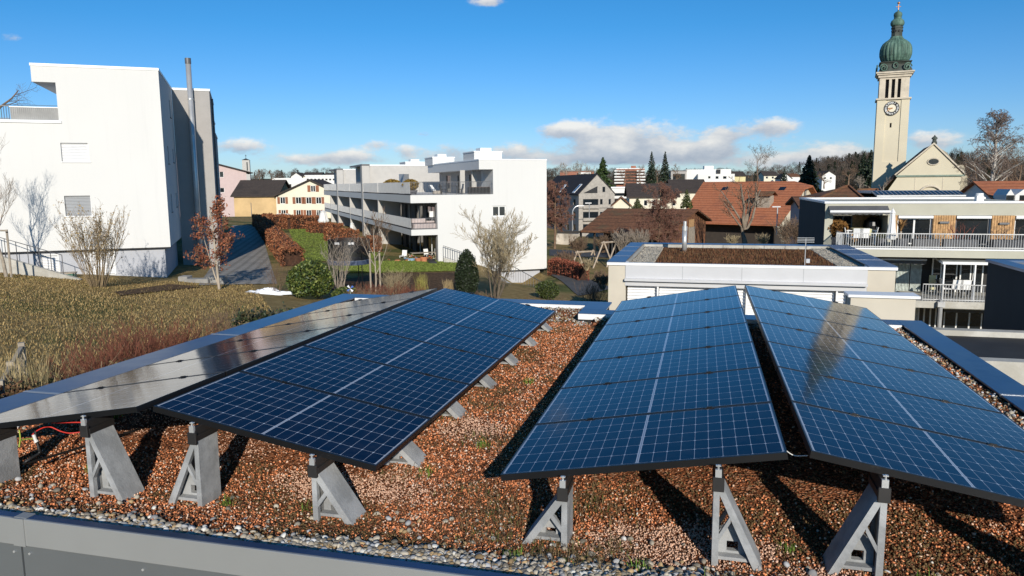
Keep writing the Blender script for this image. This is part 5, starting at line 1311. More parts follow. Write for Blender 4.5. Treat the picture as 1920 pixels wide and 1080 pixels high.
# ------------------------------------------------------------------ grey apartment building on the right
c_ = aty(1544, 460, 40.0); FRA = Frame((c_.x, c_.y), -PHI)
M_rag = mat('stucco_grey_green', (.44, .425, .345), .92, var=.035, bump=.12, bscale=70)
def right_block():
    F = FRA; X = lambda px, y=430, w=0: F.pix(px, y, w)[0]; Z = lambda y, px=1700, w=0: F.pix(px, y, w)[1]
    root = thing('apartment_building', 'grey green flat roofed apartment building on the right with larch cladding and planted terraces', 'apartment building', F.P(5, 1, -8))
    uE = X(1990); zc = Z(377.5); zf = Z(403.5); WS = -2.0
    zs = F.pix(1750, 466.5, WS)[1]; zsb = F.pix(1750, 483, WS)[1]
    m = MB(); F.box(m, 0, uE, 0, 11, zf, zc - .11); F.box(m, .0, .4, .0, 11, zs - 9, zf - .002)
    m.build('wall', M_rag, root)
    k = MB(); F.box(k, -.02, -.003, .02, 11, zs - 9, zc - .12); k.build('side_wall_shade', M_anth_shade, root)  # near-black sheet over the side: its deep shade put into the colour
    r = MB(); F.box(r, -.05, uE, -.06, .30, zc - .108, zc); F.box(r, -.05, uE, 10.7, 11.06, zc - .108, zc); F.box(r, -.05, .3, .303, 10.69, zc - .108, zc); r.build('roof_edge', M_metalw, root)
    # slab of the terrace and floor below
    s = MB(); F.box(s, .55, uE, WS, 9, zsb, zs - .07); s.build('terrace_slab', M_rag, root)
    s = MB(); F.box(s, .53, uE, WS - .03, WS + .3, zs - .068, zs); s.build('slab_edge', M_metalw, root)
    # upper facade pieces between columns, measured on the facade plane
    def wood(a, b, w=0.0, z0=None, z1=None, name='cladding'):
        k = MB(); u0, u1 = X(a), X(b); n = max(2, int((u1 - u0) / .11)); z0 = z0 if z0 is not None else zs; z1 = z1 if z1 is not None else zf - .003
        F.box(k, u0, u1, w + .02, w + .12, z0, z1)
        for i in range(n): q = u0 + (u1 - u0) * (i + .5) / n; F.box(k, q - .042, q + .042, w - .004, w + .0195, z0, z1)
        k.build(name, M_wood, root)
    wood(1671, 1682); wood(1749, 1791); wood(1858.5, 1902)
    for a, b, mu in ((1683, 1748, 1), (1792, 1857, 0), (1903, 1985, 1)):
        h = (X(a), X(b), zs + .05, zf - .16); o = F.window(root, h, M_frame if mu else M_frameg, M_glass, 0, .25, .07, mu)
        k = MB(); F.box(k, h[0], h[1], -.08, .1, zf - .155, zf - .02); k.build('blind_box', M_metalw, o)
        k = MB(); F.box(k, h[0] + .3, h[0] + .8, .5, .55, zs, zf - .2); k.build('curtain', M_curt, o)
    # loggia on the left with glass and slatted wall at the back
    wood(1545, 1556, .6); wood(1612, 1664, 2.2)
    k = MB(); F.box(k, X(1664), X(1671), .03, 2.3, zs, zf); k.build('loggia_pier', M_rag, root)
    h = (X(1556), X(1612), zs + .05, zf - .1); F.window(root, h, M_frameg, M_glass, 2.0, .2, .07, 2)
    # cassette awning
    def awning(a, b, y0, y1, y2, w, dw=1.1):
        u0, z1 = F.pix(a, y0, w - dw); u1, z0 = F.pix(b, y1, w - dw); k = MB()
        F.box(k, u0, u1, w - dw, w - dw + .16, z0, z1); o = k.build('awning', M_metalw, root)
        k = MB(); zz = F.pix(a, y2, w - dw)[1]; n = int((u1 - u0) / .32)
        for i in range(n):
            q0 = u0 + (u1 - u0) * i / n; q1 = u0 + (u1 - u0) * (i + 1) / n; qm = (q0 + q1) / 2
            k.prism([F.P(q0, w - dw + .05, z0 - .005), F.P(q1, w - dw + .05, z0 - .005), F.P(q1, w - dw + .05, zz + .05), F.P(qm, w - dw + .05, zz), F.P(q0, w - dw + .05, zz + .05)], F.w * .02)
        k.hexa([F.P(u0, w - dw + .1, z0 + .02), F.P(u1, w - dw + .1, z0 + .02), F.P(u1, w, z1 + .2), F.P(u0, w, z1 + .2), F.P(u0, w - dw + .1, z0 + .04), F.P(u1, w - dw + .1, z0 + .04), F.P(u1, w, z1 + .22), F.P(u0, w, z1 + .22)])
        k.build('awning_fabric', M_awn, o)
    awning(1557, 1670, 394.5, 398.5, 402.5, 0, .7)
    q = MB(); zr = F.pix(1750, 438.5, WS + .06)[1]; u0 = X(1568, 460, WS)
    railing(F, q, u0, uE, WS + .06, zs + .01, zr, .115, .011); railing(F, q, WS + .1, 2.0, .6, zs + .01, zr, .115, .011, 'w'); q.build('railing', M_lamp, root)
    # the floor below, with curtains, pergola, balcony and one more storey
    zl = F.pix(1780, 565, WS)[1]; zlb = F.pix(1780, 578.5, WS)[1]
    k = MB(); F.box(k, X(1600), uE, .5, .7, zl - 4, zsb); k.build('lower_wall', M_anth_shade, root)
    for a, b in ((1676, 1688), (1689, 1714), (1716, 1737)):
        h = (X(a), X(b), zl + .05, zsb - .05); o = F.window(root, h, M_frame, M_glass2, .2, .2, .05, 0)
        k = MB(); n = 9
        for i in range(n): u = h[0] + (h[1] - h[0]) * (i + .5) / n; k.tube([F.P(u, .33, h[2]), F.P(u, .33, h[3])], (h[1] - h[0]) / n * .42, 6)
        k.build('curtain', M_curt, o)
    for a, b in ((1757, 1776), (1780, 1806), (1811, 1833), (1836, 1856)):
        h = (X(a), X(b), zl + .05, zsb - .25); F.window(root, h, M_frame, M_glass, .2, .25, .06, 0)
    awning(1643, 1738, 484.5, 489, 495, 0, 1.0)
    s = MB(); ul = X(1715, 570, WS - 1.2); zl2 = F.pix(1780, 565.5, WS - 1.2)[1]; zl3 = F.pix(1780, 578.5, WS - 1.2)[1]
    F.box(s, ul, uE, WS - 1.2, 1, zl3, zl2); s.build('balcony_slab', M_conc2, root)
    q = MB(); zr2 = F.pix(1790, 534, WS - 1.1)[1]; railing(F, q, X(1730, 550, WS - 1.1), uE, WS - 1.1, zl2 + .01, zr2, .125, .012); q.build('railing', M_lamp, root)
    g = MB(); wp = WS - 1.0; u0, z0 = F.pix(1767, 493, wp); u1, _ = F.pix(1870, 493, wp); zt = F.pix(1755, 483.5, .2)[1]
    for i in range(5):
        a = u0 + (u1 - u0) * i / 4; b = X(1753, 484, .2) + (X(1866, 484, .2) - X(1753, 484, .2)) * i / 4
        g.bar(F.P(a, wp, z0), F.P(b, .2, zt), .07)
    g.bar(F.P(u0, wp, z0), F.P(u1, wp, z0), .12); o = None
    for px in (1769, 1827): u = X(px, 520, wp); g.bar(F.P(u, wp, zl2), F.P(u, wp, z0), .07)
    pg = g.build('pergola', M_metalw, root)
    g = MB(); slab(g, [F.P(u0, wp, z0 + .07), F.P(u1, wp, z0 + .07), F.P(X(1866, 484, .2), .2, zt + .07), F.P(X(1753, 484, .2), .2, zt + .07)], .02); g.build('pergola_glass', mat('pergola_glass', (.42, .42, .38), .2, spec=.5), pg)
    awning(1771, 1848, 578.5, 582, 586.5, -.4, 1.4)
    for a, b in ((1723, 1758), (1772, 1845)):
        h = (X(a, 600), X(b, 600), zl3 - 3, zl3 - .15); F.window(root, h, M_frame, M_glass, .1, .2, .06, 2)
        k = MB(); F.box(k, h[0] + .3, h[0] + .7, .36, .4, h[2], h[3]); F.box(k, h[1] - 1.2, h[1] - .3, .36, .4, h[2], h[3]); k.build('curtain', M_curt, root)
    k = MB(); u = X(1764, 560, WS - 1.25); k.tube([F.P(u, WS - 1.3, zl3 - 5), F.P(u, WS - 1.3, zl2 + .1)], .10, 10); F.box(k, u - .16, u + .16, WS - 1.45, WS - 1.22, zl2 - .25, zl2 - .0); k.build('downpipe', M_lamp, root)
    k = MB(); u, z = F.pix(1839, 364, 4); 
    vt = thing('roof_vent', 'white roof vent standing on the flat roof of the grey green building', 'vent', F.P(u, 4, zc - .1)); F.box(k, u - .18, u + .18, 4, 4.4, zc - .1, z - .1); k.build('body', M_metalw, vt); k = MB(); k.tube([F.P(u, 4.2, z - .098), F.P(u, 4.2, z + .05)], .2, 12); k.build('cap', M_metalw, vt)
    lamps = [(1770, 417), (1882, 419)]
    for px, y in lamps: u, z = F.pix(px, y); k = MB(); F.box(k, u - .22, u + .22, -.12, -.006, z - .05, z + .05); k.build('wall_lamp', M_frameg, root)
    return dict(zs=zs, WS=WS, zl2=zl2, zf=zf, zr=zr)
RAD = right_block()

# ------------------------------------------------------------------ white flat building with the planted roof
c_ = aty(1141, 495, 27.0); FW = Frame((c_.x, c_.y), -PHI)
def white_flat():
    F = FW; zc = F.pix(1141, 491.5)[1]; uR = F.pix(1680, 502)[0]
    d = ray(1192, 456.5); k_ = zc / d.z; q = d * k_ - F.O; wR = q.dot(F.w)
    root = thing('planted_roof_building', 'low white building with planted flat roof, blue metal edges and lowered white blinds', 'building', F.P(uR / 2, 3, -7))
    m = MB(); wl = .42
    zf0 = F.pix(1300, 493)[1]; zf1 = F.pix(1300, 524)[1]; zf2 = F.pix(1300, 538.5)[1]
    F.box(m, 0, .62, 0, wR, -8, zc - .10); F.box(m, uR - .85, uR, 0, wR, -8, zc - .10); F.box(m, .62, uR - .85, .6, wR, -8, zc - .45); F.box(m, .62, uR - .85, wR - .3, wR, zc - .448, zc - .1)
    m.build('wall', M_render, root)
    f = MB(); u1 = uR - .86; F.box(f, .621, u1, -.04, .58, zf1, zc - .10); fa = f.build('fascia', mat('fascia_white', (.60, .60, .61), .35, .15, var=.03), root)
    f = MB(); n = 4
    for i in range(1, n): u = .62 + (u1 - .62) * i / n; F.box(f, u - .01, u + .01, -.045, -.0405, zf1, zc - .1)
    f.build('seam', M_balu, fa)
    f = MB(); F.box(f, .60, u1, -.18, .58, zf1 - .09, zf1 - .002); F.box(f, .61, u1, -.02, .58, zf2, zf1 - .092); f.build('ledge', mat('fascia_white'), root)
    f = MB(); F.box(f, -.05, .66, -.06, 0.55, zc - .098, zc); F.box(f, .661, uR - .87, -.06, .10, zc - .098, zc - .002); F.box(f, uR - .869, uR + .05, -.06, .5, zc - .098, zc); f.build('drip_edge', M_metalw, root)
    c = MB(); F.box(c, -.05, .60, .0, wR + .3, zc + .002, zc + .03); c.build('parapet_cap', mat('cap_blue', (.10, .15, .25), .35, .7), root)
    c = MB(); F.box(c, uR - .83, uR + .05, .0, wR + .3, zc + .002, zc + .03); c.build('parapet_cap', mat('cap_blue'), root)
    c = MB(); F.box(c, .60, uR - .83, wR - .32, wR + .3, zc + .002, zc + .03); c.build('parapet_cap', mat('cap_blue'), root)
    for s_ in (0, 1):
        for i in range(1, 4): c = MB(); w = wR * i / 4; u = -.055 if s_ == 0 else uR - .835; F.box(c, u, u + (.66 if s_ == 0 else .89), w - .02, w + .02, zc + .031, zc + .036); c.build('joint_cover', M_galv, root)
    i_ = MB(); F.box(i_, .64, uR - .87, wR - .34, wR - .305, zc - .45, zc - .004); F.box(i_, .621, .66, .62, wR - .35, zc - .45, zc - .004); i_.build('inner_upstand', M_conc2, root)
    for i in range(1, 9): k = MB(); u = .64 + (uR - 1.5) * i / 9; F.box(k, u - .012, u + .012, wR - .347, wR - .341, zc - .4, zc - .004); k.build('joint', M_frameg, root)
    # blinds with guide rails
    zb = -6.5; e = F.pix(1591, 555)[0]; us = [.64, F.pix(1233, 560)[0], F.pix(1400, 560)[0], F.pix(1569, 560)[0], e]
    for a, b in zip(us, us[1:]):
        F.blind(root, (a + .03, b - .03, zb, zf2 - .06), M_blind, .05, .35, .115, gap=.03)
        k = MB(); F.box(k, b - .028, b + .028, .02, .12, zb, zf2 - .01); k.build('guide_rail', M_metalw, root)
    k = MB(); F.box(k, e + .03, uR - .86, .45, .58, -8, zf2); k.build('dark_pier', M_anth_shade, root)
    # vegetation mat and its pebble edge
    p = MB(); F.box(p, .67, uR - .88, .12, wR - .35, zc - .44, zc - .14); t = MB()
    tag(p.build('planted_roof', mat('sedum_mat', (.115, .048, .026), .95, var=.45, vscale=1.6, bump=1.0, bscale=16, col2=(.16, .085, .04), cscale=3.5, spec=.1), loc=F.P(4, 3, zc - .3)), 'reddish brown planted mat covering the roof of the low white building', kind='structure')
    n = 9000; u = rng.uniform(1.6, uR - 1.7, n); w = rng.uniform(.4, wR - 1.2, n)
    P = np.stack([F.O.x + F.u.x * u + F.w.x * w, F.O.y + F.u.y * u + F.w.y * w, np.full(n, zc - .15)], -1)
    c_ = np.array((.13, .06, .03)) * rng.uniform(.4, 1.7, (n, 1)); g = rng.random(n) < .25; c_[g] = np.array((.17, .11, .055)) * rng.uniform(.5, 1.2, (g.sum(), 1))
    blades('sedum', P, rng.uniform(.06, .16, n), rng.uniform(.006, .012, n), c_, M_blade, 'dry reddish sedum stalks on the roof of the low white building', 1.0)
    n = 5200; u = np.concatenate([rng.uniform(.72, 1.55, n), rng.uniform(uR - 1.6, uR - .95, n)]); w = rng.uniform(.2, wR - .4, 2 * n)
    P = np.stack([F.O.x + F.u.x * u + F.w.x * w, F.O.y + F.u.y * u + F.w.y * w, np.full(2 * n, zc - .13)], -1)
    rocks('pebble_strip', P, rng.uniform(.03, .055, 2 * n), np.array((.42, .38, .31)) * rng.uniform(.5, 1.4, (2 * n, 1)), vmat('pebble_material'), 'pale pebble strips along the edges of the planted roof')
    # flue and mast on the roof
    u, z0 = F.pix(1283, 476, wR * .72); _, z1 = F.pix(1283.5, 415, wR * .72); w = wR * .72
    fl = thing('flue_pipe', 'short stainless flue pipe rising from the planted roof of the low white building', 'flue', F.P(u, w, zc - .2))
    k = MB(); k.tube([F.P(u, w, zc - .2), F.P(u, w, z1 - .4)], .105, 14); k.build('pipe', M_steel, fl, smooth=True)
    k = MB(); k.tube([F.P(u, w, z1 - .398), F.P(u, w, z1 - .22)], .115, 14); k.tube([F.P(u, w, z1 - .218), F.P(u, w, z1)], .07, 12); k.build('cowl', M_steel, fl)
    u, z0 = F.pix(1509, 492, .8); _, z1 = F.pix(1510, 447, .8)
    an = thing('antenna_mast', 'thin antenna mast at the front edge of the planted roof', 'antenna', F.P(u, .8, zc - .2))
    k = MB(); k.tube([F.P(u, .8, zc - .2), F.P(u, .8, z1)], .016, 6); k.build('pole', M_lamp, an)
    k = MB(); 
    for i in range(4): k.bar(F.P(u - .28, .8, z1 + .02 - .05 * i), F.P(u + .28, .8, z1 + .02 - .05 * i), .014)
    k.build('aerial', M_lamp, an)
    k = MB(); F.box(k, u + .04, u + .16, .76, .86, zc + .02, zc + .16); k.build('junction_box', M_lamp, an)
    # beige low block right of it with a white coping
    c = thing('beige_wall_block', 'plain beige rendered wall block with white coping behind the right parapet', 'wall', aty(1655, 605, 16.5))
    G = Frame(aty(1594, 580, 16.5)[:2], -PHI); z = G.pix(1600, 552)[1]; z2 = G.pix(1600, 557)[1]; ue = G.pix(1716, 580)[0]
    k = MB(); G.box(k, 0, ue, 0, .5, -8, z2); k.build('wall_body', M_render, c); k = MB(); G.box(k, -.06, ue + .08, -.05, .55, z2 + .002, z); k.build('coping', M_metalw, c)
white_flat()

def right_edge():
    # tall dark wall block at the right edge and the lower roof in front of it
    P = atz(1853, 486, -2.05); F = FR; u0 = P.dot(RR); w1 = P.dot(RD)
    d = thing('dark_block', 'tall anthracite rendered building block in shade at the right edge of the view', 'building', FR.P(u0 + 2, w1 - 3, -7))
    k = MB(); F.box(k, u0, u0 + 9, w1 - 4.2, w1, -9, -2.12); k.build('wall', M_anth_shade, d)
    k = MB(); F.box(k, u0 - .05, u0 + .35, w1 - 4.25, w1 + .05, -2.118, -2.05); F.box(k, u0 + .351, u0 + 9, w1 - .3, w1 + .05, -2.118, -2.05); k.build('parapet_cap', mat('cap_blue'), d)
    k = MB(); F.box(k, u0 + .36, u0 + 9, w1 - 4, w1 - .31, -2.117, -2.10); k.build('roof_gravel', mat('grey_gravel', (.34, .33, .31), .95, var=.3, vscale=20), d)
    q = FR.P(u0 + 1.5, w1 - 1.5, -2.1); v = thing('roof_ventilator', 'small black roof ventilator on top of the anthracite block', 'vent', q); k = MB(); k.lathe(q, [(.16, 0), (.16, .12), (.26, .14), (.22, .26), (.08, .32), (.02, .4)], 12); k.build('hood', M_black, v)
    k = MB(); k.lathe(q, [(.2, -.005), (.2, .02), (.15, .03)], 12); k.build('collar', M_frameg, v)
    t = thing('lower_flat_roof', 'low dark flat roof with concrete rim and board cladding beside the right parapet', 'building', FR.P(u0 - 1.5, 15, -7))
    zt = -3.3; A = atz(1838, 676, zt); wA = A.dot(RD); uA = A.dot(RR) - 1.6
    wB = atz(1800, 625, zt).dot(RD); uB = u0 - .004
    k = MB(); F.box(k, uA, uB, wA + .3, wB, -8, zt - .06); k.build('roof_surface', M_membrane, t)
    k = MB(); F.box(k, uA - .3, uB, wA, wA + .299, zt - .42, zt); F.box(k, uA - .3, uB, wB + .002, wB + .3, -8, zt + .06); k.build('rim', M_conc2, t)
    k = MB(); n = 30
    for i in range(n): u = uA - .3 + (uB - uA + .3) * i / n; F.box(k, u, u + (uB - uA + .3) / n - .02, wA + .03, wA + .06, -8, zt - .425)
    F.box(k, uA - .3, uB, wA + .061, wA + .1, -8, zt - .43); k.build('cladding', M_wood, t)
right_edge()

# ------------------------------------------------------------------ farther town
def pix_house(name, label, px0, px1, yr, ye, yb, D, mw, mr, ridge='u', ang=0.0, depth=9, wins=(), apex=.5, group=None, **kw):
    F = Frame(aty(px0, yb, D)[:2], R_(ang)); u1 = F.pix(px1, ye)[0]; ze = F.pix(px0, ye)[1]; zb = F.pix(px0, yb)[1] - 3
    zr = F.pix((px0 + px1) / 2, yr, depth * .5 if ridge == 'u' else 0)[1]
    fh = [F.rect(*q) for q in wins]
    return house(name, label, 'house', F, 0, u1, 0, depth, zb, ze, zr, mw, mr, ridge, .5, .5, fh, mull=0, group=group, **kw)
def flat_box(root, F, a, b, y0, y1, w0, w1, m, name='wall', roof=None):
    u0, z1 = F.pix(a, y0, w0); u1, z0 = F.pix(b, y1, w0); k = MB(); F.box(k, u0, u1, w0, w1, z0, z1); o = k.build(name, m, root)
    if roof: k = MB(); F.box(k, u0 - .2, u1 + .2, w0 - .2, w1 + .2, z1 + .002, z1 + .35); k.build('roof_edge', roof, root)
    return u0, u1, z0, z1
def town_far():
    W_ = mat('white_render_far', (.70, .69, .66), .9, var=.04, vscale=.2); B_ = mat('brick_red', (.30, .12, .075), .9, var=.2, vscale=.4); Y_ = mat('yellow_render', (.60, .52, .28), .9)
    pix_house('roof_house', 'house with wide dark roof and two skylights behind the old barn', 1180, 1270, 346, 369, 395, 140, M_cream, M_darkt, 'u', -6, 12, [(1207, 375, 1214, 386), (1222, 375, 1229, 386), (1240, 375, 1249, 386), (1260, 375, 1267, 386)])
    pix_house('roof_house', 'house with plain dark roof just left of the big orange roof', 1262, 1325, 338, 360, 390, 165, M_cream, M_darkt, 'u', -4, 13)
    pix_house('small_house', 'small cream gable house with brown roof right of the grey timber house', 1150, 1180, 371, 384, 396, 133, M_cream, M_brownt, 'w', -8, 8)
    F = Frame(aty(1147, 380, 190)[:2], 0); t = thing('flat_white_house', 'small white flat roofed house right of the grey timber house', 'house', F.P(2, 3, -12)); flat_box(t, F, 1147, 1178, 353, 372, 0, 8, W_, roof=M_metalw); k = MB(); q = F.rect(1149, 362, 1170, 367); F.box(k, q[0], q[1], -.1, .0, q[2], q[3]); k.build('window', M_glass, t)
    F = Frame(aty(1258, 338, 330)[:2], R_(-8)); t = thing('white_modern_block', 'white stepped modern building on the ridge between conifers and orange roof', 'building', F.P(12, 5, -8))
    flat_box(t, F, 1258, 1287, 321, 342, 0, 14, M_taupe, 'dark_wing', M_frameg); flat_box(t, F, 1286, 1370, 318, 345, 1, 16, W_); flat_box(t, F, 1321, 1338, 311, 319, 4, 10, W_, 'roof_tower'); flat_box(t, F, 1309, 1377, 326.5, 345, -4, .9, W_, 'lower_wing')
    for a, b, y0, y1 in ((1328, 1332, 330.5, 334.5), (1342, 1347, 330.5, 335), (1356, 1362, 330.5, 335)): q = F.rect(a, y0, b, y1, -4); k = MB(); F.box(k, q[0], q[1], -4.1, -3.9, q[2], q[3]); k.build('window', M_glass, t)
    q = F.rect(1262, 326, 1284, 337); k = MB(); F.box(k, q[0], q[1], -.15, -.0, q[2], q[3]); k.build('window', M_glass, t)
    k = MB(); u, z = F.pix(1347, 318, .9); F.box(k, u - .8, u + .8, .0, .9, z - 4, z); k.build('chimney', M_dark, t)
    F = Frame(aty(1152, 345, 360)[:2], R_(-10)); t = thing('red_apartment_block', 'distant red brick apartment block with white balcony bands left of the dark conifers', 'apartment block', F.P(8, 5, -8))
    flat_box(t, F, 1156, 1208, 317, 350, 0, 14, B_, roof=M_metalw); flat_box(t, F, 1183, 1192, 311, 318, 3, 7, B_, 'roof_tower')
    for i in range(5):
        for a, b in ((1152, 1172), (1194, 1210)): flat_box(t, F, a, b, 319 + i * 5.6, 321.6 + i * 5.6, -2, -.01, W_, 'balcony')
        flat_box(t, F, 1173, 1193, 321 + i * 5.6, 323.6 + i * 5.6, -.2, -.01, M_dark, 'window')
    F = Frame(aty(1050, 330, 330)[:2], R_(-5)); t = thing('red_row_house', 'long distant red brick building behind the grey timber house', 'building', F.P(8, 5, -8)); flat_box(t, F, 1050, 1113, 321.5, 340, 0, 12, B_, roof=M_frameg); flat_box(t, F, 1084, 1108, 323, 326, -1.5, -.01, W_, 'balcony')
    pix_house('hill_house', 'distant yellowish house with dark roof right of the white stepped building', 1375, 1398, 322, 330, 342, 380, Y_, M_darkt, 'u', 5, 10)
    pix_house('hill_house', 'distant cream house with dark roof right of the bare round tree', 1432, 1458, 322, 329, 342, 400, M_cream, M_darkt, 'u', 0, 10, [(1436, 331, 1440, 335), (1447, 331, 1451, 335)])
    pix_house('hill_house', 'distant white gable house left of the dark spruce', 1464, 1484, 326, 334, 342, 380, W_, M_darkt, 'w', -6, 12)
    pix_house('hill_house', 'distant white house with brown roof nearest the dark spruce on its left', 1480, 1500, 326, 331, 342, 400, W_, M_brownt, 'u', 4, 10)
    pix_house('chalet', 'white chalet with dark eaves at the foot of the wooded hill', 1541, 1567, 321, 329, 344, 300, W_, M_darkt, 'w', 8, 10, [(1545, 332, 1549, 336), (1556, 332, 1560, 336)])
    # far left skyline
    F = Frame(aty(515, 340, 310)[:2], R_(2)); t = thing('long_white_hall', 'long low white building on the skyline above the shuttered house', 'building', F.P(14, 5, -8)); flat_box(t, F, 572, 640, 330, 345, 0, 12, W_, roof=M_metalw); flat_box(t, F, 510, 575, 334, 345, 1, 12, W_, 'low_wing')
    for i in range(9): flat_box(t, F, 575 + i * 7, 579 + i * 7, 335, 338, -.1, -.01, M_dark, 'window')
    pix_house('skyline_house', 'distant white gabled house above the cream gable roof', 546, 566, 324, 331, 342, 360, W_, M_darkt, 'w', 0, 11)
    pix_house('skyline_house', 'distant house with low dark hipped roof left of the terraced building', 569, 600, 324, 330, 342, 350, M_cream, M_darkt, 'u', 0, 10)
    pix_house('skyline_house', 'distant dark roofed house directly beside the terraced building', 608, 642, 325, 331, 342, 340, W_, M_darkt, 'u', 0, 10)
    # roofs in front of the church
    def hip(label, px0, px1, pxr0, pxr1, yr, ye, D, dep, m, mw):
        F = Frame(aty(px0, ye, D)[:2], R_(-10)); u1, _ = F.pix(px1, ye); z = F.pix(px0, ye)[1]; a, zr = F.pix(pxr0, yr, dep / 2); b, _ = F.pix(pxr1, yr, dep / 2)
        t = thing('hip_roof_house', label, 'house', F.P(u1 / 2, dep / 2, z - 5)); k = MB(); F.box(k, .5, u1 - .5, .5, dep - .5, z - 6, z - .12); k.build('wall', mw, t)
        k = MB(); q = [F.P(0, 0, z), F.P(u1, 0, z), F.P(u1, dep, z), F.P(0, dep, z)]; A, B = F.P(a, dep / 2, zr), F.P(b, dep / 2, zr)
        k.face([q[0], q[1], B, A]); k.face([q[1], q[2], B]); k.face([q[2], q[3], A, B]); k.face([q[3], q[0], A]); k.face(q[::-1]); ro = k.build('roof', m, t)
        k = MB(); 
        for s_, e in ((q[0], A), (q[1], B), (A, B)): k.bar(s_ + Vector((0, 0, .05)), e + Vector((0, 0, .08)), .22)
        k.build('ridge_tiles', M_orange if m is M_orange else M_brownt, ro); return t, F
    t, F = hip('house with brown hipped tile roof in front of the wooded hill', 1528, 1622, 1585, 1592, 350, 376, 78, 12, M_brownt, M_cream)
    for px in (1556, 1641): pass
    hip('brown hipped roof house partly behind the grey green building, left of the church', 1600, 1652, 1610, 1645, 356, 378, 88, 10, M_brownt, M_cream)
    F = Frame(aty(1644, 372, 84)[:2], R_(-8)); t = thing('glazed_roof_hall', 'long low hall with a strip of dark roof windows in front of the church', 'hall', F.P(8, 4, -8)); u1 = F.pix(1812, 360)[0]; z0, z1 = F.pix(1650, 369)[1], F.pix(1650, 357.5, 2)[1]
    k = MB(); F.box(k, 0, u1, 0, 8, z0 - 5, z0); k.build('wall', M_darkt, t); k = MB(); slab(k, [F.P(0, 0, z0 + .15), F.P(u1, 0, z0 + .15), F.P(u1, 2, z1), F.P(0, 2, z1)], .15); o = k.build('roof_strip', M_galv, t)
    n = 20
    for i in range(n):
        a, b = u1 * i / n + .1, u1 * (i + 1) / n - .1; k = MB(); slab(k, [F.P(a, .25, z0 + .15 + (z1 - z0 - .15) * .13 + .05), F.P(b, .25, z0 + .15 + (z1 - z0 - .15) * .13 + .05), F.P(b, 1.75, z1 - (z1 - z0) * .12 + .05), F.P(a, 1.75, z1 - (z1 - z0) * .12 + .05)], .04); k.build('roof_window', M_glass, o)
    k = MB(); F.box(k, 0, u1, 2.0, 8, z1 - .3, z1 - .05); k.build('flat_roof', M_galv, t)
    t, ro = pix_house('orange_roof_house', 'house with orange tiled roof and white dormers at the right edge', 1866, 1990, 342, 374, 395, 92, W_, M_orange, 'u', -14, 14)
    F = Frame(aty(1900, 372, 88)[:2], R_(-14))
    for a, b in ((1886, 1902), (1903, 1935)):
        u0, z0 = F.pix(a, 376); u1, z1 = F.pix(b, 366); um = (u0 + u1) / 2; k = MB(); k.prism([F.P(u0, 0, z0), F.P(u1, 0, z0), F.P(u1, 0, z1), F.P(um, 0, z1 + .7), F.P(u0, 0, z1)], F.w * 4); o = k.build('dormer', W_, t)
        k = MB(); F.box(k, um - .4, um + .4, -.04, -.002, z0, z1); k.build('window', M_glass, o)
    pix_house('corner_house', 'pinkish house with brown roof squeezed between farmhouse and grey green building', 1505, 1530, 372, 390, 440, 68, M_pink, M_brownt, 'u', -14, 10, [(1507, 397, 1512, 430)])
town_far()

# ------------------------------------------------------------------ street lamps, walls, car, swings
def lamp(label, px, yb, yt, D, arm=None):
    b = aty(px, yb, D); t = aty(px, yt, D); b.x = t.x
    o = thing('street_lamp', label, 'street lamp', b, 'street lamps by the barn'); k = MB()
    H = t.z - b.z
    if arm:
        pts = [b, b + Vector((0, 0, H * .72))] + [b + Vector((arm * (1 - math.cos(a)), 0, H * .72 + H * .28 * math.sin(a))) for a in np.linspace(.3, math.pi / 2, 6)]
        k.tube(pts, .09, 6); k.build('pole', M_lamp, o); k = MB(); e = pts[-1]; k.box((e.x, e.y - .15, e.z - .06), (e.x + .9, e.y + .15, e.z + .08)); k.build('lamp_head', M_lamp, o)
    else:
        k.tube([b, t], .08, 6); k.build('pole', M_lamp, o); k = MB(); k.box((t.x - .7, t.y - .12, t.z - .05), (t.x + .35, t.y + .12, t.z + .10)); k.build('lamp_head', M_lamp, o)
lamp('pale street lamp with curved arm in front of the grey timber house', 1073.5, 436, 386, 122, 1.0)
lamp('pale straight street lamp in front of the recessed balconies of the grey house', 1105, 410, 381, 125)
lamp('pale street lamp in front of the big orange roof', 1458, 440, 388, 95)
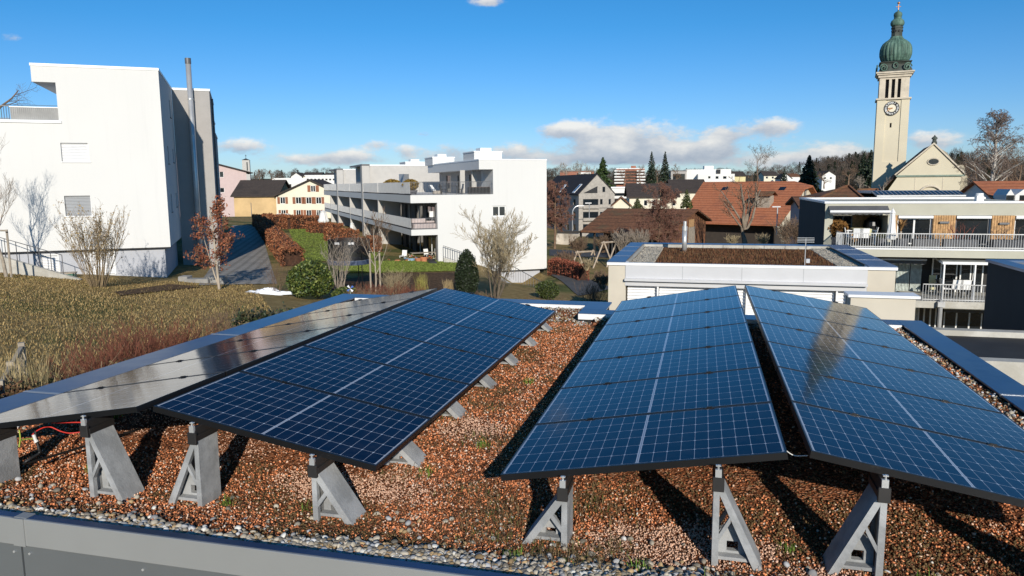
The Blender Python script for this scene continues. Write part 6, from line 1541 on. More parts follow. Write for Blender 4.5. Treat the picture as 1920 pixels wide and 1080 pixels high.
def street_things():
    F = Frame(aty(1040, 455, 104)[:2], R_(-6)); t = thing('street_wall', 'pale old retaining wall stepping down below the grey timber house', 'wall', F.P(2, 0, -12)); k = MB()
    pts = [F.pix(px, py) for px, py in ((1044, 438), (1092, 439), (1066, 458), (1058, 466), (1038, 466))]; k.prism([F.P(u, 0, z) for u, z in pts], F.w * .6); k.build('wall_body', mat('old_plaster', (.50, .45, .38), .95, var=.2, vscale=.6, col2=(.25, .22, .18), cscale=.9), t)
    k = MB(); k.bar(F.P(pts[0][0], 0.3, pts[0][1] + .2), F.P(F.pix(1135, 437)[0], .3, pts[0][1] + .2), .3); k.build('coping', M_anth_shade, t)
    # white car
    c = aty(511, 411, 138); G = Frame(c[:2], R_(6)); t = thing('parked_car', 'white parked car behind the brown hedge by the shuttered house', 'car', c); z = c.z - .5
    k = MB(); k.prism([G.P(u, 0, z + h) for u, h in ((-.1, .3), (4.1, .3), (4.2, .8), (3.4, .95), (2.7, 1.45), (.8, 1.5), (.1, .95), (-.15, .8))], G.w * 1.7); k.build('body', mat('car_white', (.75, .75, .75), .3, coat=.6), t)
    k = MB(); k.prism([G.P(u, -.01, z + h) for u, h in ((.35, 1.0), (3.1, 1.0), (2.6, 1.4), (.85, 1.42))], G.w * 1.72); k.build('windows', M_glass, t)
    for u in (.75, 3.3): k = MB(); k.tube([G.P(u, -.03, z + .32), G.P(u, .2, z + .32)], .32, 14); k.build('wheel', M_black, t)
    # timber swing frames
    wm = mat('swing_timber', (.42, .34, .26), .9, var=.2, vscale=3)
    def swing(label, pa, pb, y0, spread, D, n=2):
        """A-frames at both ends (apex pixels pa, pb), feet on the ground"""
        A, B = aty(*pa, D), aty(*pb, D + 2.0); t = thing('swing_frame', label, 'swing', Vector(((A.x + B.x) / 2, D, float(hgt((A.x + B.x) / 2, D)))))
        k = MB(); k.tube([A - (B - A) * .12, B + (B - A) * .08], .09, 8); k.build('crossbeam', wm, t)
        for P in (A, B):
            for sx in (-1, 1):
                ft = Vector((P.x + sx * spread, P.y + sx * .7, 0)); ft.z = min(float(hgt(ft.x, ft.y)), P.z - .5) - .1; k = MB(); k.tube([P + Vector((0, 0, .12)), ft], .075, 7); k.build('leg', wm, t)
        return t, A, B
    t, A, B = swing('tall timber A-frame swing beside the planted roof building', (1132, 455), (1157, 453), 500, 1.1, ground(1132, 503).y)
    for f in (.35, .6):
        P = A.lerp(B, f); k = MB(); k.tube([P, P - Vector((.0, .0, 1.5))], .012, 4); k.tube([P + Vector((.4, .1, 0)), P + Vector((.4, .1, -1.5))], .012, 4); k.build('rope', M_frameg, t)
    swing('low timber balance frame left of the tall swing', (1083, 473), (1112, 471), 492, .55, ground(1098, 495).y)
street_things()

def outdoor_stuff():
    d = MID; F = FM; up = Vector((0, 0, 1))
    W_ = mat('plastic_white', (.75, .75, .74), .5); fab = mat('sofa_cover', (.50, .42, .40), .9, var=.1, vscale=5)
    # balcony sofa and board
    u0, z0 = F.pix(775, 429, .8); u1, z1 = F.pix(818, 409, .8)
    t = thing('sofa', 'covered pale pink sofa on the middle balcony of the terraced building', 'sofa', F.P((u0 + u1) / 2, .8, d['zb2'])); k = MB(); F.box(k, u0, u1, .6, 1.5, d['zb2'] + .01, d['zb2'] + .45); k.build('seat', fab, t, bevel=.06)
    k = MB(); F.box(k, u0, u0 + (u1 - u0) * .6, 1.3, 1.6, d['zb2'] + .455, z1); F.box(k, u0 + (u1 - u0) * .62, u1, 1.3, 1.6, d['zb2'] + .455, z1 - .25); k.build('backrest', fab, t, bevel=.06)
    t = thing('white_board', 'white tilted panel on a stand behind the balcony sofa', 'board', F.P(u1 - .4, 1.9, d['zb2'])); a, b, c, e = F.rect(805, 396, 816, 407, 1.9); k = MB(); F.box(k, a, b, 1.9, 1.96, c, e); k.build('panel', W_, t); k = MB(); F.box(k, (a + b) / 2 - .05, (a + b) / 2 + .05, 1.965, 2.02, d['zb2'], c + .2); k.build('post', M_frameg, t)
    # top terrace: bushes in pots, table and chairs, lounge chair
    bush = vmat('bush_leaf', .9, .2, .3, 3)
    def potted(label, px, yt, yb, D_w, wd, col, fr=F, zb=None, pot=(.10, .10, .11)):
        u, z1 = fr.pix(px, yt, D_w); _, zz = fr.pix(px, yb, D_w); zb = zb if zb is not None else zz; c = fr.P(u, D_w, zb)
        t = thing('potted_bush', label, 'potted plant', c); k = MB(); k.lathe(c, [(wd * .42, 0), (wd * .5, .38), (wd * .52, .4), (wd * .4, .38)], 12); k.build('pot', mat('pot_%d' % int(pot[0] * 100), pot, .7), t)
        H = z1 - zb - .35; n = 900; q = rng.normal(size=(n, 3)); q /= np.linalg.norm(q, axis=1)[:, None]; q *= rng.uniform(.55, 1, (n, 1)) ** .5
        q = q * np.array([wd * .62, wd * .62, H * .5]) * (1 - .35 * np.clip(q[:, 2:3], 0, 1)) + np.array([c.x, c.y, zb + .38 + H * .5])
        leafmesh('foliage', q, .09 + .05 * rng.random(n), np.array(col) * rng.uniform(.5, 1.4, (n, 1)), bush, t)
        return t
    potted('round olive brown bush in a pot on the top terrace, left of two', 735, 333, 345, 14, 1.5, (.20, .13, .03), zb=d['zter'])
    potted('taller olive brown bush in a pot at the corner of the top terrace', 769.5, 333, 359, 3.0, 1.2, (.20, .13, .03), zb=d['zter'])
    t = thing('lounge_chair', 'padded lounge chair on the top terrace behind the bars', 'chair', F.P(F.pix(820, 358, 2)[0], 2, d['zter'])); u = F.pix(820, 358, 2)[0]; k = MB(); F.box(k, u - .4, u + .4, 1.7, 2.3, d['zter'] + .02, d['zter'] + .35); k.build('seat', mat('cushion_beige', (.45, .40, .34), .9), t, bevel=.05); k = MB(); k.hexa([F.P(u - .45, 1.7, d['zter'] + .36), F.P(u - .2, 1.7, d['zter'] + .36), F.P(u - .2, 2.3, d['zter'] + .36), F.P(u - .45, 2.3, d['zter'] + .36), F.P(u - .75, 1.7, d['zter'] + .85), F.P(u - .55, 1.7, d['zter'] + .85), F.P(u - .55, 2.3, d['zter'] + .85), F.P(u - .75, 2.3, d['zter'] + .85)]); k.build('backrest', W_, t)
    def table(label, fr, u, w, z, L, Wd, m, h=.73):
        t = thing('garden_table', label, 'table', fr.P(u, w, z)); k = MB(); fr.box(k, u - L / 2, u + L / 2, w - Wd / 2, w + Wd / 2, z + h, z + h + .04); k.build('tabletop', m, t)
        for i in (-1, 1):
            for j in (-1, 1): k = MB(); k.bar(fr.P(u + i * (L / 2 - .08), w + j * (Wd / 2 - .08), z), fr.P(u + i * (L / 2 - .08), w + j * (Wd / 2 - .08), z + h - .002), .05); k.build('leg', m, t)
    def chair(label, fr, u, w, z, ang, m, seatm=None):
        t = thing('garden_chair', label, 'chair', fr.P(u, w, z)); G = Frame(fr.P(u, w, 0)[:2], fr.ang + ang); k = MB(); G.box(k, -.24, .24, -.24, .24, z + .42, z + .46); k.build('seat', seatm or m, t)
        k = MB(); k.hexa([G.P(-.23, .22, z + .46), G.P(.23, .22, z + .46), G.P(.23, .25, z + .46), G.P(-.23, .25, z + .46), G.P(-.23, .32, z + .92), G.P(.23, .32, z + .92), G.P(.23, .35, z + .92), G.P(-.23, .35, z + .92)]); k.build('backrest', seatm or m, t)
        for i in (-1, 1):
            for j in (-1, 1): k = MB(); k.bar(G.P(i * .21, j * .21, z), G.P(i * .21, j * .21, z + .418), .035); k.build('leg', m, t)
    table('dark garden table in the top floor loggia', F, F.pix(842, 360, 1.6)[0], 1.6, d['zter'], 1.8, .9, M_black)
    chair('dark garden chair left of the loggia table', F, F.pix(828, 360, 1.4)[0] + .2, 1.5, d['zter'], R_(90), M_black); chair('dark garden chair right of the loggia table', F, F.pix(858, 360, 1.6)[0] + .2, 1.6, d['zter'], R_(-90), M_black)
    k0 = F.pix(900, 358, 1.2)[0]; t = thing('planter_bench', 'long black planter at the right end of the loggia', 'planter', F.P(k0, 1.2, d['zter'])); k = MB(); F.box(k, k0 - 1.1, k0 + 1.1, .8, 1.4, d['zter'] + .01, d['zter'] + .62); k.build('box', M_black, t); k = MB(); F.box(k, k0 - 1.05, k0 + 1.05, .85, 1.35, d['zter'] + .6, d['zter'] + .64); k.build('soil', M_brown, t)
    # ground floor terrace
    zg = d['zg']; U = lambda px, w: F.pix(px, 485, w)[0]
    chair('white plastic chair on the ground floor terrace left of the cluttered table', F, U(756, 2.2), 2.2, zg, R_(-40), W_)
    chair('second white plastic chair behind the cluttered ground floor table', F, U(802, 2.6), 2.6, zg, R_(20), W_)
    table('wooden garden table cluttered with plants on the ground floor terrace', F, U(794, 1.2), 1.2, zg, 2.2, .8, M_woodg)
    terr = (.48, .19, .09)
    for i, (px, w, r, lab) in enumerate(((784, -.6, .26, 'terracotta flower pot at the terrace edge, left of the pair'), (795, -.6, .30, 'bigger terracotta flower pot at the terrace edge, right of the pair'), (745, -.9, .24, 'single terracotta flower pot on the lawn edge left of the terrace'), (732, 3.5, .2, 'small terracotta pot by the slanting fin foot'))):
        c = F.P(U(px, w), w, zg - .02); t = thing('flower_pot', lab, 'flower pot', c, 'terracotta flower pots'); k = MB(); k.lathe(c, [(r * .7, 0), (r, r * 1.5), (r * 1.12, r * 1.5), (r * 1.12, r * 1.75), (r * .95, r * 1.75), (r * .9, r * 1.5)], 14); k.build('pot', mat('terracotta', terr, .85), t); k = MB(); k.lathe(c, [(r * .5, r * 1.4), (r * .92, r * 1.62)], 10); k.build('soil', M_brown, t)
    for px, w, sz, col, lab in ((770, .2, .7, (.25, .42, .58), 'light blue plastic tub on the ground floor terrace'), (762, -.2, .35, (.05, .06, .06), 'black plastic bucket beside the light blue tub'), (776, .5, .42, (.55, .16, .08), 'red orange flower bowl behind the light blue tub'), (727, -.2, .4, (.12, .16, .38), 'small blue tray lying left on the ground floor terrace'), (808, .1, .5, (.03, .03, .035), 'black planter box at the pillar foot')):
        c = F.P(U(px, w), w, zg - .01); t = thing('plant_tub', lab, 'tub', c); k = MB(); k.lathe(c, [(sz * .6, 0), (sz * .8, sz * .55), (sz * .86, sz * .55), (sz * .86, sz * .62), (sz * .72, sz * .62), (sz * .6, sz * .3)], 12); k.build('body', mat('tub_%d_%d' % (int(col[0] * 100), int(col[2] * 100)), col, .6), t)
        n = 160; q = rng.normal(size=(n, 3)) * np.array([sz * .35, sz * .35, sz * .18]) + np.array([c.x, c.y, c.z + sz * .7]); cc = np.array([(.5, .12, .06), (.10, .14, .03), (.55, .5, .42)])[rng.integers(0, 3, n)]
        tag(leafmesh('plants', q, np.full(n, .08), cc * rng.uniform(.5, 1.3, (n, 1)), bush, t), kind='stuff')
    a, b, c, e = F.rect(805.5, 491, 819.5, 509.5, -2.0); t = thing('waste_bin', 'dark grey waste container on the grass in front of the white facade', 'bin', F.P((a + b) / 2, -2, c)); k = MB(); F.box(k, a, b, -2, -1.2, c - .3, e - .08); k.build('body', mat('bin_grey', (.045, .05, .055), .6), t, bevel=.02); k = MB(); F.box(k, a - .02, b + .02, -2.04, -1.16, e - .078, e); k.build('lid', mat('bin_lid', (.03, .032, .035), .6), t, bevel=.02)
    # closed white parasols
    def parasol(label, base, top, rad, m=None):
        t = thing('closed_parasol', label, 'parasol', base, 'closed parasols'); H = top.z - base.z; k = MB(); k.tube([base, base + up * (H * 1.02)], .025, 6); k.build('pole', M_lamp, t)
        k = MB(); k.lathe(base, [(rad * .7, H * .2), (rad * .8, H * .35), (rad * .62, H * .5), (rad * .5, H * .75), (rad * .42, H * .86), (rad * .5, H * .89), (.02, H * 1.0)], 20, 6, .35); k.build('canopy', m or mat('parasol_cloth', (.72, .71, .69), .9, var=.08, vscale=3), t)
        k = MB(); k.lathe(base, [(.3, 0), (.3, .06), (.05, .09)], 12); k.build('base', M_frameg, t)
    D = 92; parasol('closed white parasol on the lawn at the left end of the terraced building', aty(607, 424, D), aty(604, 394, D), .75); parasol('closed slim white parasol in front of the slanting fins', aty(661, 444, 84), aty(661, 417, 84), .42)
    G = FRA; w = RAD['WS'] + .5; u, z1 = G.pix(1674.5, 391, w); parasol('closed white parasol on the upper right terrace', G.P(u, w, RAD['zs'] + .02), G.P(u, w, z1), .26)
    # upper right terrace furniture
    zs = RAD['zs'] + .01; V = lambda px, w: G.pix(px, 455, w)[0]
    table('white terrace table behind the bars of the upper right terrace', G, V(1612, .2), .2, zs, 1.5, .85, W_)
    for i, (px, w, an, lab) in enumerate(((1594, -.1, 90, 'white and black chair left of the terrace table'), (1606, -.7, 180, 'chair with pale seat in front of the terrace table, left'), (1618, -.7, 180, 'chair with pale seat in front of the terrace table, right'), (1631, .2, -90, 'white and black chair right of the terrace table'))): chair(lab, G, V(px, w), w, zs, R_(an), M_black, W_)
    t = thing('blanket', 'pale yellow blanket lying over the terrace table', 'blanket', G.P(V(1614, .2), .2, zs + .78)); k = MB(); u = V(1614, .2); G.box(k, u - .5, u + .45, -.28, .6, zs + .775, zs + .86); G.box(k, u - .5, u + .45, -.32, -.285, zs + .5, zs + .855); k.build('cloth', mat('blanket_yellow', (.62, .58, .34), .95), t, bevel=.03)
    t = thing('kettle_grill', 'black covered barbecue against the slatted terrace wall', 'barbecue', G.P(V(1633, 1.4), 1.4, zs)); c = G.P(V(1633, 1.4), 1.4, zs); k = MB(); k.lathe(c, [(.12, .5), (.42, .7), (.45, .95), (.40, 1.2), (.2, 1.38), (.03, 1.42)], 16); k.build('bowl', M_black, t)
    for a in (0, 2.1, 4.2): k = MB(); k.bar(c + Vector((.4 * math.cos(a), .4 * math.sin(a), 0)), c + Vector((.2 * math.cos(a), .2 * math.sin(a), .6)), .04); k.build('leg', M_black, t)
    potted('tall brown leaved potted shrub at the left of the upper right terrace', 1570, 407, 464, .3, .9, (.20, .10, .03), G, zs)
    potted('small green potted plant by the slatted terrace wall', 1655, 440, 464, .2, .55, (.10, .11, .04), G, zs)
    for px, yt, lab, col in ((1690, 421, 'dried palm in a dark pot on the upper right terrace', (.42, .24, .10)),):
        w = -1.0; u, z1 = G.pix(px, yt, w); c = G.P(u, w, zs); t = thing('potted_palm', lab, 'potted plant', c); k = MB(); k.lathe(c, [(.36, 0), (.42, .42), (.36, .42)], 12); k.build('pot', mat('pot_10'), t); k = MB(); k.tube([c + up * .4, c + up * (z1 - zs - .35)], .06, 7); k.build('stem', M_woodg, t)
        n = 150; P0 = np.tile(np.array(c) + np.array([0, 0, z1 - zs - .35]), (n, 1)); blades('fronds', P0, rng.uniform(.3, .75, n), rng.uniform(.012, .03, n), np.array(col) * rng.uniform(.6, 1.2, (n, 1)), M_blade, None, 1.0, None, t)
    def twiggy(label, px0, px1, yt, w, fr, z, col, boxw):
        u0, u1 = fr.pix(px0, 460, w)[0], fr.pix(px1, 460, w)[0]; um = (u0 + u1) / 2; c = fr.P(um, w, z); z1 = fr.pix((px0 + px1) / 2, yt, w)[1]; t = thing('planter', label, 'planter', c); k = MB(); fr.box(k, um - boxw, um + boxw, w - .25, w + .25, z, z + .42); k.build('box', mat('planter_grey', (.09, .09, .095), .7), t, bevel=.02)
        sg = []
        for i in range(9):
            a = c + fr.u * random.uniform(-boxw * .7, boxw * .7) + up * .4; d = (fr.u * random.uniform(-1, 1) + fr.w * random.uniform(-.3, .3) + up * random.uniform(.6, 1.4)).normalized(); grow(sg, a, d, (z1 - z) * .55, .022, 0, 3, 2.2, .5)
        segmesh('twigs', sg, mat('twig_%d' % int(col[0] * 100), col, .9), t, 4)
    twiggy('dark planter with bare red twigs in front of the second terrace window', 1775, 1822, 415, -1.2, G, zs, (.22, .07, .045), .75)
    twiggy('dark planter with bare grey twigs at the right end of the upper terrace', 1880, 1915, 420, -1.2, G, zs, (.20, .13, .09), .9)
    twiggy('low dark planter with dry stalks beside the white window bar', 1726, 1745, 452, -1.2, G, zs, (.2, .15, .08), .6)
    for px, lab in ((1795, 'dark bistro table on the lower right balcony'),): table(lab, G, V(px, -.9), -.9, RAD['zl2'] + .01, 1.6, .7, M_black)
    for px, an, lab in ((1782, 90, 'dark chair with white cushion left on the lower balcony'), (1797, 180, 'dark chair with white cushion at the middle of the lower balcony'), (1812, 180, 'dark chair with white cushion right on the lower balcony')): chair(lab, G, V(px, -1.6), -1.7, RAD['zl2'] + .01, R_(an), M_black, W_)
    a, b, c, e = G.rect(1743, 516, 1753, 545, -.2); t = thing('sun_blind_panel', 'pale cloth panel standing on the lower right balcony', 'panel', G.P((a + b) / 2, -.2, RAD['zl2'])); k = MB(); G.box(k, a, b, -.2, -.15, c, e); k.build('cloth', mat('blanket_yellow'), t); k = MB(); k.bar(G.P(b + .03, -.18, RAD['zl2']), G.P(b + .03, -.18, e), .04); k.build('post', M_lamp, t)

# ================================================================== planting
M_bark = mat('bark_grey', (.20, .165, .125), .95, var=.3, vscale=6)
M_twigb = mat('twig_brown', (.17, .11, .07), .95, var=.25, vscale=3)
M_twigy = mat('twig_straw', (.34, .27, .16), .95, var=.25, vscale=3)
M_twigr = mat('twig_red', (.17, .058, .032), .85, var=.3, vscale=3)
M_twigp = mat('twig_pale', (.30, .25, .20), .95, var=.2, vscale=3)
M_birch = mat('birch_bark', (.40, .37, .33), .9, var=.25, vscale=2)
M_leaf = vmat('leaf_material', .55, .45, .25, 6)
M_leafd = vmat('dead_leaf_material', .9, .15, .25, 6)
UPV = Vector((0, 0, 1))
def gz(x, y): return float(hgt(x, y))
def onz(p, dz=0.0): return Vector((p.x, p.y, gz(p.x, p.y) + dz))

def grounds():
    G = lambda px, py: ground(px, py)
    lawn = mat('lawn_green', (.125, .165, .035), .95, var=.3, vscale=.5, bump=.6, bscale=9, col2=(.16, .15, .05), cscale=.35, spec=.1)
    drape('lawn', [G(541, 431), G(634, 424), G(725, 480), G(566, 494)], lawn, .05, 'green lawn between the hedge and the terraced building')
    drape('lawn', [G(610, 489), G(700, 483), G(700, 512), G(640, 512)], lawn, .055, 'strip of green lawn under the trampoline')
    drape('lawn', [G(700, 491), G(872, 489), G(872, 509), G(700, 513)], lawn, .06, 'strip of green lawn along the terrace')
    pv = bpy.data.materials.new('pavers'); pv.use_nodes = True; t = NT(pv.node_tree); p = t.n['Principled BSDF']
    mp = t.node('ShaderNodeMapping'); t.l.new(t.node('ShaderNodeNewGeometry').outputs['Position'], mp.inputs[0]); mp.inputs['Rotation'].default_value = (0, 0, .25)
    b = t.node('ShaderNodeTexBrick'); t.l.new(mp.outputs[0], b.inputs['Vector']); b.inputs['Scale'].default_value = 1.0; b.inputs['Brick Width'].default_value = .62; b.inputs['Row Height'].default_value = .62; b.inputs['Mortar Size'].default_value = .05
    b.inputs['Color1'].default_value = (.36, .33, .29, 1); b.inputs['Color2'].default_value = (.29, .265, .235, 1); b.inputs['Mortar'].default_value = (.07, .065, .05, 1)
    t.l.new(b.outputs[0], p.inputs['Base Color']); p.inputs['Roughness'].default_value = .9
    drape('path', [G(372, 536), G(520, 533), G(487, 423), G(436, 423)], pv, .04, 'grey paved path beside the white block')
    soil = mat('mulch', (.07, .042, .024), .95, var=.5, vscale=6, bump=1, bscale=18, col2=(.15, .09, .05), cscale=5, spec=.1)
    drape('soil_bed', [G(560, 541), G(700, 514), G(880, 511), G(900, 556)], soil, .045, 'dark soil bed with shrubs in front of the lawn')
    drape('soil_bed', [G(215, 549), G(318, 534), G(380, 539), G(225, 556)], soil, .05, 'dark soil bed along the grey plinth')
    asph = mat('asphalt', (.06, .06, .062), .9, var=.2, vscale=1, bump=.3, bscale=40)
    drape('road', [G(1032, 515), G(1058, 509), G(1150, 541), G(1085, 556)], asph, .05, 'asphalt drive curving past the white terraced building')
    drape('road', [G(1030, 480), G(1030, 468), G(1420, 470), G(1420, 482)], asph, .05, 'street below the grey timber house')
grounds()

def lawn_grass():
    n = 260000; y = 7 + 34 * rng.random(n) ** 1.25; x = rng.uniform(-34, -2, n)
    u = x * RR.x + y * RR.y; w = x * RD.x + y * RD.y
    fu = (x - FL.O.x) * FL.u.x + (y - FL.O.y) * FL.u.y; fw = (x - FL.O.x) * FL.w.x + (y - FL.O.y) * FL.w.y
    ok = ~((u > S0 - 1.3) & (w < T2 + .6)) & ~((fw > -.6) & (fu < 1)) & (x / y > -.76) & (x / y < -.27 - .002 * y)
    ok &= ~((fw > -1.6) & (fu > -5) & (fu < 1))
    x, y = x[ok], y[ok]; n = len(x); P = np.stack([x, y, hgt(x, y)], -1)
    f = fbm(x, y, .9, 31); f2 = fbm(x, y, 4.0, 8)
    c = np.array((.46, .325, .14)) * (.50 + .62 * rng.random((n, 1)) + .16 * f2[:, None]); g = rng.random(n) < np.clip(.10 + .22 * f, .02, .4); c[g] = np.array((.22, .19, .06)) * (.5 + .8 * rng.random((g.sum(), 1)))
    b = rng.random(n) < .13; c[b] = np.array((.13, .08, .035)) * (.5 + .8 * rng.random((b.sum(), 1)))
    blades('dry_grass', P, rng.uniform(.02, .10, n) * (1 + .3 * f2), rng.uniform(.004, .009, n) * (.6 + y / 40), c, M_blade, 'matted dry yellow brown grass on the slope', 1.0, lmin=.7)
    # green blades on the lawns
    S_ = []
    for quad in (((541, 431), (634, 424), (725, 480), (566, 494)), ((700, 491), (872, 489), (872, 509), (700, 513)), ((610, 489), (700, 483), (700, 512), (640, 512))):
        q = [np.array(ground(*a)[:2]) for a in quad]; k = 16000; a, b = rng.random((k, 1)), rng.random((k, 1)); S_.append((1 - a) * (1 - b) * q[0] + a * (1 - b) * q[1] + a * b * q[2] + (1 - a) * b * q[3])
    XY = np.concatenate(S_); n = len(XY); P = np.concatenate([XY, (hgt(XY[:, 0], XY[:, 1]) + .04)[:, None]], 1)
    blades('lawn_grass', P, rng.uniform(.04, .10, n), rng.uniform(.02, .04, n), np.array((.15, .19, .04)) * rng.uniform(.5, 1.5, (n, 1)), M_blade, 'short green grass of the lawns', .9)
lawn_grass()

def tree_thing(name, label, base, cat='tree', group=None): return thing(name, label, cat, base, group)
def bare_tree(label, base, top, r, kids=4, mx=4, spread=.62, mt=None, mw=None, seed=1, up=.18, lenf=.6, droop=0, lean=(0, 0), mono=False, wob=.1, tw=1.0, name='bare_tree', start=.3):
    random.seed(seed); t = tree_thing(name, label, base); H = top - base.z; sg = []
    grow(sg, base - UPV * .2, Vector((lean[0], lean[1], 1)), H * (.62 if not mono else .95), r, 0, mx, kids, spread, up, wob, .6, droop, None, start, lenf, mono)
    zm = max(s[1][2] for s in sg); k = (top - base.z) / max(.1, zm - base.z)
    bx, by, bz = base
    f = lambda p: (bx + (p[0] - bx) * k, by + (p[1] - by) * k, bz + (p[2] - bz) * k)
    sg = [(f(a), f(b), max(ra, .0045 * tw), max(rb, .003 * tw), l) for a, b, ra, rb, l in sg]
    split_tree(t, sg, mt or M_bark, mw or M_twigb, 1); return t, sg
def shrub(label, base, H, R, nst, mw, seed=1, mx=3, r=.012, kids=3, name='bare_shrub', leaf=None, group=None, spread=.5, lenf=.5, flare=1.0, tmin=.003):
    """many stems fanning out of one stool"""
    random.seed(seed); t = tree_thing(name, label, base, 'shrub', group); st = []; tips = []
    for i in range(nst):
        a = random.uniform(0, 6.283); q = random.random() ** .6; d = Vector((math.cos(a) * q * R / H * flare, math.sin(a) * q * R / H * flare, 1)); p = base + Vector((math.cos(a), math.sin(a), 0)) * q * R * .18 - UPV * .08
        grow(st, p, d, H * random.uniform(.6, .8) * math.sqrt(1 + q * q * .2), r * random.uniform(.7, 1.2), 0, mx, kids, spread, .12, .07, .62, 0, tips, .35, lenf)
    s0 = [(a, b, max(x, tmin), max(y, tmin * .7)) for a, b, x, y, l in st if l == 0]; s1 = [(a, b, max(x, tmin), max(y, tmin * .7)) for a, b, x, y, l in st if l > 0]
    segmesh('stems', s0, mw, t, 5)
    if s1: segmesh('twigs', s1, mw, t, 3)
    if leaf:
        n, size, cols, m = leaf; P = np.array(tips)[rng.integers(0, len(tips), n)] + rng.normal(size=(n, 3)) * size * .8; C = np.array(cols)[rng.integers(0, len(cols), n)] * rng.uniform(.6, 1.35, (n, 1)); leafmesh('leaves', P, size * rng.uniform(.5, 1.1, n), C, m, t)
    return t
def leafy(label, c, rx, ry, rz, n, size, cols, seed=1, name='leafy_bush', core=(.012, .02, .008), cat='bush', cone=0.0, lump=.22):
    """dense bush: leaf faces over a lumpy shell with gaps, dark wood inside; c is the foot"""
    r = np.random.default_rng(seed); t = tree_thing(name, label, c, cat)
    q = r.normal(size=(n, 3)); q /= np.linalg.norm(q, axis=1)[:, None]
    lob = 0
    for k in range(9): d = r.normal(size=3); d /= np.linalg.norm(d); lob = lob + np.maximum(0, q @ d) ** 6 * r.uniform(-.2, 1.0)
    sc = (1 + lump * (lob - .6)) * r.uniform(.72, 1.03, n) ** .7
    P = q * sc[:, None]; h = np.clip((P[:, 2] + 1) / 2, 0, 1.2); k = (1 - cone * h)[:, None]
    P = np.concatenate([P[:, :2] * k, P[:, 2:]], 1) * np.array([rx, ry, rz]) + np.array([c.x, c.y, c.z + rz * .97]); P[:, 2] = np.maximum(P[:, 2], c.z + .03)
    C = np.array(cols)[r.integers(0, len(cols), n)] * r.uniform(.5, 1.35, (n, 1))
    leafmesh('foliage', P, size * r.uniform(.6, 1.2, n), C, M_leaf, t, up=.35)
    k = MB(); k.lathe(c, [(rx * .3, -.05), (rx * .62, rz * .5), (rx * .7 * (1 - cone * .4), rz * .95), (rx * .5 * (1 - cone * .7), rz * 1.5), (rx * .12, rz * 1.75)], 10); k.build('inner_wood', mat('bush_core_%d' % int(core[1] * 1000), core, 1.0), t); return t
def hedge(label, A, B, wd, H, cols, n, size, seed=1, m=None, core=(.05, .022, .012), name='hedge', cat='hedge'):
    r = np.random.default_rng(seed); A, B = onz(A), onz(B); t = tree_thing(name, label, (A + B) / 2, cat); d = (B - A); L = math.hypot(d.x, d.y); e = np.array([d.x / L, d.y / L]); s = np.array([-e[1], e[0]])
    f = r.random(n); side = r.integers(0, 4, n); f = np.where(r.random(n) < .15, (r.random(n) < .5) * 1.0 + r.normal(size=n) * .01, f); a = r.uniform(-1, 1, n) * wd / 2; z = r.random(n) * H
    jit = r.normal(size=n) * .05 + .05 * np.sin(f * L * 3.1) + .04 * np.sin(f * L * 7.3 + 1)
    a = np.where(side == 0, -wd / 2 + np.abs(jit) * .6 - jit, np.where(side == 1, wd / 2 + jit, a)); z = np.where(side >= 2, H - np.abs(r.normal(size=n)) * .08 + jit, z)
    XY = np.array([A.x, A.y]) + f[:, None] * L * e + a[:, None] * s; Z = hgt(XY[:, 0], XY[:, 1]) + z
    C = np.array(cols)[r.integers(0, len(cols), n)] * r.uniform(.45, 1.4, (n, 1))
    leafmesh('foliage', np.concatenate([XY, Z[:, None]], 1), size * r.uniform(.6, 1.2, n), C, m or M_leafd, t)
    k = MB(); ns = 8; sv = Vector((s[0], s[1], 0)) * (wd / 2 - .07)
    for i in range(ns):
        e0 = min(.3, .2 / L); p, q = onz(A.lerp(B, e0 + (1 - 2 * e0) * i / ns)), onz(A.lerp(B, e0 + (1 - 2 * e0) * (i + 1) / ns)); up = UPV * (H - .1); k.hexa([p - sv, q - sv, q + sv, p + sv, p - sv + up, q - sv + up, q + sv + up, p + sv + up])
    k.build('inner_wood', mat('hedge_core_%d' % int(core[0] * 1000), core, 1.0, var=.4, vscale=5), t); return t
BEECH = [(.24, .085, .04), (.30, .115, .055), (.17, .065, .035), (.34, .16, .08)]

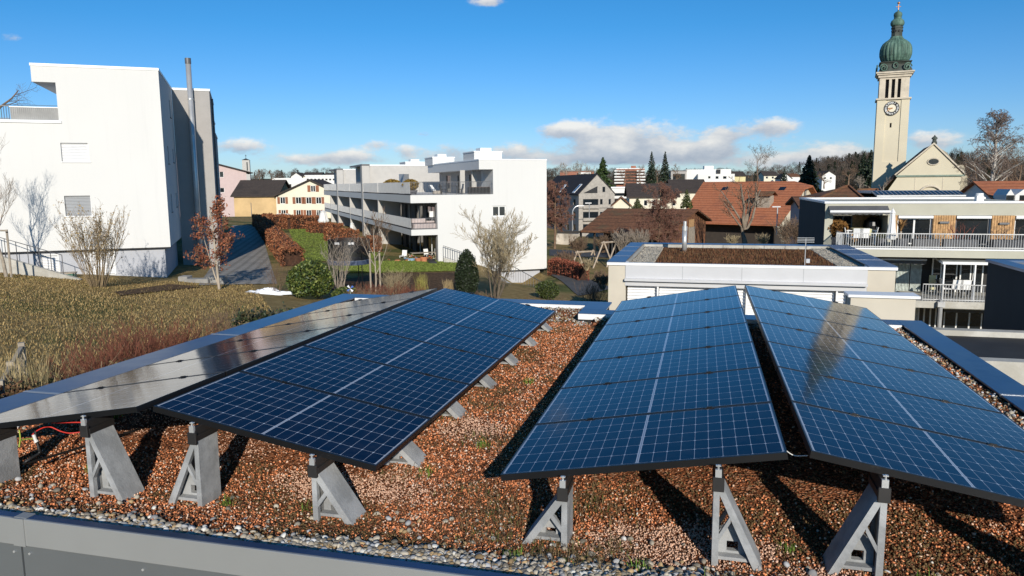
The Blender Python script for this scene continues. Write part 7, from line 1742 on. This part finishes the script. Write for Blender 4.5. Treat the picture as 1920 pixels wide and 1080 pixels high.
def near_left():
    # staked tree before the white block, its shadow falls on the facade
    b = aty(12, 512, 35.0); b = Vector((b.x, b.y, gz(b.x, b.y)))
    t, _ = bare_tree('young bare tree tied to stakes before the white facade at far left', b, aty(12, 232, 35).z, .085, 5, 4, .55, M_woodg, M_twigp, 5, .32, .62, start=.36, wob=.06)
    b2 = MB(); q = b + Vector((.35, -.2, -.1)); q2 = b + Vector((-.55, .1, -.1)); zt = aty(12, 430, 35).z
    for nm, p in (('stake', q), ('stake', q2)):
        o = thing('tree_stake', 'timber stake %s of the young bare tree at far left' % ('right' if p is q else 'left'), 'stake', p); k = MB(); k.tube([p, Vector((p.x, p.y, zt))], .05, 7); k.build('post', M_woodg, o)
        k = MB(); k.tube([Vector((p.x, p.y, zt - .15)), Vector((p.x, p.y, zt - .09))], .056, 7); k.build('tie', M_black, o)
    k = MB(); k.tube([Vector((q.x, q.y, zt - .05)), Vector((q2.x, q2.y, zt - .05))], .04, 6); tag(k.build('cross_rail', M_woodg, loc=q.lerp(q2, .5)), 'timber cross rail joining the two stakes of the young bare tree', 'rail')
    c = aty(187, 563, 33.5); c = onz(c)
    shrub('large bare shrub with straw coloured buds before the grey plinth', c, 3.9, 1.55, 62, mat('twig_olive', (.22, .16, .09), .95, var=.3), 9, 2, .014, 4, 'budding_shrub', (1500, .05, [(.46, .36, .20), (.38, .28, .14), (.30, .20, .10)], M_leafd), None, .35, .34, 1.0, .006)
    # oak with rusty leaves
    c = onz(aty(411, 538, 37.5)); random.seed(12); t = tree_thing('young_oak', 'young oak with rusty brown winter leaves before the grey brown block', c); sg = []; tips = []
    H = aty(411, 377, 37.5).z - c.z
    grow(sg, c - UPV * .1, Vector((.02, 0, 1)), H * .93, .075, 0, 3, 8, .8, .16, .05, .5, 0, tips, .22, .36, True)
    grow(sg, c + UPV * .1, Vector((-.32, 0, 1)), H * .62, .045, 0, 3, 4, .7, .16, .06, .5, 0, tips, .3, .36, True)
    split_tree(t, [(a, b, max(x, .008), max(y, .006), l) for a, b, x, y, l in sg], mat('oak_bark', (.36, .30, .23), .95, var=.2), M_twigb, 0, 8, 3, 'branches')
    n = 2100; P = np.array(tips)[rng.integers(0, len(tips), n)] + rng.normal(size=(n, 3)) * .085
    leafmesh('leaves', P, rng.uniform(.045, .09, n), np.array([(.30, .105, .055), (.24, .08, .045), (.36, .15, .08), (.17, .06, .04)])[rng.integers(0, 4, n)] * rng.uniform(.6, 1.3, (n, 1)), M_leafd, t)
    shrub('small bare twiggy shrub beside the paved path', onz(aty(517, 537, 37)), 1.9, .7, 22, M_twigb, 4, 2, .009, 3, leaf=None)
    # red stemmed dogwoods along the left parapet
    for i, (px, yt, D, R, lab) in enumerate(((152, 652, 10.6, .8, 'leftmost red stemmed dogwood beside the blue parapet'), (196, 628, 11.3, .9, 'red stemmed dogwood second from the left along the blue parapet'), (246, 606, 12.0, 1.0, 'tallest red stemmed dogwood in the middle of its row'), (296, 598, 12.8, 1.0, 'red stemmed dogwood just right of the tallest one'), (338, 604, 13.8, .9, 'rightmost red stemmed dogwood next to the dark leafy hedge'))):
        p = aty(px, yt, D); c = Vector((p.x, p.y, gz(p.x, p.y))); shrub(lab, c, max(.6, (p.z - c.z) * 1.08), R * .9, 52, M_twigr, 20 + i, 2, .008, 4, 'red_dogwood', None, 'red dogwoods along the left parapet', .42, .42, 1.1, .0034)
    for i, (px, yt, D, lab) in enumerate(((420, 573, 17.5, 'small grey bare shrub on the dry slope above the dark hedge'), (105, 690, 9.6, 'tangled brown bramble left of the red dogwoods'))):
        p = aty(px, yt, D); c = Vector((p.x, p.y, gz(p.x, p.y))); shrub(lab, c, max(.5, p.z - c.z), .6, 26, M_twigb, 40 + i, 3, .006, 3)
    h1 = ST(-7.25, 5.6, 0), ST(-7.2, 11.0, 0)
    hz = lambda s, t, z: z - gz(*ST(s, t, 0)[:2])
    hedge('low brown leafless hedge along the left parapet', h1[0], h1[1], .8, hz(-7.2, 8, -2.42), [(.10, .055, .03), (.15, .085, .045), (.07, .035, .022), (.12, .10, .05)], 9000, .03, 3, core=(.035, .02, .012))
    hedge('low dark green leafy hedge along the far end of the left parapet', ST(-7.25, 11.1, 0), ST(-7.2, 17.5, 0), 1.0, hz(-7.2, 13, -2.45), [(.025, .04, .014), (.05, .065, .025), (.10, .08, .04), (.03, .03, .015)], 9000, .045, 4, M_leaf, (.018, .016, .01))
    random.seed(3)
    S_ = []
    for i in range(60):
        t0 = random.uniform(5.6, 11); p = ST(-7.1 + random.uniform(-.3, .3), t0, 0); p.z = gz(p.x, p.y) + .2; grow(S_, p, Vector((random.gauss(0, .5), random.gauss(0, .5), 1)), random.uniform(.5, 1.0), .007, 0, 1, 3, .6, .0, .15)
    o = tree_thing('trailing_stems', 'loose pale trailing stems sprawling over the low brown hedge', ST(-7.2, 8, 0) + UPV * gz(*ST(-7.2, 8, 0)[:2]), 'shrub'); segmesh('stems', [s[:4] for s in S_], M_twigy, o, 4)
    # lattice fence and ornamental grass at the left edge
    F = Frame(aty(5, 745, 8.3)[:2], R_(-62)); z0 = -3.4; z1 = aty(5, 716, 8.3).z; o = thing('lattice_fence', 'weathered timber lattice fence at the left edge behind the blue parapet', 'fence', F.P(0, 0, z0)); L0, L1 = -2.2, 1.2; zm = z1 - .32
    k = MB(); 
    for z in (z1 - .04, zm): F.box(k, L0, L1, -.025, .025, z, z + .045)
    k.build('rail', M_woodg, o)
    for u in (L0, -.9, .15, L1): k = MB(); F.box(k, u - .04, u + .04, -.04, .04, z0, z1 + .05); k.build('post', M_woodg, o)
    k = MB(); n = 26
    for i in range(n):
        a = L0 + (L1 - L0) * i / n
        for s_ in (-1, 1): k.bar(F.P(a, s_ * .012, zm if s_ > 0 else z1), F.P(a + .28, s_ * .012, z1 if s_ > 0 else zm), .018, .01, F.w)
    k.build('lattice', M_woodg, o)
    k = MB()
    for i in range(5): F.box(k, L0, L1, -.012, .012, z0 + .1 + i * .15, z0 + .22 + i * .15)
    k.build('boards', M_brown, o)
    p = onz(aty(42, 745, 8.6)); o = tree_thing('ornamental_grass', 'clump of straw coloured ornamental grass by the lattice fence', p, 'grass clump'); n = 700; P = np.array(p) + rng.normal(size=(n, 3)) * np.array([.14, .14, 0]); blades('stalks', P, rng.uniform(.6, 1.35, n), rng.uniform(.003, .006, n), np.array((.42, .33, .17)) * rng.uniform(.5, 1.3, (n, 1)), M_blade, None, .35, None, o)
    leafy('small dark evergreen bush by the ornamental grass', onz(aty(72, 735, 8.9)), .35, .35, .5, 1500, .03, [(.02, .035, .015), (.04, .05, .02)], 5)
near_left()

def garden_middle():
    GRN = [(.045, .075, .014), (.09, .12, .022), (.15, .17, .035), (.03, .05, .012)]
    leafy('big round laurel bush with shiny yellow green leaves beside the path', onz(aty(581, 537, 36)), 1.25, 1.1, .95, 5200, .085, GRN, 2)
    leafy('low small laurel bush right of the big round one', onz(aty(648, 532, 36.5)), .75, .6, .36, 1500, .07, GRN, 3)
    leafy('dark clipped conical yew in front of the white facade', onz(aty(875, 537, 43)), .86, .86, 1.42, 8000, .05, [(.016, .028, .010), (.026, .042, .014), (.012, .02, .008)], 4, 'clipped_yew', cone=.38, lump=.06)
    leafy('round green bush at the bend of the drive', onz(aty(1028, 545, 45)), .70, .70, .62, 3000, .06, [(.05, .075, .018), (.10, .12, .03), (.03, .045, .012)], 6)
    c = onz(aty(928, 552, 42)); random.seed(8); t = tree_thing('multi_stem_tree', 'bare multi stemmed tree with fine yellowish twigs before the white facade', c); sg = []
    Ht = aty(928, 392, 42).z - c.z
    for i in range(13):
        a = random.uniform(0, 6.28); q = random.uniform(.08, .58); grow(sg, c + Vector((math.cos(a) * .15, math.sin(a) * .15, -.1)), Vector((math.cos(a) * q, math.sin(a) * q, 1)), Ht * random.uniform(.55, .72), .036, 0, 4, 4.2, .5, .16, .07, .55, 0, None, .2, .55)
    split_tree(t, [(a, b, max(x, .009), max(y, .006), l) for a, b, x, y, l in sg], mat('bark_dark', (.14, .11, .08), .95, var=.3), M_twigy, 1, 7, 3, 'twigs')
    c = onz(aty(633, 506, 39)); shrub('tall bare multi stemmed shrub left of the trampoline', c, 3.0, .85, 13, M_twigp, 31, 3, .028, 3, 'multi_stem_shrub', None, None, .38, .48, 1, .006)
    b = onz(aty(703, 514, 41)); bare_tree('slim bare young tree between two stakes before the fin walls', b, aty(703, 385, 41).z, .05, 4, 4, .5, M_woodg, M_twigb, 14, .25, .55, mono=True, tw=1.6, wob=.04)
    for px, lab in ((694.5, 'left timber stake of the slim young tree before the fin walls'), (712.5, 'right timber stake of the slim young tree before the fin walls')):
        p = onz(aty(px, 514, 41)); o = thing('tree_stake', lab, 'stake', p); k = MB(); k.tube([p - UPV * .1, Vector((p.x, p.y, aty(px, 471, 41).z))], .05, 7); k.build('post', M_woodg, o); k = MB(); z = aty(px, 474, 41).z; k.tube([Vector((p.x, p.y, z)), Vector((p.x, p.y, z + .04))], .056, 7); k.build('tie', M_black, o)
    # trampoline with safety net
    c = onz(aty(656, 500, 44)); R = 1.2; zt = aty(656, 448, 44).z; zm = aty(656, 487, 44).z; o = thing('trampoline', 'round trampoline with dark safety net on the lawn', 'trampoline', c); k = MB(); ring = [c + Vector((R * math.cos(a), R * math.sin(a), zm - c.z)) for a in np.linspace(0, 2 * math.pi, 25)]; k.tube(ring, .04, 6, False); k.build('frame', M_steel, o)
    k = MB(); k.lathe(c, [(.01, zm - c.z + .01), (R - .05, zm - c.z + .012), (R - .05, zm - c.z - .01), (.01, zm - c.z - .012)], 24); k.build('jumping_mat', M_black, o)
    k = MB(); k.lathe(c, [(R - .25, zm - c.z + .02), (R + .08, zm - c.z + .03), (R + .08, zm - c.z - .22), (R + .06, zm - c.z - .22)], 24); k.build('edge_pad', mat('pad_blue', (.05, .07, .12), .5), o)
    for i in range(6):
        a = i * math.pi / 3 + .3; p = c + Vector((R * math.cos(a), R * math.sin(a), 0)); k = MB(); k.tube([p - UPV * .1, Vector((p.x, p.y, zt))], .03, 6); k.build('pole', M_black, o)
    net = bpy.data.materials.new('safety_net'); net.use_nodes = True; t = NT(net.node_tree); p = t.n['Principled BSDF']; p.inputs['Base Color'].default_value = (.01, .01, .01, 1); p.inputs['Alpha'].default_value = .84; MATS['safety_net'] = net
    V, Fc = [], []; N = 30
    for i in range(N): a = 2 * math.pi * i / N; V += [(c.x + R * math.cos(a), c.y + R * math.sin(a), zm), (c.x + R * math.cos(a), c.y + R * math.sin(a), zt)]
    for i in range(N): j = (i + 1) % N; Fc.append((2 * i, 2 * j, 2 * j + 1, 2 * i + 1))
    npmesh('net', V, Fc, net, None, o)
    for a0 in (-2.1, -1.4): 
        V2 = [tuple(c + Vector(((R + .01) * math.cos(a0 + d), (R + .01) * math.sin(a0 + d), zt - c.z - h))) for d, h in ((0, .25), (.28, .25), (.28, .12), (0, .12))]; k = MB(); k.face(V2); k.build('reflective_band', mat('band_white', (.6, .6, .6), .6), o)
    # bed planting
    reds = ((690, 524, 33, M_twigr, 'red shrub left in the bed before the lawn'), (735, 522, 33.5, M_twigr, 'red shrub in the middle of the bed before the lawn'), (775, 527, 32.5, M_twigr, 'dark red shrub right in the bed before the lawn'), (712, 533, 28, M_twigb, 'brown twiggy shrub behind the far panels, left'), (765, 538, 27, M_twigr, 'low red shrub behind the far end of the left panels'), (670, 535, 29, M_twigb, 'brown shrub behind the corner of the blue parapet'), (742, 498, 40, M_twigy, 'straw coloured shrub before the terrace'), (900, 540, 38, M_twigb, 'brown twigs at the foot of the conical yew'), (1003, 552, 36, M_twigb, 'brown twiggy shrub before the sloping beige wall'), (1050, 552, 38, M_twigb, 'brown shrub right of the round green bush'), (1113, 522, 40, M_twigb, 'brown bare shrub beside the planted roof building'), (852, 543, 37, M_twigb, 'low brown shrub left of the conical yew'))
    for i, (px, yt, D, m, lab) in enumerate(reds):
        p = aty(px, yt, D); c = onz(p); shrub(lab, c, min(2.6, max(.7, p.z - c.z)), .9, 40, m, 60 + i, 2, .008, 4, 'bed_shrub', None, 'shrubs in the beds', .5, .42, 1.2, .0055)
    p = onz(aty(790, 527, 38)); o = tree_thing('ornamental_grass', 'tall yellow green ornamental grass in the bed before the waste container', p, 'grass clump'); n = 260; P = np.array(p) + rng.normal(size=(n, 3)) * np.array([.13, .13, 0]); blades('stalks', P, rng.uniform(.7, 1.7, n), rng.uniform(.008, .016, n), np.array((.30, .27, .08)) * rng.uniform(.5, 1.3, (n, 1)), M_blade, None, .25, None, o)
    p = onz(aty(840, 508, 44)); o = tree_thing('ornamental_grass', 'low pale grass clump beside the waste container', p, 'grass clump'); n = 260; P = np.array(p) + rng.normal(size=(n, 3)) * np.array([.13, .13, 0]); blades('stalks', P, rng.uniform(.5, .95, n), rng.uniform(.008, .016, n), np.array((.42, .32, .18)) * rng.uniform(.5, 1.3, (n, 1)), M_blade, None, .6, None, o)
    # hedges of dry beech
    G = ground
    hedge('long rust brown beech hedge along the paved path', G(486, 424), G(548, 500), 1.5, 1.35, BEECH, 9000, .085, 11)
    hedge('rust brown beech hedge before the white car', G(497, 428), G(534, 429), .9, 1.6, BEECH, 2600, .13, 12)
    hedge('rust brown beech hedge below the shuttered house', G(541, 430), G(606, 429), .9, 1.6, BEECH, 3400, .13, 13)
    hedge('short rust brown hedge around the closed lawn parasol', G(579, 437), G(640, 439), .9, 1.2, BEECH, 2600, .12, 14)
    hedge('rust brown hedge stub in the lawn left of the fins', G(609, 452), G(672, 455), .9, 1.3, BEECH, 3000, .11, 15)
    hedge('short rust brown hedge behind the trampoline', G(632, 474), G(690, 474), .9, 1.3, BEECH, 2600, .10, 16)
    hedge('rust brown hedge block behind the slim staked tree', G(690, 472), G(714, 473), .9, 1.4, BEECH, 1600, .10, 17)
    hedge('rust brown clipped hedge beside the asphalt drive', G(1036, 513), G(1093, 527), .8, 1.25, [(.26, .075, .045), (.20, .06, .04), (.32, .12, .07)], 4200, .075, 18)
    # remains of snow
    c = onz(aty(500, 531, 37)); r = np.random.default_rng(5); V = []; N, M = 40, 10; o = None
    for j in range(M):
        for i in range(N): a = 2 * math.pi * i / N; q = (1 - j / (M - 1)); h = (1 - q ** 2) * .24; V.append((c.x + math.cos(a) * q * 1.25 * (1 + .25 * math.sin(3 * a) + .12 * math.sin(7 * a)), c.y + math.sin(a) * q * .45 * (1 + .2 * math.sin(2 * a + 1)), c.z - .03 + h * (1 + .7 * math.sin(a * 2 + j) * .5) + r.uniform(-.05, .05) * (j > 0)))
    Fc = [(j * N + i, j * N + (i + 1) % N, (j + 1) * N + (i + 1) % N, (j + 1) * N + i) for j in range(M - 1) for i in range(N)]
    tag(npmesh('snow_pile', V, Fc, mat('snow', (.84, .86, .90), .7, var=.04, vscale=4, bump=.5, bscale=14), None, None, c), 'melting white snow pile at the end of the paved path', 'snow pile')
    c = onz(aty(372, 523, 40)); k = MB()
    for i, (dx, dy, w, h) in enumerate(((0, 0, 1.3, .22), (.9, .3, .9, .3), (-.8, .2, .5, .34))): k.box((c.x + dx - w / 2, c.y + dy - .35, c.z - .1), (c.x + dx + w / 2, c.y + dy + .35, c.z + h))
    tag(k.build('stone_steps', mat('step_stone', (.26, .25, .23), .9, var=.2), loc=c, bevel=.03), 'rough grey stone steps between oak and grey brown block', 'steps')
    p = onz(aty(657, 552, 24)); o = thing('garden_pinwheel', 'tiny blue white garden pinwheel behind the parapet corner', 'pinwheel', p); z = aty(657, 541, 24).z; k = MB(); k.tube([p, Vector((p.x, p.y, z))], .008, 5); k.build('stick', M_steel, o); q = Vector((p.x, p.y, z))
    for i in range(4):
        a = i * math.pi / 2 + .4; k = MB(); e1 = Vector((math.cos(a), 0, math.sin(a))); e2 = Vector((-math.sin(a), 0, math.cos(a))); k.prism([q, q + e1 * .13, q + e1 * .1 + e2 * .07], Vector((0, .012, 0))); k.build('vane', mat('vane_%d' % (i % 2), ((.75, .75, .78) if i % 2 else (.05, .12, .4)), .5), o)
garden_middle()

def conifer(label, base, top, R, n, seed, cols, name='conifer', bare=.06, layers=16, ragged=.3):
    r = np.random.default_rng(seed); t = tree_thing(name, label, base); H = top - base.z
    k = MB(); k.tube([base - UPV * .3, Vector((base.x, base.y, top - H * .03))], [R * .09, R * .01], 7); k.build('trunk', M_bark, t)
    P, S_ = [], []
    nb = layers * 7
    for i in range(nb):
        h = bare + (1 - bare) * (i / nb) ** .92; L = R * (1 - h) ** .8 * (1 - ragged * r.random()) + R * .03; a = i * 2.4 + r.uniform(-.4, .4); m = max(3, int(n / nb * (.35 + 1.3 * (1 - h)))); f = r.random(m) ** .6
        dz = -L * .38 * f * f * 1.1 + L * .10 * f; sd = (r.random(m) - .5) * L * .42 * (1.1 - f * .6)
        P.append(np.stack([base.x + math.cos(a) * f * L - math.sin(a) * sd, base.y + math.sin(a) * f * L + math.cos(a) * sd, base.z + h * H + dz + r.normal(size=m) * H * .006], -1)); S_.append(np.full(m, .12 * R * (.5 + .7 * (1 - h))) * r.uniform(.6, 1.3, m))
    P = np.concatenate(P); S_ = np.concatenate(S_); C = np.array(cols)[r.integers(0, len(cols), len(P))] * r.uniform(.5, 1.5, (len(P), 1)); leafmesh('crown', P, S_, C, M_leaf, t, aspect=.5); return t
def trees_right():
    DK = [(.016, .03, .014), (.028, .045, .018), (.012, .02, .012)]
    def at(px, py, D): p = aty(px, py, D); return Vector((p.x, p.y, min(p.z, gz(p.x, p.y) + .0) if False else p.z))
    conifer('bright dark green pine behind the grey timber house', at(1130, 352, 190), aty(1130, 295, 190).z, 3.4, 3000, 1, [(.03, .055, .014), (.055, .085, .022), (.02, .04, .012)], ragged=.55)
    conifer('left one of two tall dark spruces on the ridge', at(1221, 352, 300), aty(1221, 284, 300).z, 3.4, 2600, 2, DK, ragged=.4)
    conifer('right one of two tall dark spruces on the ridge', at(1246, 352, 300), aty(1246, 284, 300).z, 3.6, 2600, 3, DK, ragged=.45)
    conifer('broad dark spruce right of the big orange roof', at(1515, 360, 215), aty(1515, 291, 215).z, 4.2, 3400, 4, DK, ragged=.3)
    conifer('dark spruce standing directly left of the church tower', at(1630, 350, 210), aty(1633, 281, 210).z, 3.4, 2600, 5, DK, ragged=.4)
    conifer('small dark conifer left of the broad spruce', at(1470, 342, 360), aty(1470, 316, 360).z, 2.4, 1200, 6, DK)
    conifer('small spruce on the wooded hill slope', at(1618, 330, 330), aty(1618, 284, 330).z, 4.0, 1500, 7, DK, ragged=.4)
    conifer('green pine behind the roof with skylights', at(1195, 400, 128), aty(1195, 372, 128).z, 2.0, 1400, 8, [(.05, .06, .022), (.08, .085, .03)], ragged=.5)
    conifer('small olive pine left of the big orange roof corner', at(1287, 390, 118), aty(1287, 355, 118).z, 1.4, 1400, 9, [(.06, .075, .02), (.09, .10, .03)], ragged=.55)
    # feathery reddish deciduous conifers
    b = onz(aty(1040, 470, 92)); bare_tree('reddish brown feathery tree right of the white facade', b, aty(1040, 335, 92).z, .16, 17, 3, .95, M_twigb, mat('twig_rust', (.20, .095, .065), .95, var=.2), 21, .0, .34, droop=.1, mono=True, tw=4.0, wob=.04, name='larch_tree')
    b = onz(aty(1233, 470, 74)); bare_tree('reddish brown feathery tree before the old barn', b, aty(1233, 338, 74).z, .13, 17, 3, .95, M_twigb, mat('twig_rust'), 22, .0, .36, droop=.2, mono=True, tw=3.2, wob=.04, name='larch_tree')
    # pollard
    c = aty(1397, 448, 86); random.seed(17); t = tree_thing('pollard_tree', 'bare old pollard tree with thick pale limbs before the big orange roof', c); sg = []
    grow(sg, c - UPV * .5, Vector((-.05, 0, 1)), 1.9, .34, 0, 0, 0, .3)
    for i, (dx, L, r) in enumerate(((-.75, 5.6, .15), (-.35, 5.4, .19), (-.05, 5.0, .15), (.30, 5.4, .19), (.62, 5.6, .17), (-1.5, 4.2, .11), (.15, 4.6, .13))):
        grow(sg, c + Vector((random.uniform(-.15, .15), random.uniform(-.2, .2), 1.1)), Vector((dx, random.uniform(-.3, .3), .95)), L, r, 0, 3, 5, .7, .22, .16, .5, 0, None, .35, .36)
    split_tree(t, [(a, b, max(x, .02), max(y, .014), l) for a, b, x, y, l in sg], mat('pollard_bark', (.20, .16, .12), .95, var=.35, vscale=1.5), M_twigb, 0, 8, 3, 'twigs')
    # far bare trees, each with its own shape
    for i, (px, yb, yt, D, r, mw, lab) in enumerate((
        (1420, 345, 262, 250, .22, M_twigb, 'pale round bare tree on the skyline above the big orange roof'), (1063, 345, 303, 260, .25, M_twigp, 'bare pale tree behind the grey timber house, leftmost of three'), (1085, 345, 300, 270, .25, M_twigp, 'bare pale tree behind the grey timber house, middle of three'), (1105, 345, 304, 265, .25, M_twigp, 'bare pale tree behind the grey timber house, rightmost of three'),
        (1168, 352, 312, 280, .28, M_twigb, 'brown bare tree before the red apartment block, left'), (1200, 352, 308, 290, .28, M_twigb, 'brown bare tree right of the red apartment block'), (1268, 345, 306, 320, .28, M_twigb, 'brown bare tree on the ridge right of the tall spruces'), (1232, 345, 300, 330, .28, M_twigb, 'grey bare tree between the two tall spruces'), (1590, 350, 306, 200, .3, M_twigb, 'reddish bare tree left of the church tower'), (1545, 352, 322, 190, .2, M_twigb, 'low bare tree by the broad spruce'), (1610, 362, 328, 150, .2, M_twigp, 'pale bare tree in front of the church tower foot'), (1655, 362, 330, 140, .2, M_twigp, 'pale bare tree between tower and nave'), (0, 250, 118, 70, .25, M_twigb, 'dark bare tree behind the terrace of the white block'), (486, 340, 316, 300, .2, M_twigb, 'small bare tree on the skyline right of the concrete tower'), (509, 340, 318, 300, .2, M_twigb, 'small round tree on the skyline above the tan barn'))):
        b = aty(px, yb, D); bare_tree(lab, Vector((b.x, b.y, b.z)), aty(px, yt, D).z, r, 4.4, 4, .68, mw, mw, 100 + i, .14, .62, tw=D / 45, wob=.12, start=.25)
    random.seed(77); D = 118; pts = [aty(1853, 395, D), aty(1860, 340, D), aty(1867, 290, D), aty(1868, 250, D), aty(1870, 220, D)]; t = tree_thing('birch_tree', 'tall pale birch with drooping twigs right of the church nave', pts[0]); sg = []
    rr = [.40, .30, .21, .13, .05]
    for i in range(4): sg.append((tuple(pts[i]), tuple(pts[i + 1]), rr[i], rr[i + 1], 0))
    for i in range(64):
        f = .12 + .86 * (i + random.random()) / 64; q = f * 4; k = min(3, int(q)); P = pts[k].lerp(pts[k + 1], q - k); a = random.uniform(0, 6.283); L = 4.6 * (1.12 - f) + 1.0
        grow(sg, P, Vector((math.cos(a), math.sin(a) * .8, .55 + .7 * f)), L * random.uniform(.7, 1.15), .10 * (1.15 - f) + .02, 1, 4, 4.4, .62, .10, .12, .55, .55, None, .25, .5)
    split_tree(t, [(a, b, max(x, .022), max(y, .016), l) for a, b, x, y, l in sg], M_birch, mat('twig_birch', (.19, .14, .115), .95), 1, 8, 3)
    for i, (px, yb, yt, D, lab) in enumerate(((1905, 380, 262, 200, 'bare grey tree behind the birch at the right edge'), (1830, 372, 270, 210, 'brown bare tree between nave and birch'), (1885, 380, 270, 160, 'brown bare tree right of the birch trunk'))):
        b = aty(px, yb, D); bare_tree(lab, b, aty(px, yt, D).z, .4, 5, 4, .66, M_twigb, M_twigb, 140 + i, .14, .62, tw=3.6, start=.2)
    # shrubs round the barn and the swings
    for i, (px, yb, yt, D, m, lab) in enumerate(((1060, 500, 468, 66, M_twigb, 'brown shrub right of the white facade corner'), (1085, 478, 440, 80, M_twigb, 'brown shrub before the pale street wall'), (1130, 472, 436, 74, M_twigb, 'bare shrub before the left end of the old barn'), (1165, 470, 428, 72, M_twigp, 'pale stemmed shrub under the barn eaves, left'), (1198, 470, 428, 72, M_twigp, 'pale stemmed shrub under the barn eaves, right'), (1100, 505, 482, 56, M_twigy, 'dry straw coloured shrub under the low balance frame'), (1130, 540, 505, 42, M_twigb, 'brown bramble beside the drive bend'), (1478, 465, 405, 66, M_twigb, 'dense bare shrub left of the grey green building'), (1500, 465, 402, 60, M_twigb, 'dense bare shrub touching the grey green building'), (1432, 462, 436, 70, M_twigy, 'straw coloured dry hedge clump below the pollard tree'), (1372, 462, 438, 72, M_twigy, 'straw coloured clump left of the pollard trunk'))):
        p = aty(px, yb, D); t_ = aty(px, yt, D).z; shrub(lab, Vector((p.x, p.y, p.z)), t_ - p.z, (t_ - p.z) * .55, 34, m, 160 + i, 2, .02, 4, 'bare_shrub', None, None, .5, .45, 1.1, .014)
trees_right()

def far_woods():
    """woods that read as one mass: hills behind the church, belts on the ridge"""
    r = np.random.default_rng(44); protos = []
    for k in range(5):
        n = 420; q = r.normal(size=(n, 3)); q /= np.linalg.norm(q, axis=1)[:, None]; q *= r.uniform(.35, 1, (n, 1)) ** .45; q *= np.array([.32, .32, .42]); q[:, 2] += .58; d = q - np.array([0, 0, .25]); d /= np.linalg.norm(d, axis=1)[:, None]
        s = np.cross(d, r.normal(size=(n, 3))); s /= np.linalg.norm(s, axis=1)[:, None]; l = r.uniform(.05, .16, (n, 1)); w = .0065; V = np.stack([q - s * w, q + s * w, q + d * l], 1)
        tr = np.array([[(-.02, 0, -.1), (.02, 0, -.1), (0, 0, .6)], [(0, -.02, -.1), (0, .02, -.1), (0, 0, .6)]], float); protos.append(np.concatenate([V, tr]))
    con = []
    for k in range(2):
        n = 300; h = r.random(n) ** .8; a = r.uniform(0, 6.28, n); R = .17 * (1 - h) * r.uniform(.5, 1, n); q = np.stack([np.cos(a) * R, np.sin(a) * R, h], -1); o = np.stack([np.cos(a), np.sin(a), -.5 + 0 * a], -1) * .07; s = np.stack([-np.sin(a), np.cos(a), 0 * a], -1) * .035; con.append(np.stack([q - s, q + s, q + o], 1))
    def wood(name, label, X, Y, H, cf, cols):
        Vs, Cs = [], []; Z = hgt(X, Y)
        for x, y, z, h in zip(X, Y, Z, H):
            c = r.random() < cf; p = (con if c else protos)[r.integers(0, 2 if c else 5)]; a = r.uniform(0, 6.28); R = np.array([[math.cos(a), -math.sin(a), 0], [math.sin(a), math.cos(a), 0], [0, 0, 1]]); wd = r.uniform(.8, 1.25)
            Vs.append((p @ R.T) * np.array([h * wd, h * wd, h]) + np.array([x, y, z])); col = np.array((.022, .034, .018)) if c else np.array(cols[r.integers(0, len(cols))]); Cs.append(np.tile(col * r.uniform(.7, 1.3), (p.shape[0] * 3, 1)) * r.uniform(.6, 1.3, (p.shape[0], 1)).repeat(3, 0))
        V = np.concatenate(Vs).reshape(-1, 3); tag(npmesh(name, V, np.arange(len(V)).reshape(-1, 3), M_leafd, np.concatenate(Cs)), label, kind='stuff')
    BR = [(.085, .07, .058), (.095, .075, .06), (.07, .062, .052), (.11, .09, .072), (.10, .065, .048)]
    n = 330; a = r.uniform(.40, .505, n); y = r.uniform(440, 720, n); wood('wooded_hill', 'bare brown wood covering the hill left of the church', a * y, y, r.uniform(9, 14, n), .25, BR)
    n = 220; a = r.uniform(.58, .76, n); y = r.uniform(300, 650, n); wood('wooded_hill', 'bare brown wood behind the birch right of the church', a * y, y, r.uniform(11, 17, n), .12, BR)
    n = 420; a = r.uniform(.02, .50, n); y = r.uniform(430, 1000, n); wood('tree_belt', 'belt of bare trees along the ridge behind the roofs', a * y, y, r.uniform(8, 14, n), .12, BR)
    n = 300; a = r.uniform(-.45, .03, n); y = r.uniform(500, 1300, n); wood('tree_belt', 'distant dark tree belt on the left skyline', a * y, y, r.uniform(8, 13, n), .25, BR)
    n = 60; a = r.uniform(.02, .34, n); y = r.uniform(170, 330, n); wood('town_trees', 'bare garden trees scattered between the far houses', a * y, y, r.uniform(4, 8, n), .15, BR)
far_woods()
outdoor_stuff()
